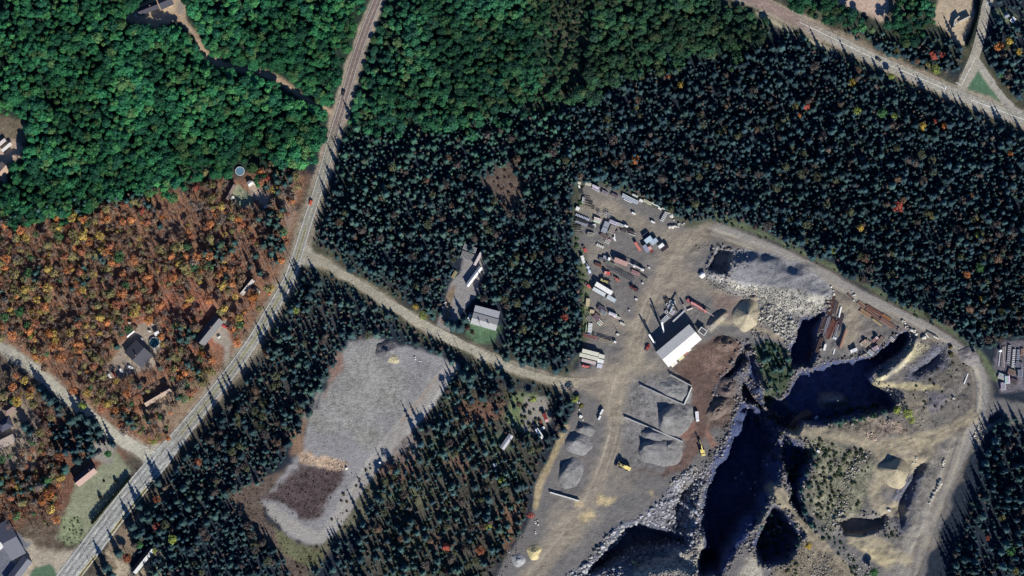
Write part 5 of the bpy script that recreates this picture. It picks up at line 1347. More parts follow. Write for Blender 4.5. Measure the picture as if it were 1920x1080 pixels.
def make_trailer(label, px, py, ang, L, W, color, h=2.7, group=None, wheels_on=True, name='semi_trailer', cat='trailer'):
    t = thing(name, label, cat, px, py, ang, group)
    z = 1.1 if wheels_on else .12
    q = MB(); q.box((0, 0, z + h / 2), (L, W, h))
    n = max(3, int(L / 1.6))
    for k in range(n): q.box((-L / 2 + L * (k + .5) / n, 0, z + h + .03), (.09, W - .06, .06))
    setc(q.obj('cargo_box', PAINTED_M, t, .05), color)
    d = MB(); d.box((-L / 2 - .03, -W / 4, z + h / 2), (.06, W / 2 - .08, h - .2)); d.box((-L / 2 - .03, W / 4, z + h / 2), (.06, W / 2 - .08, h - .2)); setc(d.obj('rear_door', PAINTED_M, t), tuple(c * .8 for c in color))
    if wheels_on:
        wheels(t, (-L * .38, -L * .28), W / 2 - .3, .5, .4)
        for s in (-1, 1):
            l = MB(); l.tube((L * .28, s * W * .3, 0), (L * .28, s * W * .3, 1.1), .09, n=6); l.box((L * .28, s * W * .3, .04), (.4, .4, .08)); l.obj('landing_leg', STEEL_M, t)
    else:
        for sx in (-1, 1):
            for sy in (-1, 1):
                l = MB(); l.box((sx * (L / 2 - .06), sy * (W / 2 - .04), z + h / 2 - .03), (.16, .16, h + .12)); l.obj('corner_post', STEEL_M, t)
    return t

def make_excavator(label, px, py, ang, color, s=1.0):
    t = thing('excavator', label, 'excavator', px, py, ang); t.scale = (s,) * 3
    for y in (-1, 1):
        m = MB(); m.prism_xz([(-1.9, .3), (-1.6, .05), (1.6, .05), (1.9, .3), (1.9, .65), (1.6, .9), (-1.6, .9), (-1.9, .65)], y * 1.15 - .3, y * 1.15 + .3); m.obj('track', STEEL_M, t)
    b = MB(); b.box((-.5, 0, 1.6), (3.2, 2.5, 1.1), top=.92); b.box((-1.6, 0, 2.25), (1.2, 2.3, .4), top=.85); setc(b.obj('engine_house', PAINTED_M, t, .08), color)
    c = MB(); c.box((.9, .75, 2.1), (1.5, 1.0, 1.7), top=.85); setc(c.obj('cab', PAINTED_M, t, .05), color)
    g = MB(); g.box((1.62, .75, 2.35), (.06, .8, 1.0)); g.obj('cab_window', GLASS_M, t)
    a = MB(); a.tube((.9, -.2, 1.7), (3.6, -.2, 4.6), .28, .26, 4); a.tube((3.6, -.2, 4.6), (5.8, -.2, 3.9), .26, .2, 4); setc(a.obj('boom', PAINTED_M, t), color)
    k = MB(); k.tube((5.8, -.2, 3.9), (6.6, -.2, 1.3), .2, .16, 4); setc(k.obj('arm', PAINTED_M, t), color)
    u = MB(); u.prism_xz([(6.2, 1.3), (7.1, 1.4), (6.9, .5), (6.2, .25), (5.8, .7)], -.8, .4); u.obj('bucket', STEEL_M, t)
    return t

def make_loader(label, px, py, ang, color, s=1.0):
    t = thing('wheel_loader', label, 'wheel loader', px, py, ang); t.scale = (s,) * 3
    b = MB(); b.box((-2.0, 0, 1.75), (3.2, 2.0, 1.3), top=.9); b.box((.9, 0, 1.3), (2.4, 1.3, .9)); setc(b.obj('body', PAINTED_M, t, .08), color)
    c = MB(); c.box((-.2, 0, 2.9), (1.5, 1.5, 1.5), top=.85); setc(c.obj('cab', PAINTED_M, t, .06), color)
    g = MB(); g.box((.58, 0, 3.0), (.06, 1.2, .9)); g.obj('cab_window', GLASS_M, t)
    for y in (-.6, .6):
        a = MB(); a.tube((1.0, y, 1.9), (3.6, y, 1.0), .18, .18, 4); setc(a.obj('lift_arm', PAINTED_M, t), color)
    k = MB(); k.prism_xz([(3.4, .25), (4.9, .2), (4.7, .35), (3.8, .5), (3.6, 1.6), (3.35, 1.6)], -1.6, 1.6); k.obj('bucket', STEEL_M, t)
    wheels(t, (-2.0, 1.6), 1.15, .85, .7)
    return t

def make_crane_truck(label, px, py, ang, cabc, bedc, boomc, L=12.0, boomL=None, over=0.0):
    t = thing('crane_truck', label, 'crane truck', px, py, ang)
    q = MB(); q.box((0, 0, 1.0), (L, 2.3, .5)); setc(q.obj('carrier', PAINTED_M, t, .05), bedc)
    c = MB(); c.prism_xz([(L / 2 - 1.9, 1.0), (L / 2 + .2, 1.0), (L / 2 + .2, 1.8), (L / 2 - .2, 2.7), (L / 2 - 1.9, 2.7)], -1.15, 1.15); setc(c.obj('cab', PAINTED_M, t, .06), cabc)
    u = MB(); u.box((-L * .22, 0, 2.0), (2.6, 2.2, 1.5), top=.85); setc(u.obj('turret', PAINTED_M, t, .06), cabc)
    bl = boomL or L * .95
    b = MB(); b.tube((-L * .3, 0, 2.9), (-L * .3 + bl * .6, 0, 3.1), .42, .36, 4); b.tube((-L * .3 + bl * .6, 0, 3.1), (-L * .3 + bl, 0, 3.2), .28, .22, 4); setc(b.obj('boom', PAINTED_M, t), boomc)
    wheels(t, (-L * .4, -L * .28, L * .2, L * .36), 1.05, .5, .35)
    for s in (-1, 1):
        o = MB(); o.box((-L * .1, s * 1.5, .75), (.35, .8, .3)); o.box((-L * .1, s * 1.85, .4), (.3, .3, .8)); o.obj('outrigger', STEEL_M, t)
    return t

make_car('small red car driving on the highway beside the spruces', 583, 379, 108, (.55, .10, .05))
make_car('small black car on the brownish upper stretch of highway', 644, 174, 107, (.03, .03, .035))
make_car('white car parked first in the row of three below the dark blue house', 205, 704, 60, (.75, .75, .75), 'cars parked below the dark blue house')
make_car('dark red car parked between two white ones below the dark blue house', 214, 701, 60, (.24, .03, .03), 'cars parked below the dark blue house')
make_car('white car parked under the bare tree, last of the three below the dark blue house', 227, 694, 55, (.78, .78, .76), 'cars parked below the dark blue house')
make_car('white car parked tight against the front of the dark blue house', 244, 688, 30, (.72, .74, .76))
make_car('red car parked in front of the long grey roofed house', 421, 612, 30, (.55, .07, .06))
make_car('rusty dark red car among the junk above the dark blue house', 229, 622, 110, (.20, .06, .04))
make_car('black car parked beside the round bush above the lawn with the hedge', 186, 848, 155, (.035, .035, .045))
make_car('silver car parked beside the black car above the lawn with the hedge', 181, 852, 155, (.12, .12, .14))
make_car('dark car on the two lane road, half on the verge near spruces', 1647, 112, 28, (.06, .065, .07))
make_pickup('white pickup parked in front of the small house by the highway', 482, 544, 40, (.80, .80, .76))
make_pickup('white pickup with a dark bed in the shade of the highway spruces', 497, 388, -25, (.62, .63, .68))
make_pickup('white pickup outside the large pale grey house, against its wall', 881, 592, 110, (.78, .78, .76))
make_truck('white box truck, lowest of the three trucks parked below the gravel road', 1012, 813, 55, (.80, .80, .78), (.82, .83, .82), 6.6, group='trucks parked below the gravel road')
make_truck('white and rust flat truck in the middle of the three parked below the gravel road', 1016, 797, 65, (.80, .78, .74), (.18, .05, .03), 4.6, 2.2, flat=True, group='trucks parked below the gravel road')
make_truck('dark red truck with a pink cab, uppermost of the three parked below the gravel road', 1023, 783, 70, (.72, .42, .40), (.22, .03, .03), 4.8, 2.2, group='trucks parked below the gravel road')
make_loader('large yellow wheel loader driving on the tan track in the quarry', 1170, 874, 205, (.80, .66, .25), 1.5)
make_excavator('yellow excavator with raised arm at the brink of the deep pit', 1317, 847, -105, (.78, .64, .22), 1.35)
make_truck('white dump truck on the brown track beside the red soil', 1307, 781, 85, (.84, .84, .84), (.74, .74, .76), 5.5, 1.6, name='dump_truck')
make_excavator('small yellow white excavator on the rubble heap at the bottom', 1190, 1058, 15, (.62, .60, .25), .9)
make_pickup('red pickup with a white bed at the end of the quarry shed', 1214, 652, -60, (.38, .04, .04))
make_pickup('red pickup beside the tree strip, at the corner of the storage yard', 1102, 535, 45, (.50, .12, .11))
make_pickup('dark red and white pickup in the top corner of the storage yard', 1096, 467, 60, (.45, .07, .07))
make_crane_truck('long red crane truck with shadow behind the quarry shed', 1306, 573, 32, (.55, .16, .15), (.38, .11, .11), (.66, .50, .48), 17, 20)
make_crane_truck('white boomed crane truck below the row of coloured containers', 1199, 503, 205, (.70, .68, .64), (.14, .12, .12), (.80, .80, .76), 10.5, 13)
make_truck('white truck with a dark deck left of the pinkish tank load', 1138, 484, 20, (.80, .80, .78), (.30, .30, .32), 3.6, 1.6, flat=True)
make_trailer('pinkish brown covered trailer in the middle of the storage yard', 1164, 491, 22, 10.6, 3.4, (.50, .31, .27))
make_crane_truck('small blue white crane truck on the tree side of the storage yard', 1104, 506, 250, (.55, .62, .70), (.20, .24, .32), (.62, .68, .76), 6.0, 7)
make_truck('white and dark service truck above the blue white crane truck', 1093, 486, 250, (.74, .74, .72), (.66, .66, .64), 4.0, 1.6, flat=True)
make_excavator('rusty red excavator parked below the grey lattice frames', 1157, 524, 215, (.45, .16, .12), .8)
make_loader('dark maroon loader standing near the haul track in the storage yard', 1189, 541, 30, (.16, .04, .035), .85)
make_loader('olive yellow loader parked above the long white trailer', 1134, 527, 25, (.42, .38, .18), 1.0)
make_loader('red loader in front of the pair of cream trailers', 1099, 687, 10, (.66, .18, .17), .85)
make_truck('small red truck parked by the tank load and the lattice frames', 1138, 512, 190, (.66, .34, .30), (.55, .10, .09), 2.6, 1.4, flat=True)
make_trailer('long white trailer at the tree side of the storage yard', 1132, 541, 31, 14.4, 3.4, (.86, .85, .80))
make_trailer('pale blue grey trailer with a dark strip next to the long white trailer', 1123, 547, 29, 10.4, 2.7, (.62, .66, .66))
make_trailer('short pale grey container at the end of the long white trailer', 1146, 560, 30, 7.2, 3.1, (.50, .55, .57), wheels_on=False, name='container', cat='container')
make_trailer('cream trailer, upper one of the pair beside the yard entrance', 1107, 661, 14, 12.8, 3.0, (.66, .65, .53))
make_trailer('cream trailer, lower one of the pair beside the yard entrance', 1104, 669, 14, 14.6, 2.8, (.62, .61, .50))
make_trailer('short cream container at the end of the upper cream trailer', 1128, 668, 14, 4.2, 3.0, (.66, .65, .55), wheels_on=False, name='container', cat='container')
make_trailer('short white container at the end of the lower cream trailer', 1126, 677, 14, 4.6, 3.0, (.76, .76, .72), wheels_on=False, name='container', cat='container')
make_trailer('pinkish flat load under the lower cream trailer', 1104, 678, 14, 11.0, 2.4, (.50, .42, .42), 1.0)
make_trailer('pale lilac container nearest to the yard entrance', 1124, 686, 12, 4.0, 3.2, (.58, .58, .66), wheels_on=False, name='container', cat='container')
make_trailer('light blue container, largest of the coloured group by the haul track', 1215.5, 449.5, -37, 5.8, 3.6, (.48, .60, .68), wheels_on=False, name='container', cat='container', h=3.6, group='coloured containers')
make_trailer('grey blue container with a dark patch beside the light blue one', 1226, 453, -35, 5.6, 3.4, (.42, .49, .56), wheels_on=False, name='container', cat='container', h=3.2, group='coloured containers')
make_trailer('navy container behind the light blue one', 1211, 441, -35, 5.2, 3.4, (.04, .045, .07), wheels_on=False, name='container', cat='container', h=1.9, group='coloured containers')
make_trailer('white container at the outer end of the coloured group', 1239.5, 461, -36, 4.4, 2.6, (.82, .82, .79), wheels_on=False, name='container', cat='container', h=3.6, group='coloured containers')
make_trailer('black container touching the white one at the end of the coloured group', 1246, 465, -36, 6.2, 3.0, (.035, .03, .035), wheels_on=False, name='container', cat='container', h=2.6, group='coloured containers')
make_trailer('red container, long and narrow, at the inner end of the coloured group', 1195.5, 462, 58, 7.4, 2.0, (.58, .20, .17), wheels_on=False, name='container', cat='container', h=2.6, group='coloured containers')
make_trailer('slate blue container between the red one and the grey blue one', 1211, 466, 60, 6.0, 3.0, (.28, .30, .38), wheels_on=False, name='container', cat='container', h=2.6, group='coloured containers')
make_truck('pink and maroon truck parked under the slate blue container', 1220, 468, 60, (.20, .04, .03), (.66, .40, .36), 2.8, 2.0)
make_trailer('yellow container against the lower side of the quarry shed', 1277, 671, -37, 4.8, 2.4, (.62, .60, .36), wheels_on=False, name='container', cat='container', h=2.4)
make_trailer('white cabin against the lower side of the quarry shed, farthest from the road', 1291, 656, -37, 3.4, 2.4, (.70, .69, .60), wheels_on=False, name='site_cabin', cat='cabin', h=2.4)
make_trailer('rusty red cabin between the white cabin and the yellow container', 1285, 663, -37, 3.2, 2.0, (.36, .15, .12), wheels_on=False, name='site_cabin', cat='cabin', h=2.2)
make_truck('white truck parked at the road end of the quarry shed', 1264, 682, -40, (.76, .76, .72), (.70, .70, .62), 3.4, 2.0)
make_trailer('tan wooden crate box standing beside the tree strip', 1102, 567, 95, 6.0, 2.8, (.52, .44, .28), 1.6, wheels_on=False, name='crate', cat='crate')
make_trailer('small beige crate below the tan crate box', 1110, 584, 10, 3.4, 2.6, (.56, .44, .30), 1.4, wheels_on=False, name='crate', cat='crate')
make_trailer('white log trailer at the left edge above the sandy yard', 13, 276, -40, 9.0, 2.2, (.78, .76, .70), 1.4)
make_trailer('second white trailer with red load at the left edge', 3, 268, -40, 8.0, 2.4, (.70, .62, .60), 1.4)
make_truck('white machine parked on the pipe yard beside the shadow of the ridge', 1600, 657, 160, (.82, .82, .80), (.70, .70, .70), 3.4, 1.8)
make_truck('rust and white truck on the pipe yard above the pit shadow', 1619, 642, -45, (.45, .30, .24), (.55, .42, .34), 3.2, 1.6, flat=True)
make_truck('small rusty flat truck on the pipe yard near the ridge', 1641, 652, -30, (.40, .30, .28), (.36, .28, .30), 2.8, 1.4, flat=True)
make_truck('dark red truck with white cab under the pipe racks beside the pit', 1641, 636, -45, (.55, .42, .42), (.25, .15, .15), 3.0, 1.4, flat=True)
make_trailer('white tank trailer lying at the end of the rusty pipes', 1546, 651, -75, 4.6, 1.6, (.84, .83, .78), 1.6)

# ------------------------------------------------------------------ yard stock, walls, heaps
RUST_M = mat('rusty_steel', (.20, .095, .065), .8, .3, 1.5)
GALV_M = mat('galvanised_steel', (.50, .52, .54), .5, .15, 2)

def beam_stack(label, px, py, ang, L, n, color, w=.45, gap=.16, h=.5, group=None, name='beam_stack', part='beam', layers=1):
    t = thing(name, label, 'steel stack' if part == 'beam' else part + ' stack', px, py, ang, group)
    t.scale = (1.08, 1.2, 2.2)
    for x in (-L * .32, L * .32):
        q = MB(); q.box((x, 0, .1), (.25, n * (w + gap) + .2, .2)); q.obj('bearer', WOOD_M, t)
    rr = random.Random(int(px * 7 + py))
    for j in range(layers):
        for k in range(n - j):
            y = (k - (n - j - 1) / 2) * (w + gap); dx = rr.uniform(-.05, .05) * L; l = L * rr.uniform(.88, 1.0)
            z = .22 + j * (h + .04)
            q = MB(); q.box((dx, y, z + .05), (l, w, .1)); q.box((dx, y, z + h / 2), (l, w * .3, h - .16)); q.box((dx, y, z + h - .05), (l, w, .1))
            setc(q.obj(part, PAINTED_M, t), tuple(c * rr.uniform(.8, 1.1) for c in color))
    return t

def slab_stack(label, px, py, ang, n, sl, sw, color, pitch, h=.9, group=None):
    t = thing('slab_row', label, 'concrete slabs', px, py, ang, group)
    for k in range(n):
        q = MB(); q.box(((k - (n - 1) / 2) * pitch, 0, h / 2), (sl, sw, h), top=.96); setc(q.obj('slab', PAINTED_M, t, .05), color)
    return t

def lattice(label, px, py, ang, L, W, color, h=.9):
    t = thing('lattice_frame', label, 'steel frame', px, py, ang)
    t.scale = (1, 1.1, 1.7)
    for y in (-W / 2, 0, W / 2):
        q = MB(); q.tube((-L / 2, y, .15), (L / 2, y, .15), .13, n=4); q.tube((-L / 2, y, h), (L / 2, y, h), .13, n=4); setc(q.obj('chord', PAINTED_M, t), color)
    n = int(L / 1.3)
    q = MB()
    for k in range(n):
        x0 = -L / 2 + L * k / n; x1 = -L / 2 + L * (k + 1) / n
        q.tube((x0, -W / 2, h), (x1, 0, h), .07, n=4); q.tube((x0, W / 2, h), (x1, 0, h), .07, n=4); q.tube((x0, -W / 2, .15), (x1, -W / 2, h), .07, n=4); q.tube((x0, W / 2, .15), (x1, W / 2, h), .07, n=4)
    setc(q.obj('bracing', PAINTED_M, t), color)
    return t

PIPE0 = {}
def pipe(label, x0, y0, x1, y1, r, color, group=None, z=0.0, name='steel_pipe'):
    L = math.hypot(x1 - x0, y1 - y0) * MPP; px, py = (x0 + x1) / 2, (y0 + y1) / 2
    ang = math.degrees(math.atan2(y1 - y0, x1 - x0))
    m = MB(); n = 10
    vs = []; 
    for x, rr in ((-L / 2, r), (L / 2, r), (L / 2, r * .86), (-L / 2, r * .86)):
        vs += [(x, rr * math.cos(2 * math.pi * k / n), r + rr * math.sin(2 * math.pi * k / n)) for k in range(n)]
    fs = []
    for j in range(4): fs += [(j * n + k, j * n + (k + 1) % n, ((j + 1) % 4) * n + (k + 1) % n, ((j + 1) % 4) * n + k) for k in range(n)]
    m.add(vs, fs)
    o = m.obj(name, PAINTED_M); setc(o, color)
    o.location = (wx(px), wy(py), H(px, py) + z); o.rotation_euler = (0, 0, -math.radians(ang))
    return tag(o, label, 'pipe', group)

BLOCK_N = [0]
def block(label, px, py, ang, l, w, h, color, group=None, name='concrete_block', cat='block'):
    h *= 1.5; m = MB(); m.box((0, 0, h * .5), (l, w, h), top=.94); m.box((0, 0, h + .04), (l * .22, w * .3, .08))
    o = m.obj(name, PAINTED_M, None, .06); setc(o, color)
    o.location = (wx(px), wy(py), H(px, py)); o.rotation_euler = (0, 0, -math.radians(ang))
    return tag(o, label, cat, group)

WHT = (.80, .80, .77); CRM = (.66, .62, .50); GRY = (.36, .37, .40); BLU = (.55, .60, .70); RST = (.22, .105, .075); DRK = (.06, .055, .06)
A = 25
beam_stack('two long lilac white beams beside the upper edge of the storage yard', 1181, 373, A + 1, 13.0, 3, (.55, .58, .74), .55, .3)
beam_stack('single file of thin white bars in front of the lilac beams', 1177, 377, A, 6.0, 1, WHT, .4, .2)
beam_stack('white beam stack first along the upper yard edge from the corner', 1117, 350, A, 5.4, 3, (.66, .66, .66), .4, .15, layers=2)
beam_stack('grey white beam stack under the first white one at the upper yard edge', 1117, 355, A + 3, 6.4, 3, (.5, .5, .52), .35, .2)
lattice('square grey frame at the upper yard edge', 1142, 354, A, 3.4, 2.2, GRY)
beam_stack('short dark and white beams in the middle of the upper yard edge', 1134, 362, A + 4, 5.0, 4, (.40, .40, .42), .3, .3)
beam_stack('dark beam bundle just before the lilac beams', 1153, 367, A + 3, 5.6, 3, (.20, .19, .20), .35, .25)
beam_stack('white girder behind the lilac beams at the wood edge', 1191, 367, A, 4.4, 2, WHT, .4, .2)
block('white square slab beyond the lilac beams', 1202, 376, A, 2.8, 2.0, .9, WHT)
beam_stack('cream girders lying along the spruces beyond the white slab', 1214, 379, A + 2, 7.0, 3, CRM, .4, .25)
block('small white slab on the end of the cream girders', 1223, 380, A, 2.0, 1.4, .9, WHT)
beam_stack('thin white girder leading to the far corner of the upper yard edge', 1230, 385, A, 5.2, 1, WHT, .5)
block('white block near the stone heap at the far end of the upper yard edge', 1237, 391, A + 5, 3.0, 1.3, 1.2, WHT)
block('pale block right of the white one near the stone heap', 1244, 391, A + 5, 2.4, 1.1, 1.0, (.6, .6, .62))
slab_stack('slanting row of six pale slabs with a black shadow by the stone heap', 1245, 406, -62, 6, .75, 2.6, (.62, .62, .62), 1.35, 1.6)
block('white block alone in the middle of the upper storage yard', 1188, 400, 25, 3.2, 1.3, 1.2, WHT)
block('white block alone on the yard, nearer to the coloured containers', 1224, 416, 25, 3.4, 1.2, 1.1, WHT)
block('beige block in the top corner of the storage yard', 1085, 343, 10, 3.4, 2.0, .8, CRM)
block('flat beige slab in the top corner of the storage yard', 1103, 345, 12, 5.0, 2.4, .7, (.52, .48, .40))
block('white block under the corner trees of the storage yard', 1086, 350, 70, 2.4, 1.4, 1.0, WHT)
beam_stack('upright row of white bars on the tree side of the upper yard', 1094, 375, 100, 4.6, 3, WHT, .3, .35)
beam_stack('dark bundle beside the white bars on the tree side', 1090, 359, 80, 4.0, 4, DRK, .4, .2)
block('square white crate block on the tree side of the storage yard', 1083, 391, 25, 2.8, 2.8, 1.3, WHT)
lattice('dark steel rack with thin legs near the square white crate', 1104, 382, 15, 5.5, 3.0, DRK, 1.8)
lattice('second small dark rack right of the thin legged one', 1112, 389, 15, 2.6, 2.0, DRK, 1.6)
slab_stack('ribbed white blue truss of many short pieces across the racks', 1092, 407, 22, 9, .7, 1.7, BLU, 1.25, 1.3)
beam_stack('long grey blue bars below the ribbed truss', 1090, 418, 20, 9.6, 3, (.42, .44, .52), .4, .3)
beam_stack('black long beams between the ribbed truss and the long bars', 1089, 414, 20, 9.0, 2, DRK, .4, .3)
beam_stack('three thick white beams beside the ribbed truss', 1120, 413, 18, 5.4, 3, (.78, .76, .66), .75, .3)
block('white slab under the three thick white beams', 1113, 423, -10, 3.2, 2.0, .8, WHT)
lattice('white framed stack on the top of the middle row', 1139, 403, 28, 4.8, 2.4, (.6, .6, .63), 1.3)
lattice('small pale frame left of the white framed stack', 1124, 401, 28, 2.6, 1.8, (.5, .5, .54), 1.2)
beam_stack('white lilac beams in the middle row of stacks', 1150, 417, 24, 6.0, 4, (.62, .62, .66), .35, .3, layers=2)
beam_stack('pale beams next in the middle row of stacks', 1163, 422, 24, 5.0, 3, (.64, .64, .60), .4, .3)
block('bright white block near the end of the middle row of stacks', 1174, 424, 24, 3.2, 1.4, 1.3, (.84, .84, .82))
beam_stack('lower pair of long pink grey beams at the end of the middle row', 1185, 438, 20, 6.0, 2, (.52, .46, .45), .5, .8)
beam_stack('dark beams above the pink grey beams at the end of the middle row', 1183, 434, 22, 5.0, 2, DRK, .5, .5)
beam_stack('black grey panels standing left of the pink grey beams', 1170, 433, 15, 4.2, 3, (.12, .12, .12), .4, .3)
slab_stack('big grey ribbed panel stack in the middle of the racks', 1135, 426, -68, 2, 4.2, 4.2, (.30, .32, .36), 4.5, 1.8)
slab_stack('brownish slatted panel stack right of the grey ribbed one', 1148, 430, -65, 6, .8, 4.4, (.34, .30, .26), 1.1, 1.2)
beam_stack('rust and grey bar bundle below the panel stacks', 1133, 443, 40, 6.4, 5, (.28, .22, .19), .3, .35)
beam_stack('white clutter of short bars by the panel stacks', 1139, 452, 25, 4.0, 4, (.66, .64, .58), .4, .4)
block('white angular block under the curved white arm', 1152, 448, 60, 3.0, 1.4, 1.0, WHT)
pipe('curved white arm section beside the panel stacks', 1152, 438, 1153, 450, .45, (.72, .70, .66))
pipe('small dark arm section with a white tip beside the curved arm', 1154, 434, 1158, 431, .4, DRK)
lattice('thin legged rack with boards near the tree strip', 1085, 432, 5, 5.0, 3.2, (.32, .30, .28), 1.6)
beam_stack('pale brown boards beside the thin legged rack', 1107, 439, 10, 5.0, 3, (.50, .46, .38), .35, .5, part='board', name='board_stack')
beam_stack('tall dark bundle right of the pale brown boards', 1109, 425, 20, 4.2, 3, DRK, .5, .2)
slab_stack('white and rust machine parts beside the track above the crane trucks', 1125, 461, 25, 4, 1.1, 2.0, (.66, .64, .60), 1.5, 1.2)
# middle block of the yard
lattice('long grey lattice boom, upper one of two in the storage yard', 1153, 507, 25, 12.5, 2.2, (.16, .17, .20))
lattice('long grey lattice boom, lower one of two in the storage yard', 1177, 520, 28, 11.0, 2.6, (.17, .18, .21))
beam_stack('dark and white steel sections between truck and lattice booms', 1143, 495, 22, 8.0, 4, (.24, .22, .21), .4, .3)
beam_stack('rusty beams at the end of the dark and white sections', 1122, 497, 22, 5.4, 3, RST, .4, .3)
beam_stack('rusty pink sections below the white boomed crane truck', 1191, 511, 25, 6.5, 3, (.42, .26, .26), .4, .3)
pipe('black chute pipe at the end of the rusty pink sections', 1200, 513, 1214, 522, .5, DRK)
beam_stack('grey steel tubes left of the pinkish trailer', 1128, 486, 15, 4.0, 4, (.20, .21, .24), .3, .25)
block('small white block alone by the haul track under the crane truck', 1217, 502, 40, 1.8, 1.0, .9, WHT)
block('small white block alone beside the haul track', 1205, 531, 40, 1.6, 1.0, .8, WHT)
block('white rock block on the haul track edge under the maroon loader', 1193, 561, 30, 2.0, 1.3, .8, (.74, .72, .66))
block('tiny white block on the haul track edge above the dark shadows', 1180, 582, 40, 1.4, 1.0, .8, (.72, .68, .66))
# lower part of the yard
beam_stack('dark junk bars below the short pale container', 1127, 579, 35, 5.6, 5, (.16, .16, .18), .3, .4)
beam_stack('pale junk bars among the dark ones', 1131, 586, 30, 4.6, 4, (.42, .43, .46), .3, .4)
beam_stack('white grey girder stack beside the haul track', 1149, 589, 22, 6.0, 3, (.66, .68, .66), .55, .2, layers=2)
beam_stack('second white girder stack beside the haul track', 1157, 595, 22, 5.4, 2, WHT, .45, .4)
beam_stack('short cream beam nearest to the haul track', 1167, 607, 30, 4.0, 2, (.72, .68, .60), .5, .2)
beam_stack('three splayed white beams below the junk bars', 1125, 605, 45, 3.8, 3, WHT, .5, .6)
beam_stack('thin lilac beams under the beige crate', 1104, 598, 60, 4.8, 3, (.30, .29, .34), .4, .6)
beam_stack('rusty purple sheets beside the thin lilac beams', 1119, 595, 40, 5.0, 4, (.22, .15, .17), .7, .3)
slab_stack('upright column of white slabs beside the red frame row', 1106, 617, 96, 8, .85, 3.2, (.76, .77, .75), 1.12, 1.5)
beam_stack('thin brown rail left of the column of white slabs', 1099, 616, 96, 6.0, 1, CRM, .35)
lattice('long red frame in the row of frames below the white slabs', 1106, 631, 14, 11.0, 1.8, (.46, .20, .18), 1.5)
lattice('cream frame in the middle of the row of frames', 1131, 638, 14, 7.0, 1.8, (.56, .48, .36), 1.5)
lattice('short beige frame at the end of the row of frames', 1145, 643, 14, 4.4, 2.0, (.58, .54, .42), 1.5)
block('white rock at the end of the row of frames', 1153, 641, 20, 2.0, 1.6, 1.2, WHT)
pipe('small white and black pole bent on the ground beside the haul track', 1150, 608, 1158, 622, .2, DRK)
block('white block cluster under the bent pole', 1158, 627, 20, 2.0, 1.5, .9, (.7, .7, .66))
# around the shed
def conveyor(label, x0, y0, x1, y1, z0, z1, color):
    L = math.hypot(x1 - x0, y1 - y0) * MPP; t = thing('conveyor', label, 'conveyor', (x0 + x1) / 2, (y0 + y1) / 2, math.degrees(math.atan2(y1 - y0, x1 - x0)))
    q = MB(); q.prism_xz([(-L / 2, z0), (L / 2, z1), (L / 2, z1 + .4), (-L / 2, z0 + .4)], -.6, .6); setc(q.obj('belt_frame', PAINTED_M, t), color)
    for x, z in ((L * .1, z0 + (z1 - z0) * .6), (L * .45, z1 - (z1 - z0) * .05)):
        for s in (-1, 1):
            l = MB(); l.tube((x, s * .9, 0), (x, s * .5, z), .1, n=5); l.obj('support_leg', STEEL_M, t)
    return t
conveyor('white conveyor with a long thin shadow at the road end of the quarry shed', 1228, 645, 1216, 627, 2.0, 9.0, (.66, .68, .70))
conveyor('pale conveyor with the longest shadow, in the middle of the shed shade', 1244, 624, 1240, 604, 2.0, 11.0, (.62, .66, .70))
conveyor('grey conveyor crossing the shed shade toward the concrete rings', 1261, 603, 1283, 582, 6.0, 8.5, (.44, .44, .46))
def mast(label, px, py, h, r, color):
    t = thing('mast', label, 'mast', px, py)
    m = MB(); m.tube((0, 0, 0), (0, 0, h), r, r * .7, 8); setc(m.obj('pole', PAINTED_M, t), color)
    b = MB(); b.box((0, 0, .15), (1.4, 1.4, .3), top=.8); b.obj('footing', CONC_M, t)
    k = MB(); k.box((0, 0, h - .5), (1.0, 1.0, .8), top=.7); k.obj('head', STEEL_M, t)
mast('tall dark mast casting the long shadow across the concrete rings', 1243, 622, 12.5, .55, (.5, .5, .5))
mast('tall mast casting a long shadow beside the shed end', 1227, 641, 10.5, .5, (.5, .5, .5))
mast('dark mast near the concrete rings with a short thick shadow', 1270, 583, 5.5, .7, (.3, .3, .3))
RINGS = [(1251, 571, 1.1), (1257, 566, 1.2), (1249, 585, 1.2), (1263, 568, 1.5), (1255, 572, .9)]
for i, (x, y, r) in enumerate(RINGS):
    m = MB(); m.ring((0, 0, 0), r, r * .62, 1.2); o = m.obj('concrete_ring', PAINTED_M); setc(o, (.66, .67, .68)); o.location = (wx(x), wy(y), H(x, y))
    tag(o, 'pale concrete pipe ring standing on the ground above the shed shade', 'concrete ring', 'concrete rings above the shed')
beam_stack('white beams lying in parallel beside the concrete rings', 1260, 585, -60, 4.0, 4, (.76, .77, .78), .35, .4)
beam_stack('white bars heaped over the concrete rings', 1257, 576, 40, 4.4, 4, (.70, .72, .74), .3, .35)
beam_stack('pale grey slabs along the edge of the shed shade', 1247, 598, -45, 7.0, 3, (.55, .58, .62), .5, .4)
beam_stack('dark bars above the concrete rings', 1250, 563, 55, 3.8, 4, DRK, .4, .3)
pipe('big pale pipe curved beside the round stone ring', 1288, 581, 1298, 577, .7, (.48, .45, .42))
block('grey concrete hopper wall beside the red crane truck', 1283, 575, 60, 4.6, 1.2, 2.2, (.30, .30, .31))
t = thing('hopper', 'white framed hopper at the corner between shed and earth ramp', 'hopper', 1317, 621, 35)
q = MB(); q.box((0, 0, 2.0), (3.6, 3.0, 2.4), top=1.25); q.obj('bin', STEEL_M, t)
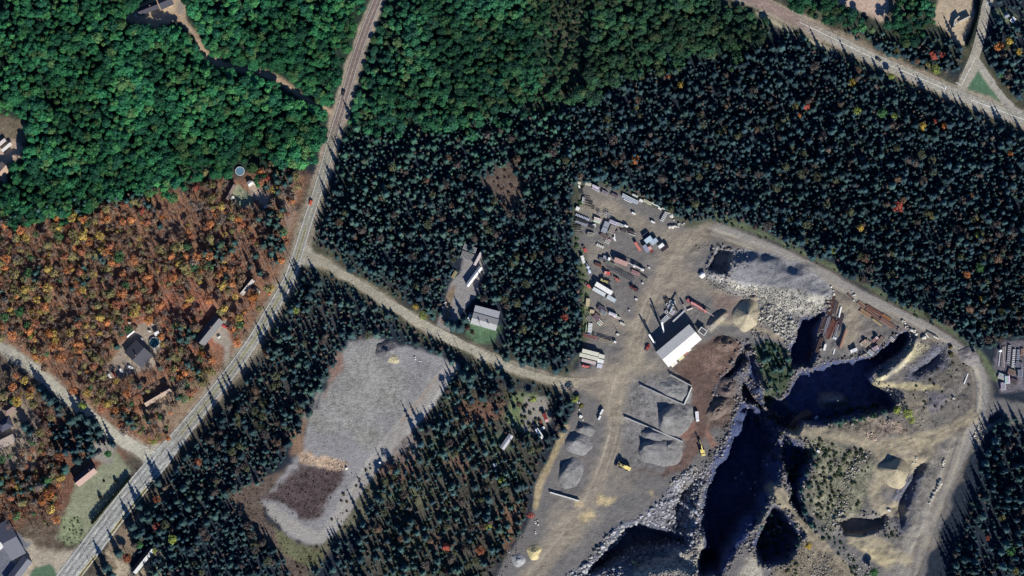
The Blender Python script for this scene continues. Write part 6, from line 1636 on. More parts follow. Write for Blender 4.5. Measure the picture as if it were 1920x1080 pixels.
for sx in (-1, 1):
    q = MB(); q.box((sx * 2.6, 0, 3.3), (.5, 4.4, .4)); q.obj('frame_beam', WHITE_M, t)
    for sy in (-1, 1):
        q = MB(); q.tube((sx * 2.6, sy * 1.9, 0), (sx * 2.6, sy * 1.9, 3.3), .16, n=5); q.obj('leg', STEEL_M, t)
for sy in (-1, 1):
    q = MB(); q.box((0, sy * 2.0, 3.25), (4.6, .4, .35)); q.obj('frame_beam', WHITE_M, t)

# ---- rusty pipes of the pipe yard
GP = 'rusty pipes beside the pit'
def prow(label, x0, y0, x1, y1, n, spread, r, color, group, seed):
    rr = random.Random(seed); dx, dy = x1 - x0, y1 - y0; L = math.hypot(dx, dy); ox, oy = -dy / L, dx / L
    for k in range(n):
        o = (k - (n - 1) / 2) * spread; s0 = rr.uniform(-.04, .06); s1 = rr.uniform(-.06, .04); g = rr.uniform(.7, 1.25)
        pipe(label, x0 + ox * o + dx * s0, y0 + oy * o + dy * s0, x1 + ox * o + dx * s1, y1 + oy * o + dy * s1, r * rr.uniform(.85, 1.1), tuple(c * g * .72 for c in color), group)
prow('dark rusty pipe at the top end of the pipe rows beside the pit', 1562, 557, 1554, 592, 4, 2.6, .42, (.15, .085, .075), 'pipes at the top end of the rows', 1)
prow('dark grey pipe in the second bundle beside the dirt track', 1570, 565, 1562, 594, 3, 2.6, .4, (.19, .15, .15), 'pipes in the second bundle', 2)
pipe('single thick white pipe among the rusty pipes', 1577, 575, 1572.5, 595, .7, WHT)
prow('dark pipe on the pit side of the middle pipe rows', 1548, 594, 1537, 624, 4, 2.7, .42, (.14, .10, .10), 'pipes on the pit side', 3)
prow('grey lilac pipe in the middle pipe rows', 1555, 594, 1545, 632, 3, 2.6, .45, (.28, .27, .32), 'grey pipes in the middle rows', 4)
prow('reddish brown pipe in the wide middle bundle', 1566, 599, 1550, 634, 5, 2.5, .45, (.24, .11, .085), 'reddish pipes in the wide bundle', 5)
prow('thin dark pipe on the track side of the wide bundle', 1580, 590, 1569, 620, 4, 2.4, .36, (.13, .10, .11), 'thin pipes on the track side', 6)
prow('pale grey pipe between the wide bundle and the big brown pipe', 1571, 608, 1562, 636, 2, 2.6, .4, (.40, .40, .44), 'pale pipes near the big brown pipe', 7)
pipe('very thick brown pipe lying apart on the track side', 1586, 617, 1574, 653, 1.15, (.30, .17, .12))
prow('dark rusty pipe in the lowest rows close to the pit edge', 1540, 633, 1531, 661, 5, 2.5, .42, (.17, .11, .10), 'pipes in the lowest rows', 8)
prow('rusty pipe half in shade at the bottom of the pipe rows', 1525, 662, 1517, 688, 4, 2.5, .4, (.20, .13, .12), 'pipes in the shade', 9)
pipe('white pipe stub in front of the big brown pipe', 1565, 654, 1562, 664, .5, WHT)
block('white block between pipes and the big brown pipe', 1565, 634, 20, 3.0, 1.6, 1.0, (.66, .68, .72))
GR = 'pipes along the haul road'
prow('short tan pipe nearest the top along the haul road', 1609, 566, 1621, 576, 4, 2.0, .36, (.40, .27, .20), 'short tan pipes along the haul road', 11)
prow('long rust red pipe along the haul road', 1624, 573, 1656, 592, 3, 2.2, .42, (.27, .125, .095), 'long rust red pipes along the haul road', 12)
prow('long brown pipe second row from the haul road', 1623, 580, 1650, 600, 3, 2.2, .4, (.30, .18, .14), 'long brown pipes, second row', 13)
prow('tan orange pipe nearest to the dirt triangle', 1613, 581, 1632, 594, 4, 2.1, .38, (.42, .28, .17), 'tan orange pipes by the dirt triangle', 14)
prow('pale yellow pipe at the low end of the tan orange ones', 1635, 597, 1654, 611, 2, 2.0, .36, (.52, .40, .20), 'pale yellow pipes', 15)
prow('pinkish pipe at the far low end of the haul road pipes', 1651, 597, 1675, 613, 4, 2.1, .42, (.36, .21, .17), 'pinkish pipes at the low end', 16)
prow('rust orange pipe close to the haul road verge', 1655, 590, 1670, 600, 3, 2.0, .38, (.38, .20, .10), 'rust orange pipes at the verge', 17)
prow('grey brown pipe ending at the ridge shadow', 1675, 612, 1688, 620, 3, 2.2, .36, (.30, .24, .22), 'grey brown pipes at the ridge', 18)
prow('pair of brown pipes apart at the start of the haul road pipes', 1589, 551, 1599, 560, 2, 2.2, .36, (.28, .19, .16), 'pair of brown pipes apart', 19)
beam_stack('rust boxes on timbers above the pit shadow', 1624, 644, -45, 5.6, 4, (.40, .32, .28), .6, .3)
beam_stack('rusty rails pointing into the pit shadow', 1650, 640, -50, 8.0, 4, (.36, .26, .23), .4, .4)
beam_stack('white frames half in the pit shadow near the ridge', 1672, 636, 40, 4.0, 3, (.74, .74, .74), .3, .6)
beam_stack('pale beams lying in the pit shadow below the rusty rails', 1632, 661, 40, 4.4, 4, (.62, .62, .68), .35, .4)
beam_stack('lilac boxes by the rust boxes at the pit shadow', 1642, 653, -30, 3.6, 3, (.44, .40, .46), .6, .3)
pipe('long white pole on the ground in the bend of the haul road', 1815, 700, 1807, 720, .45, (.82, .82, .80))
for (x, y, a, l) in ((1747, 627, 27, 9.0), (1738, 629, 55, 4.0), (1755, 633, 27, 4.6)):
    block({1747: 'black topped long concrete beam by the haul road bend', 1738: 'slanting white slab among boulders by the haul road bend', 1755: 'white slab at the end of the black topped beam'}[x], x, y, a, l, .9, .8 if x == 1747 else .7, (.16, .15, .15) if x == 1747 else (.72, .70, .62))
# lumber yard past the bend
t = thing('storage_tank', 'white domed tank at the top of the steel yard past the bend', 'tank', 1875, 657)
q = MB(); q.tube((0, 0, 0), (0, 0, 2.2), 1.3, n=16); q.tube((0, 0, 2.2), (0, 0, 2.8), 1.3, .5, 16); q.obj('tank_body', WHITE_M, t)
q = MB(); q.tube((1.0, 0, 2.2), (1.0, 0, 3.2), .12, n=6); q.obj('vent_pipe', STEEL_M, t)
pipe('white pole below the domed tank in the steel yard', 1875, 661, 1872, 686, .35, (.62, .62, .66))
prow('long pale pole standing out in the steel yard past the bend', 1882, 650, 1880, 689, 3, 2.6, .4, (.46, .42, .42), 'long poles in the steel yard', 21)
for k, (x, y, lab, c) in enumerate(((1891, 664, 'grey slab column in the steel yard, nearest the poles', (.36, .36, .40)), (1900, 672, 'white slab column in the middle of the steel yard', (.60, .61, .62)), (1908, 672, 'blue grey slab column in the steel yard', (.32, .35, .42)), (1916, 660, 'rust brown slab column at the edge of the steel yard', (.34, .22, .17)))):
    slab_stack(lab, x, y, 95, 10 if k < 3 else 4, .8, 2.2, c, 1.4, 1.3)
for k, (x, y, lab, c) in enumerate(((1878, 706, 'white junk girders at the bottom of the steel yard', (.62, .62, .64)), (1888, 712, 'large white box girders in the lower steel yard', (.76, .76, .76)), (1901, 716, 'dark junk beams in the lower steel yard', (.14, .12, .13)), (1912, 700, 'blue grey steel rack in the lower steel yard', (.28, .31, .38)), (1896, 698, 'rusty steel rack in the middle of the steel yard', (.28, .20, .18)), (1880, 724, 'pale short beams at the lowest corner of the steel yard', (.50, .50, .54)), (1910, 684, 'grey steel rack behind the slab columns', (.22, .24, .29)))):
    beam_stack(lab, x, y, 20 + 65 * (k % 2), 5.6, 5, c, .4, .35, layers=1 + k % 2)
# ribbed steel racks by the pale house
slab_stack('ribbed grey steel rack behind the long white trailer shed, upper half', 881, 466, 20, 11, .5, 4.6, (.40, .40, .42), .95, 1.4)
slab_stack('ribbed grey steel rack behind the long white trailer shed, lower half', 876, 480, 20, 10, .5, 6.0, (.36, .36, .36), .95, 1.4)
make_trailer('dark red trailer with a white side beside the ribbed racks', 897, 484, -62, 12.0, 2.0, (.62, .55, .54), 2.4)
beam_stack('tan boards along the drive beside the long white trailer shed', 852, 515, -60, 6.0, 3, (.52, .42, .26), .4, .3, part='board', name='board_stack')
block('white board leaning on the drive edge near the grey house', 834, 568, -35, 2.6, .6, .4, WHT)
block('second white board on the drive edge near the grey house', 832, 576, 20, 2.2, .8, .4, (.7, .66, .6))

# ---- concrete block walls of the gravel bays
def wall(label, x0, y0, x1, y1, h, color, th=.8):
    L = math.hypot(x1 - x0, y1 - y0) * MPP; t = thing('block_wall', label, 'wall', (x0 + x1) / 2, (y0 + y1) / 2, math.degrees(math.atan2(y1 - y0, x1 - x0)), z=min(H(x0, y0), H(x1, y1)) - .2)
    n = max(2, int(L / 1.8)); rr = random.Random(int(x0))
    m = MB()
    for k in range(n): m.box((-L / 2 + L * (k + .5) / n, rr.uniform(-.06, .06), h / 2), (L / n - .04, th, h + rr.uniform(-.12, .12)))
    setc(m.obj('block_course', PAINTED_M, t), color)
wall('grey block wall along the upper side of the top gravel bay', 1256, 702, 1297, 724, 2.4, (.40, .40, .39))
wall('white block wall closing the back of the top gravel bay', 1297, 726, 1283, 758, 2.2, (.74, .73, .68))
wall('grey block wall between the top gravel bay and the middle one', 1200, 722, 1282, 759, 2.0, (.36, .36, .36))
wall('grey and white block wall between the middle and the lowest gravel bay', 1171, 782, 1280, 828, 2.2, (.44, .44, .43))
wall('long white block wall beside the small gravel heaps', 1031, 923, 1086, 939, 2.2, (.76, .75, .70))

# ---- heaps
def heap(label, px, py, rx, ry, ang, h, color, seed, flat=0.0, name='gravel_heap', cat='gravel heap', rough=1.3, sharp=1.0, skew=(0, 0)):
    r = np.random.default_rng(seed); nr, na = 14, 40
    vs = [(skew[0], skew[1], h)]; fs = []
    ph = r.uniform(0, 50)
    for j in range(1, nr + 1):
        q = j / nr
        for k in range(na):
            a = 2 * math.pi * k / na
            w = 1 + .22 * (vnoise(np.array([ph + 1.6 * math.cos(a)]), np.array([ph + 1.6 * math.sin(a)]), 1.0, seed)[0] - .5) * 2
            x = rx * q * w * math.cos(a); y = ry * q * w * math.sin(a)
            z = h * (1 - max(0, (q - flat) / (1 - flat)) ** sharp)
            x += skew[0] * (1 - q) ** 1.2; y += skew[1] * (1 - q) ** 1.2
            z += (fbm(np.array([x + ph]), np.array([y]), 3.0, seed, 3)[0] - .5) * rough * (1 - q) * 2
            vs.append((x, y, z if j < nr else -.3))
    for k in range(na): fs.append((0, 1 + k, 1 + (k + 1) % na))
    for j in range(nr - 1):
        for k in range(na): a0 = 1 + j * na + k; a1 = 1 + j * na + (k + 1) % na; fs.append((a0, a0 + na, a1 + na, a1))
    me = bpy.data.meshes.new(name); me.from_pydata(vs, [], fs); me.materials.append(GROUND_M)
    a = me.attributes.new('tint', 'FLOAT_COLOR', 'POINT'); a.data.foreach_set('color', np.tile(np.array((*color, .5), np.float32), len(vs)))
    me.polygons.foreach_set('use_smooth', np.ones(len(fs), bool)); me.update()
    o = link(bpy.data.objects.new(name, me)); o.location = (wx(px), wy(py), H(px, py)); o.rotation_euler = (0, 0, -math.radians(ang))
    return tag(o, label, cat)
GC = (.30, .305, .31)
heap('wide flat gravel heap filling the top bay', 1268, 731, 13, 8.5, 30, 1.8, (.225, .225, .222), 1, .4)
heap('steep grey gravel heap with a crescent shadow in the middle bay', 1264, 790, 13, 12, 0, 6.5, (.215, .21, .205), 2, .0, skew=(-8.5, 4.5))
heap('low gravel heap joined to the steep one in the middle bay', 1282, 775, 8, 9, 30, 2.0, (.215, .21, .205), 3, .2)
heap('dark gravel heap against the wall in the lowest bay', 1226, 818, 10, 6, 20, 3.4, (.17, .17, .18), 4, .1, skew=(-3, 2))
heap('large pale gravel heap in the lowest bay, steepest toward the wall', 1232, 846, 15, 11, 0, 5.0, (.205, .20, .20), 5, .0, skew=(-10, 4))
heap('brownish gravel heap at the outer end of the lowest bay', 1258, 848, 9, 11, 15, 2.6, (.205, .198, .19), 6, .15, skew=(-4, 4))
heap('upper small gravel heap beside the quarry entrance track', 1098, 806, 7, 5.5, 0, 3.2, (.21, .205, .20), 7, .0, skew=(-3, 2))
heap('square grey gravel heap below the upper small one', 1086, 834, 10, 9, 0, 4.5, (.22, .218, .22), 8, .0, skew=(-4, 3))
heap('long gravel heap with steep dark side beside the long white wall', 1067, 890, 8.5, 13, 25, 5.0, (.215, .212, .21), 9, .0, skew=(-4.5, 2))
heap('round grey gravel ring heap at the lower track', 972, 1050, 6, 5, 0, 1.6, (.33, .335, .34), 10, .2)
heap('yellow sand heap beside the lower track', 1001, 1035, 5.5, 5.5, 0, 2.6, (.56, .48, .26), 11, .1, 'sand_heap', 'sand heap')
heap('cone shaped tan gravel heap with a pointed shadow on the upper quarry floor', 1677, 887, 12, 11, 0, 8.5, (.38, .33, .23), 12, .0, 'sand_heap', 'sand heap', .6, skew=(1, 3))
heap('tan sand heap with steep dark side near the big stockpile', 1401, 590, 10, 12, 35, 6.5, (.36, .315, .225), 13, .0, 'sand_heap', 'sand heap', .4)
heap('small dark soil heap just behind the tan sand heap', 1414, 558, 3.5, 3.2, 0, 2.6, (.24, .20, .16), 14)
heap('dark grey hump on the gravel field', 722, 657, 8, 7.5, 0, 4.2, (.17, .165, .17), 15, .0, skew=(2, -1))
heap('tan sand tongue beside the dark hump on the gravel field', 735, 672, 6, 3.6, 20, 1.4, (.44, .40, .26), 16, .1, 'sand_heap', 'sand heap')
heap('brown rock heap beside the haul track at the pit', 1350, 765, 12, 7, -35, 4.5, (.15, .118, .10), 17, .1, 'soil_heap', 'soil heap', 5)
heap('purple brown soil heap beside the cliff, behind the shed yard', 1365, 728, 9, 8, -30, 3.6, (.13, .105, .098), 18, .1, 'soil_heap', 'soil heap', 4)
heap('reddish soil heap at the end of the shed yard', 1360, 645, 9, 6, 10, 3.4, (.15, .108, .09), 19, .1, 'soil_heap', 'soil heap', 4)
heap('brown culvert shaped bank at the mouth of the dark pit', 1506, 786, 10, 4, -35, 3.2, (.17, .115, .10), 20, .2, 'soil_heap', 'soil heap', 1.0)
heap('low grey heap on the bend of the haul road', 1816, 668, 8, 7, 40, 1.8, (.24, .22, .215), 22, .3, rough=1.0)

# ---- rocks
rock_v, rock_t = ico(np.random.default_rng(1), 0)
RV = []
for s in range(8):
    q = np.random.default_rng(200 + s)
    RV.append(rock_v * (1 + q.uniform(-.4, .4, (12, 1))) * q.uniform(.7, 1.2, 3) * (1, 1, .8))
RXY = dict(x=[], y=[], s=[], c=[])
def rocks(poly, step, s0, s1, c, p=1.0, seed=1):
    r = np.random.default_rng(seed); q = np.array(poly, float); lo = q.min(0); hi = q.max(0)
    X, Y = np.meshgrid(np.arange(lo[0], hi[0], step), np.arange(lo[1], hi[1], step))
    X = (X + r.uniform(-.55, .55, X.shape) * step).ravel(); Y = (Y + r.uniform(-.55, .55, Y.shape) * step).ravel()
    k = (sdist(X, Y, q) > -2 + 3 * (r.random(len(X)) - .5)) & (r.random(len(X)) < p)
    X = X[k]; Y = Y[k]; n = len(X)
    RXY['x'].append(X); RXY['y'].append(Y); RXY['s'].append((s0 + (s1 - s0) * r.random(n) ** 3.2) * .72); RXY['c'].append(np.array(c) * r.uniform(.35, 1.05, (n, 1)))
PALE = (.42, .405, .37); COOL = (.38, .385, .42); CREAM = (.46, .44, .39)
rocks([(1326, 524), (1360, 530), (1400, 537), (1430, 536), (1440, 545), (1500, 562), (1548, 576), (1520, 592), (1460, 592), (1425, 568), (1390, 557), (1340, 540)], 2.0, .3, .95, (.36, .35, .325), .9, 1)
rocks([(1434, 575), (1452, 571), (1470, 588), (1490, 603), (1497, 622), (1480, 642), (1468, 636), (1440, 606), (1420, 606)], 3.1, .7, 1.9, CREAM, .8, 2)
rocks([(1402, 613), (1430, 615), (1434, 630), (1412, 632)], 3.1, .7, 1.6, PALE, .7, 3)
rocks([(1240, 940), (1262, 904), (1296, 880), (1318, 888), (1312, 945), (1306, 1000), (1294, 1010), (1250, 990), (1200, 980), (1175, 990)], 3.0, .5, 2.6, COOL, .8, 4)
rocks([(1255, 905), (1300, 876), (1318, 884), (1310, 935), (1285, 930)], 2.7, .6, 1.5, (.46, .43, .38), .8, 5)
rocks([(1062, 1080), (1100, 1055), (1140, 1003), (1165, 985), (1180, 1000), (1150, 1030), (1120, 1045), (1085, 1086)], 3.1, .6, 2.8, (.46, .46, .46), .8, 6)
rocks([(1085, 1086), (1120, 1050), (1170, 1040), (1220, 1020), (1300, 1010), (1300, 1035), (1200, 1050), (1150, 1086)], 3.3, .5, 2.2, COOL, .6, 7)
rocks([(1200, 1050), (1260, 1038), (1310, 1030), (1308, 1086), (1180, 1086)], 3.4, .5, 1.5, PALE, .7, 8)
rocks([(1600, 862), (1618, 842), (1632, 850), (1612, 880), (1590, 905), (1580, 900)], 2.7, .5, 1.4, PALE, .75, 9)
rocks([(1572, 940), (1592, 930), (1585, 960), (1560, 1000), (1548, 990)], 3.0, .5, 1.4, CREAM, .55, 10)
rocks([(1520, 1058), (1550, 1050), (1562, 1078), (1530, 1086)], 2.7, .4, 1.1, PALE, .7, 11)
rocks([(1582, 1030), (1600, 1040), (1650, 1068), (1640, 1086), (1610, 1086), (1588, 1050)], 3.3, .5, 1.3, PALE, .55, 12)
rocks([(1650, 790), (1692, 785), (1700, 806), (1660, 810)], 3.0, .4, 1.1, (.42, .34, .30), .6, 13)
rocks([(1628, 812), (1642, 816), (1640, 826), (1624, 822)], 2.2, .5, 1.2, (.62, .48, .38), .9, 14)
rocks([(1700, 615), (1735, 630), (1740, 650), (1725, 660), (1700, 652), (1690, 670), (1660, 705), (1648, 706), (1690, 660)], 3.7, .5, 1.5, CREAM, .5, 15)
rocks(PITS['scree'][0], 4.2, .4, 1.0, (.19, .195, .23), .8, 16)
rocks(PITS['slope'][0], 5.5, .4, 1.2, (.15, .145, .16), .6, 17)
rocks([(1738, 735), (1742, 760), (1725, 800), (1716, 800), (1732, 765)], 3.0, .4, 1.1, PALE, .5, 18)
rocks([(1385, 465), (1408, 478), (1400, 500), (1375, 505), (1372, 480)], 3.3, .4, 1.2, (.28, .28, .31), .7, 19)
rocks([(1322, 490), (1345, 500), (1362, 520), (1356, 530), (1325, 518)], 3.0, .4, 1.2, (.33, .33, .35), .7, 20)
rocks([(1305, 460), (1330, 452), (1335, 462), (1310, 470)], 3.0, .3, .9, (.50, .43, .28), .5, 21)
rocks([(620, 870), (648, 866), (650, 882), (630, 884)], 3.0, .4, 1.0, (.5, .42, .34), .6, 22)
rocks([(1828, 805), (1842, 790), (1850, 800), (1838, 830), (1826, 835)], 3.0, .5, 1.5, (.56, .52, .44), .6, 23)
rocks([(1312, 890), (1360, 790), (1385, 745), (1395, 742), (1370, 800), (1330, 880)], 3.7, .4, 1.4, (.20, .18, .17), .55, 24)
rocks([(1315, 960), (1330, 960), (1350, 1080), (1318, 1080)], 10.4, .6, 1.6, (.28, .29, .33), .6, 25)
rocks([(950, 1040), (975, 1005), (985, 1005), (960, 1050), (935, 1086)], 3.7, .4, 1.1, (.32, .31, .30), .5, 26)
rocks([(1318, 860), (1356, 838), (1372, 800), (1366, 830), (1345, 880), (1325, 960), (1318, 1080), (1308, 1080), (1308, 960)], 3.3, .4, 1.8, (.30, .30, .33), .7, 31)
rocks([(1395, 545), (1420, 560), (1440, 580), (1425, 590), (1400, 560)], 3.0, .4, 1.1, PALE, .5, 32)
rocks([(1740, 640), (1800, 650), (1825, 690), (1790, 720), (1750, 690)], 5.2, .3, .9, (.20, .19, .17), .5, 33)
rocks([(1500, 815), (1600, 850), (1600, 930), (1540, 985), (1515, 940), (1530, 870)], 4.4, .3, 1.1, (.30, .29, .25), .5, 34)
rocks([(1490, 1020), (1600, 1060), (1600, 1085), (1440, 1085)], 4.1, .3, 1.1, (.34, .32, .27), .5, 35)
rocks([(1480, 590), (1500, 600), (1488, 650), (1472, 680)], 3.0, .4, 1.3, COOL, .6, 36)
for k in ('main', 'east', 'strip', 'bush', 'cliff', 'bench', 'south', 'dam', 'pond', 'hole'):
    pts = PITS[k][0]; r = np.random.default_rng(len(pts))
    for a, b in zip(pts, pts[1:] + pts[:1]):
        m = int(math.hypot(b[0] - a[0], b[1] - a[1]) * 1.3); t_ = r.random(m)
        RXY['x'].append(a[0] + (b[0] - a[0]) * t_ + r.normal(0, 4.5, m)); RXY['y'].append(a[1] + (b[1] - a[1]) * t_ + r.normal(0, 4.5, m))
        RXY['s'].append(.2 + 1.1 * r.random(m) ** 3); RXY['c'].append(np.array((.235, .215, .20)) * r.uniform(.4, 1.25, (m, 1)))
X = np.concatenate(RXY['x']); Y = np.concatenate(RXY['y']); S = np.concatenate(RXY['s']); Cc = np.concatenate(RXY['c'])
k = off_track(X, Y); X, Y, S, Cc = X[k], Y[k], S[k], Cc[k]; n = len(X); print('rocks', n)
Z = height(wx(X), wy(Y)); K = RNG.integers(0, 8, n); ROT = RNG.uniform(0, 6.28, n)
# the largest rocks are things of their own
big = np.argsort(-S)[:140]; isbig = np.zeros(n, bool); isbig[big] = True
ROCK_ME = [raw_mesh('boulder', RV[k], rock_t, [ROCK_M], None, np.ones((12, 4))) for k in range(8)]
def boulder(px, py, s, k, rot, col, label, group, z=None):
    o = link(bpy.data.objects.new('boulder', ROCK_ME[k])); o.location = (wx(px), wy(py), (H(px, py) if z is None else z) + s * .35); o.rotation_euler = (0, 0, rot); o.scale = (s,) * 3
    o.color = (*col, 1); tag(o, label, 'boulder', group)
def lab_rock(px, py):
    if py > 870 and px < 1330: return 'large angular boulder on the rubble slope falling into the pit', 'boulders on the rubble slope'
    if py < 650 and px < 1520: return 'large pale boulder in the rubble at the foot of the big stockpile', 'boulders below the stockpile'
    return 'large boulder in the rubble between the haul road and the pits', 'boulders by the haul road'
for i in big:
    l, g = lab_rock(X[i], Y[i]); boulder(X[i], Y[i], S[i], K[i], ROT[i], Cc[i], l, g, Z[i])
r = ~isbig; Vs, Ts, Cs = [], [], []; off = 0
for k in range(8):
    sel = np.where(r & (K == k))[0]; v = RV[k]
    ca, sa = np.cos(ROT[sel])[:, None], np.sin(ROT[sel])[:, None]; s = S[sel][:, None]
    Vs.append(np.stack([(v[None, :, 0] * ca - v[None, :, 1] * sa) * s + wx(X[sel])[:, None], (v[None, :, 0] * sa + v[None, :, 1] * ca) * s + wy(Y[sel])[:, None], v[None, :, 2] * s + (Z[sel] + S[sel] * .3)[:, None]], -1).reshape(-1, 3))
    Ts.append((rock_t[None] + (off + np.arange(len(sel)) * 12)[:, None, None]).reshape(-1, 3)); off += 12 * len(sel); Cs.append(np.repeat(Cc[sel], 12, axis=0))
Cc2 = np.concatenate(Cs)
o = link(bpy.data.objects.new('rubble', raw_mesh('rubble', np.concatenate(Vs), np.concatenate(Ts), [ROCK_M], None, np.concatenate([Cc2, np.ones((len(Cc2), 1))], 1))))
tag(o, 'broken rock rubble on the quarry slopes', kind='stuff')
# boulders set out along the haul road and elsewhere
rb = random.Random(9)
def line_boulders(pts, n, s0, s1, col, label, group, spread=2.0):
    c = catmull(pts, 8)
    for k in range(n):
        p = c[int(rb.random() * (len(c) - 1))]; g_ = rb.uniform(.6, 1.1)
        boulder(p[0] + rb.uniform(-spread, spread), p[1] + rb.uniform(-spread, spread), rb.uniform(s0, s1), rb.randrange(8), rb.uniform(0, 6), tuple(x * g_ for x in col), label, group)
line_boulders([(1770, 864), (1768, 880)], 16, .6, 1.3, CREAM, 'pale boulder in the upper heap on the verge of the long haul road', 'boulders in the upper verge heap')
line_boulders([(1764, 902), (1758, 915), (1750, 928), (1743, 946)], 26, .7, 1.5, CREAM, 'pale boulder in the long row on the verge of the haul road', 'boulders in the long verge row')
line_boulders([(1711, 619), (1719, 625), (1730, 633), (1737, 636)], 9, .9, 1.7, (.62, .60, .52), 'white boulder on the bank inside the haul road bend', 'white boulders inside the bend')
line_boulders([(1690, 600), (1697, 607)], 5, .8, 1.4, (.66, .65, .58), 'white boulder at the end of the haul road pipes', 'white boulders at the pipe ends')
line_boulders([(1560, 538), (1563, 545), (1565, 555)], 4, .6, 1.0, (.7, .68, .6), 'white boulder beside the dirt track above the pipes', 'white boulders at the dirt track')
line_boulders([(1592, 540), (1598, 545), (1602, 558), (1601, 565)], 7, .5, 1.0, (.56, .56, .52), 'pale stone beside the pair of brown pipes', 'stones by the brown pipes')
line_boulders([(1253, 396), (1258, 402), (1262, 412)], 9, .7, 1.4, (.56, .55, .52), 'pale stone in the heap by the slanting slab row', 'stones by the slab row')
line_boulders([(1253, 424), (1260, 426), (1268, 424)], 7, .8, 1.4, (.66, .63, .58), 'white stone in the heap where the haul road leaves the yard', 'white stones at the haul road start')
line_boulders([(1270, 424), (1276, 420), (1284, 420)], 9, .5, 1.1, (.46, .46, .44), 'grey stone in the heap where the haul road leaves the yard', 'grey stones at the haul road start')
boulder(1316, 515, 2.6, 2, .6, (.80, .79, .74), 'single big white boulder at the corner of the stockpile', None)
line_boulders([(1005, 977), (1009, 985)], 7, .5, .9, (.72, .70, .66), 'white stone in the small group beside the lower track', 'white stones beside the lower track', 3)
line_boulders([(1003, 996), (1006, 1001)], 3, .5, .9, (.72, .70, .66), 'white stone in the pair below the small group at the lower track', 'white stones under the small group', 1.5)
line_boulders([(1710, 870), (1720, 862), (1700, 935), (1712, 915)], 12, .5, 1.1, (.50, .50, .44), 'pale stone on the dark slope left of the haul road', 'stones on the dark slope')
line_boulders([(1425, 860), (1440, 875), (1390, 890), (1420, 930), (1448, 862)], 8, .8, 1.3, (.62, .66, .74), 'single pale boulder on the dark pit floor', 'boulders on the pit floor', 8)
line_boulders([(1085, 752), (1093, 800)], 5, .5, .9, (.6, .6, .56), 'small pale stone at the tree edge by the quarry entrance', 'stones by the quarry entrance', 5)
boulder(712, 867, 1.5, 1, 1, (.80, .80, .78), 'white boulder on the right edge of the gravel field track', None)
boulder(650, 878, 1.3, 3, 2, (.62, .60, .55), 'pale boulder at the corner of the brown scrub on the gravel field', None)
line_boulders([(780, 672), (785, 676), (790, 670)], 6, .4, .8, (.76, .76, .76), 'white stone in the small group on the upper gravel field', 'white stones on the gravel field', 3)
block('white slab pair, upper one, on the gravel by the quarry entrance', 1128, 772, -62, 4.6, 1.4, 1.4, WHT)
block('white slab pair, lower one, on the gravel by the quarry entrance', 1124, 783, -62, 3.4, 1.4, 1.4, WHT)
block('white square block at the green edge of the quarry entrance', 1089, 781, 25, 2.4, 2.2, 1.0, WHT)
block('white cabin sized block on the quarry track above the deep pit', 1534, 846, 20, 2.2, 1.6, 1.4, WHT)
block('white letter shaped concrete block at the end of the soil bank', 1536, 785, -40, 3.0, 1.8, 1.0, (.82, .82, .80))
block('black and white machine part on the grey strip inside the bend', 1788, 747, 30, 2.0, 1.2, 1.2, (.55, .54, .5))
block('white pallet block on the grey earth beside the dark slope', 1667, 957, 15, 2.6, 1.2, .8, WHT)
line_boulders([(1470, 992), (1455, 1000), (1402, 980), (1395, 990)], 8, .6, 1.2, (.50, .54, .62), 'pale boulder in the shaded hollow beside the deep pit', 'boulders in the shaded hollow', 6)

# ---- junk around the houses
def junk(label, px, py, ang, c, l=2.0, w=1.3, h=1.0): block(label, px, py, ang, l, w, h, c, name='storage_box', cat='box')
junk('white box beside the pools clutter above the dark blue house', 243, 605, 30, WHT); junk('white box among junk near the bare trees above the teal pool', 285, 605, 60, WHT, 2.4, 1.6)
junk('small white box above the round teal pool', 281, 621, 20, (.75, .75, .75), 2.0, 1.2); junk('white box against the roof corner by the teal pool', 266, 636, 45, (.6, .6, .6), 2.2, 1.6)
junk('white steps under the round teal pool', 291, 654, 25, (.72, .72, .70), 2.6, 1.2, .6); junk('white box at the front of the long grey house', 411, 632, -30, WHT, 2.6, 1.2)
junk('white box on the dark lawn by the lane house', 75, 788, 30, (.62, .62, .62), 1.6, 1.2); junk('white chimney box on the corner of the tan flat house', 6, 836, 0, WHT, 1.4, 1.2)
junk('white box by the long grey ridge house in the autumn wood', 157, 624, 80, (.7, .7, .7), 1.6, .9); junk('white box at the corner of the sandy clearing house', 255, 30, 40, WHT, 2.4, 1.4)
junk('pale box at the end of the sandy clearing', 240, 33, 80, (.6, .56, .5), 2.6, 1.6); junk('white box before the pale grey house door', 881, 601, 40, WHT, 2.2, .7)
junk('pink white boxes in the shade behind the pale house wood', 946, 520, 20, (.66, .46, .46), 3.0, 1.4); junk('white pile of boxes in the dark wood beside the parked trucks', 927, 872, 60, (.6, .62, .66), 3.0, 2.4)
junk('white bin in front of the house beside the blue pool', 436, 371, -35, (.80, .79, .70), 3.2, 2.2)

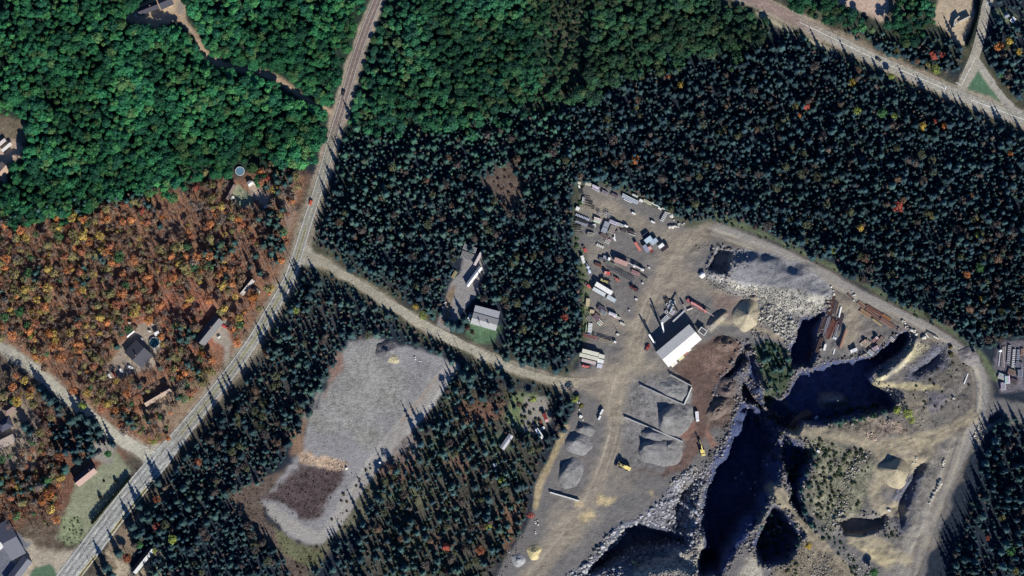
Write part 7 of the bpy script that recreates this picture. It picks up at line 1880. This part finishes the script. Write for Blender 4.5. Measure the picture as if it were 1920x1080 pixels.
# ---- hedges, small round bushes, poles
def hedge(label, pts, w, h, col):
    c = catmull(pts, 10); r = np.random.default_rng(5); T = TM()
    for a, b in zip(c[:-1], c[1:]):
        for _ in range(110):
            t = r.random(); p = np.array((wx(a[0] + (b[0] - a[0]) * t), wy(a[1] + (b[1] - a[1]) * t), 0.0))
            d = r.normal(size=3); d[2] = abs(d[2]); q = p + (r.uniform(-w, w) / 2, r.uniform(-w, w) / 2, r.uniform(.1, h)); g = r.uniform(.6, 1.3)
            T.tri(quadleaf(q, d, .5, r), [(0, 1, 2), (0, 2, 3)], 0, (g, g, g))
    v, t, m, cc = T.arrays()
    o = link(bpy.data.objects.new('hedge', raw_mesh('hedge', v, t, [FOLIAGE_M], None, np.concatenate([cc, np.ones((len(cc), 1))], 1)))); o.color = (*col, 1)
    tag(o, label, 'hedge')
hedge('long straight dark hedge between the lawn and the four lane highway', [(173, 981), (200, 948), (225, 918), (244, 895)], 1.5, 4.2, (.018, .028, .018))
def small_tree(px, py, s, col, label, group=None, kind='shrub', k=0, sz=None): tree(kind, 'bush' if kind == 'shrub' else 'conifer', wx(px), wy(py), s, sz or s, px, np.array(col), label, group, k)
small_tree(189, 933, 1.1, (.03, .035, .03), 'dark pointed shrub on the lawn behind the hedge, nearer the orange trees', sz=2.6)
small_tree(219, 904, 1.1, (.03, .035, .03), 'dark pointed shrub on the lawn behind the hedge, nearer the lane', sz=2.6, k=1)
small_tree(195, 902, .7, (.02, .022, .02), 'tiny dark shrub between the two pointed ones on the lawn')
small_tree(877, 614, 1.5, (.10, .055, .05), 'round reddish bush on the green lawn of the pale grey house'); small_tree(886, 624, 1.1, (.09, .05, .045), 'smaller reddish bush beside the round one on the green lawn', k=2)
small_tree(1782, 650, 1.3, (.12, .10, .04), 'yellow brown bush inside the haul road bend, upper one'); small_tree(1783, 665, 1.4, (.11, .095, .045), 'yellow brown bush inside the haul road bend, lower one', k=1)
small_tree(30, 790, 1.2, (.05, .07, .06), 'dark round shrub beside the navy roofed house', k=3)
for k in range(27):
    u = k / 26; px = 1838 - 24 * u ** 1.2 + 3 * math.sin(u * 3); py = -6 + 92 * u
    small_tree(px, py, .62, (.020, .030, .024), 'narrow dark cedar in the straight row between pale field and side road', 'cedars in the straight row', 'spruce', k % 6, .5)
for k, (px, py, s, sz) in enumerate(((78, 730, 1.5, 1.1), (86, 742, 1.6, 1.2), (97, 752, 1.7, 1.15), (110, 765, 1.3, 1.0), (150, 782, 1.5, 1.1), (166, 790, 1.6, 1.15), (178, 798, 1.6, 1.2), (135, 790, 1.4, 1.05), (50, 800, 1.5, 1.3), (60, 812, 1.5, 1.25), (186, 812, 1.3, 1.0), (840, 606, 1.3, 1.0), (850, 612, 1.6, 1.3), (862, 616, 1.5, 1.2), (872, 600, 1.1, .9), (870, 704, 1.6, 1.3), (880, 712, 1.5, 1.25), (262, 950, 1.3, 1.0), (268, 972, 1.4, 1.0), (278, 962, 1.2, 1.0), (250, 988, 1.4, 1.1), (258, 1005, 1.3, 1.0), (222, 1038, 1.3, 1.0), (200, 1066, 1.5, 1.1), (208, 1080, 1.4, 1.0), (193, 1088, 1.3, .9), (298, 905, 1.3, 1.1))):
    near = 'the four lane highway' if py > 900 else 'the pale gravel lane' if px < 300 else 'the gravel road'
    tree('spruce', 'spruce_tree', wx(px), wy(py), s, sz, k, np.array((.05, .10, .10)), 'large spruce on open ground beside ' + near + ', casting a long shadow', 'large spruces beside ' + near, k % 6)
r5 = np.random.default_rng(55)
for poly, step, lab, grp in (([(1480, 830), (1535, 850), (1520, 900), (1510, 950), (1545, 990), (1520, 1000), (1490, 940), (1474, 880)], 15, 'small dark spruce on the rock bench beside the deep pit', 'spruces on the rock bench'),
                             ([(1418, 1000), (1460, 950), (1505, 1005), (1490, 1045), (1435, 1060)], 15, 'small dark spruce in the shaded hollow beside the deep pit', 'spruces in the shaded hollow'),
                             ([(1545, 795), (1600, 775), (1650, 755), (1672, 770), (1600, 795)], 12, 'green spruce on the shaded bank above the east pit', 'spruces on the bank above the east pit'),
                             ([(1415, 650), (1470, 652), (1486, 692), (1466, 732), (1446, 756), (1430, 712)], 17, 'dark spruce on the overgrown mound between the pits', 'spruces on the overgrown mound'),
                             ([(1850, 800), (1925, 770), (1925, 800), (1870, 815)], 14, 'dark spruce on the bank at the far haul road corner', 'spruces on the haul road corner')):
    q = np.array(poly, float); lo = q.min(0); hi = q.max(0); A_, B_ = np.meshgrid(np.arange(lo[0], hi[0], step), np.arange(lo[1], hi[1], step))
    A_ = (A_ + r5.uniform(-.5, .5, A_.shape) * step).ravel(); B_ = (B_ + r5.uniform(-.5, .5, B_.shape) * step).ravel()
    k = sdist(A_, B_, q) > 0
    for x, y in zip(A_[k], B_[k]):
        sc = r5.uniform(.45, .95)
        tree('spruce', 'young_spruce', wx(x), wy(y), sc, sc * r5.uniform(.8, 1.1), r5.uniform(0, 6), np.array((.045, .095, .085)) * r5.uniform(.8, 1.3), lab, grp, int(r5.integers(0, 6)))
for px, py, sc in ((228, 628, .9), (220, 650, 1.0), (300, 690, .9), (318, 672, 1.0), (400, 668, 1.1), (392, 676, .9), (356, 618, 1.0), (350, 640, .9), (262, 725, .9), (334, 745, .9), (425, 520, .9), (432, 535, 1.0), (488, 512, 1.0)):
    if free(px, py): tree('spruce', 'spruce_tree', wx(px), wy(py), sc, sc, px, np.array((.045, .095, .085)), 'dark green spruce close to a house in the autumn wood', 'spruces close to the houses in the autumn wood', int(px) % 6)
def pole(label, px, py, h=9.5, group=None):
    t = thing('utility_pole', label, 'utility pole', px, py, group=group)
    m = MB(); m.tube((0, 0, 0), (0, 0, h), .17, .11, 8); m.obj('pole', WOOD_M, t)
    c = MB(); c.box((0, 0, h - .6), (2.2, .14, .14)); c.obj('crossarm', WOOD_M, t)
    for x in (-.9, 0, .9):
        q = MB(); q.tube((x, 0, h - .53), (x, 0, h - .3), .06, n=6); q.obj('insulator', CONC_M, t)
for px, py, lab in ((160, 1004, 'utility pole at the end of the lawn hedge'), (167, 1052, 'utility pole on the median of the four lane highway'), (271, 914, 'utility pole on the verge of the highway by the hedge'), (303, 906, 'utility pole right of the highway near the start of the median'),
                    (1564, 66, 'utility pole above the bend of the two lane road'), (1688, 122, 'utility pole on the upper verge of the two lane road'), (1776, 178, 'utility pole below the stop line of the two lane road'), (1900, 230, 'utility pole where the slip road joins'),
                    (862, 658, 'utility pole beside the gravel road below the green lawn'), (1034, 706, 'utility pole at the entrance of the quarry'), (1850, 764, 'utility pole at the end of the haul road bend'), (68, 814, 'utility pole beside the navy roofed house'), (902, 612, 'flag pole on the green lawn'), (1722, 851, 'utility pole beside the dark slope of the haul road')):
    pole(lab, px, py)
wallshape = MB()
t = thing('retaining_wall', 'zigzag pale retaining wall with a black shadow on the field beside the cedars', 'wall', 1785, 45, z=0)
for (x0, y0, x1, y1) in ((1787, 53, 1790, 38), (1790, 38, 1798, 31), (1796, 42, 1818, 31), (1785, 54, 1793, 43)):
    L = math.hypot(x1 - x0, y1 - y0) * MPP; a = -math.atan2(y1 - y0, x1 - x0)
    q = MB(); q.box(((wx((x0 + x1) / 2) - wx(1785)), (wy((y0 + y1) / 2) - wy(45)), 1.7), (L, .8, 3.4), a); setc(q.obj('wall_section', PAINTED_M, t), (.52, .50, .46))
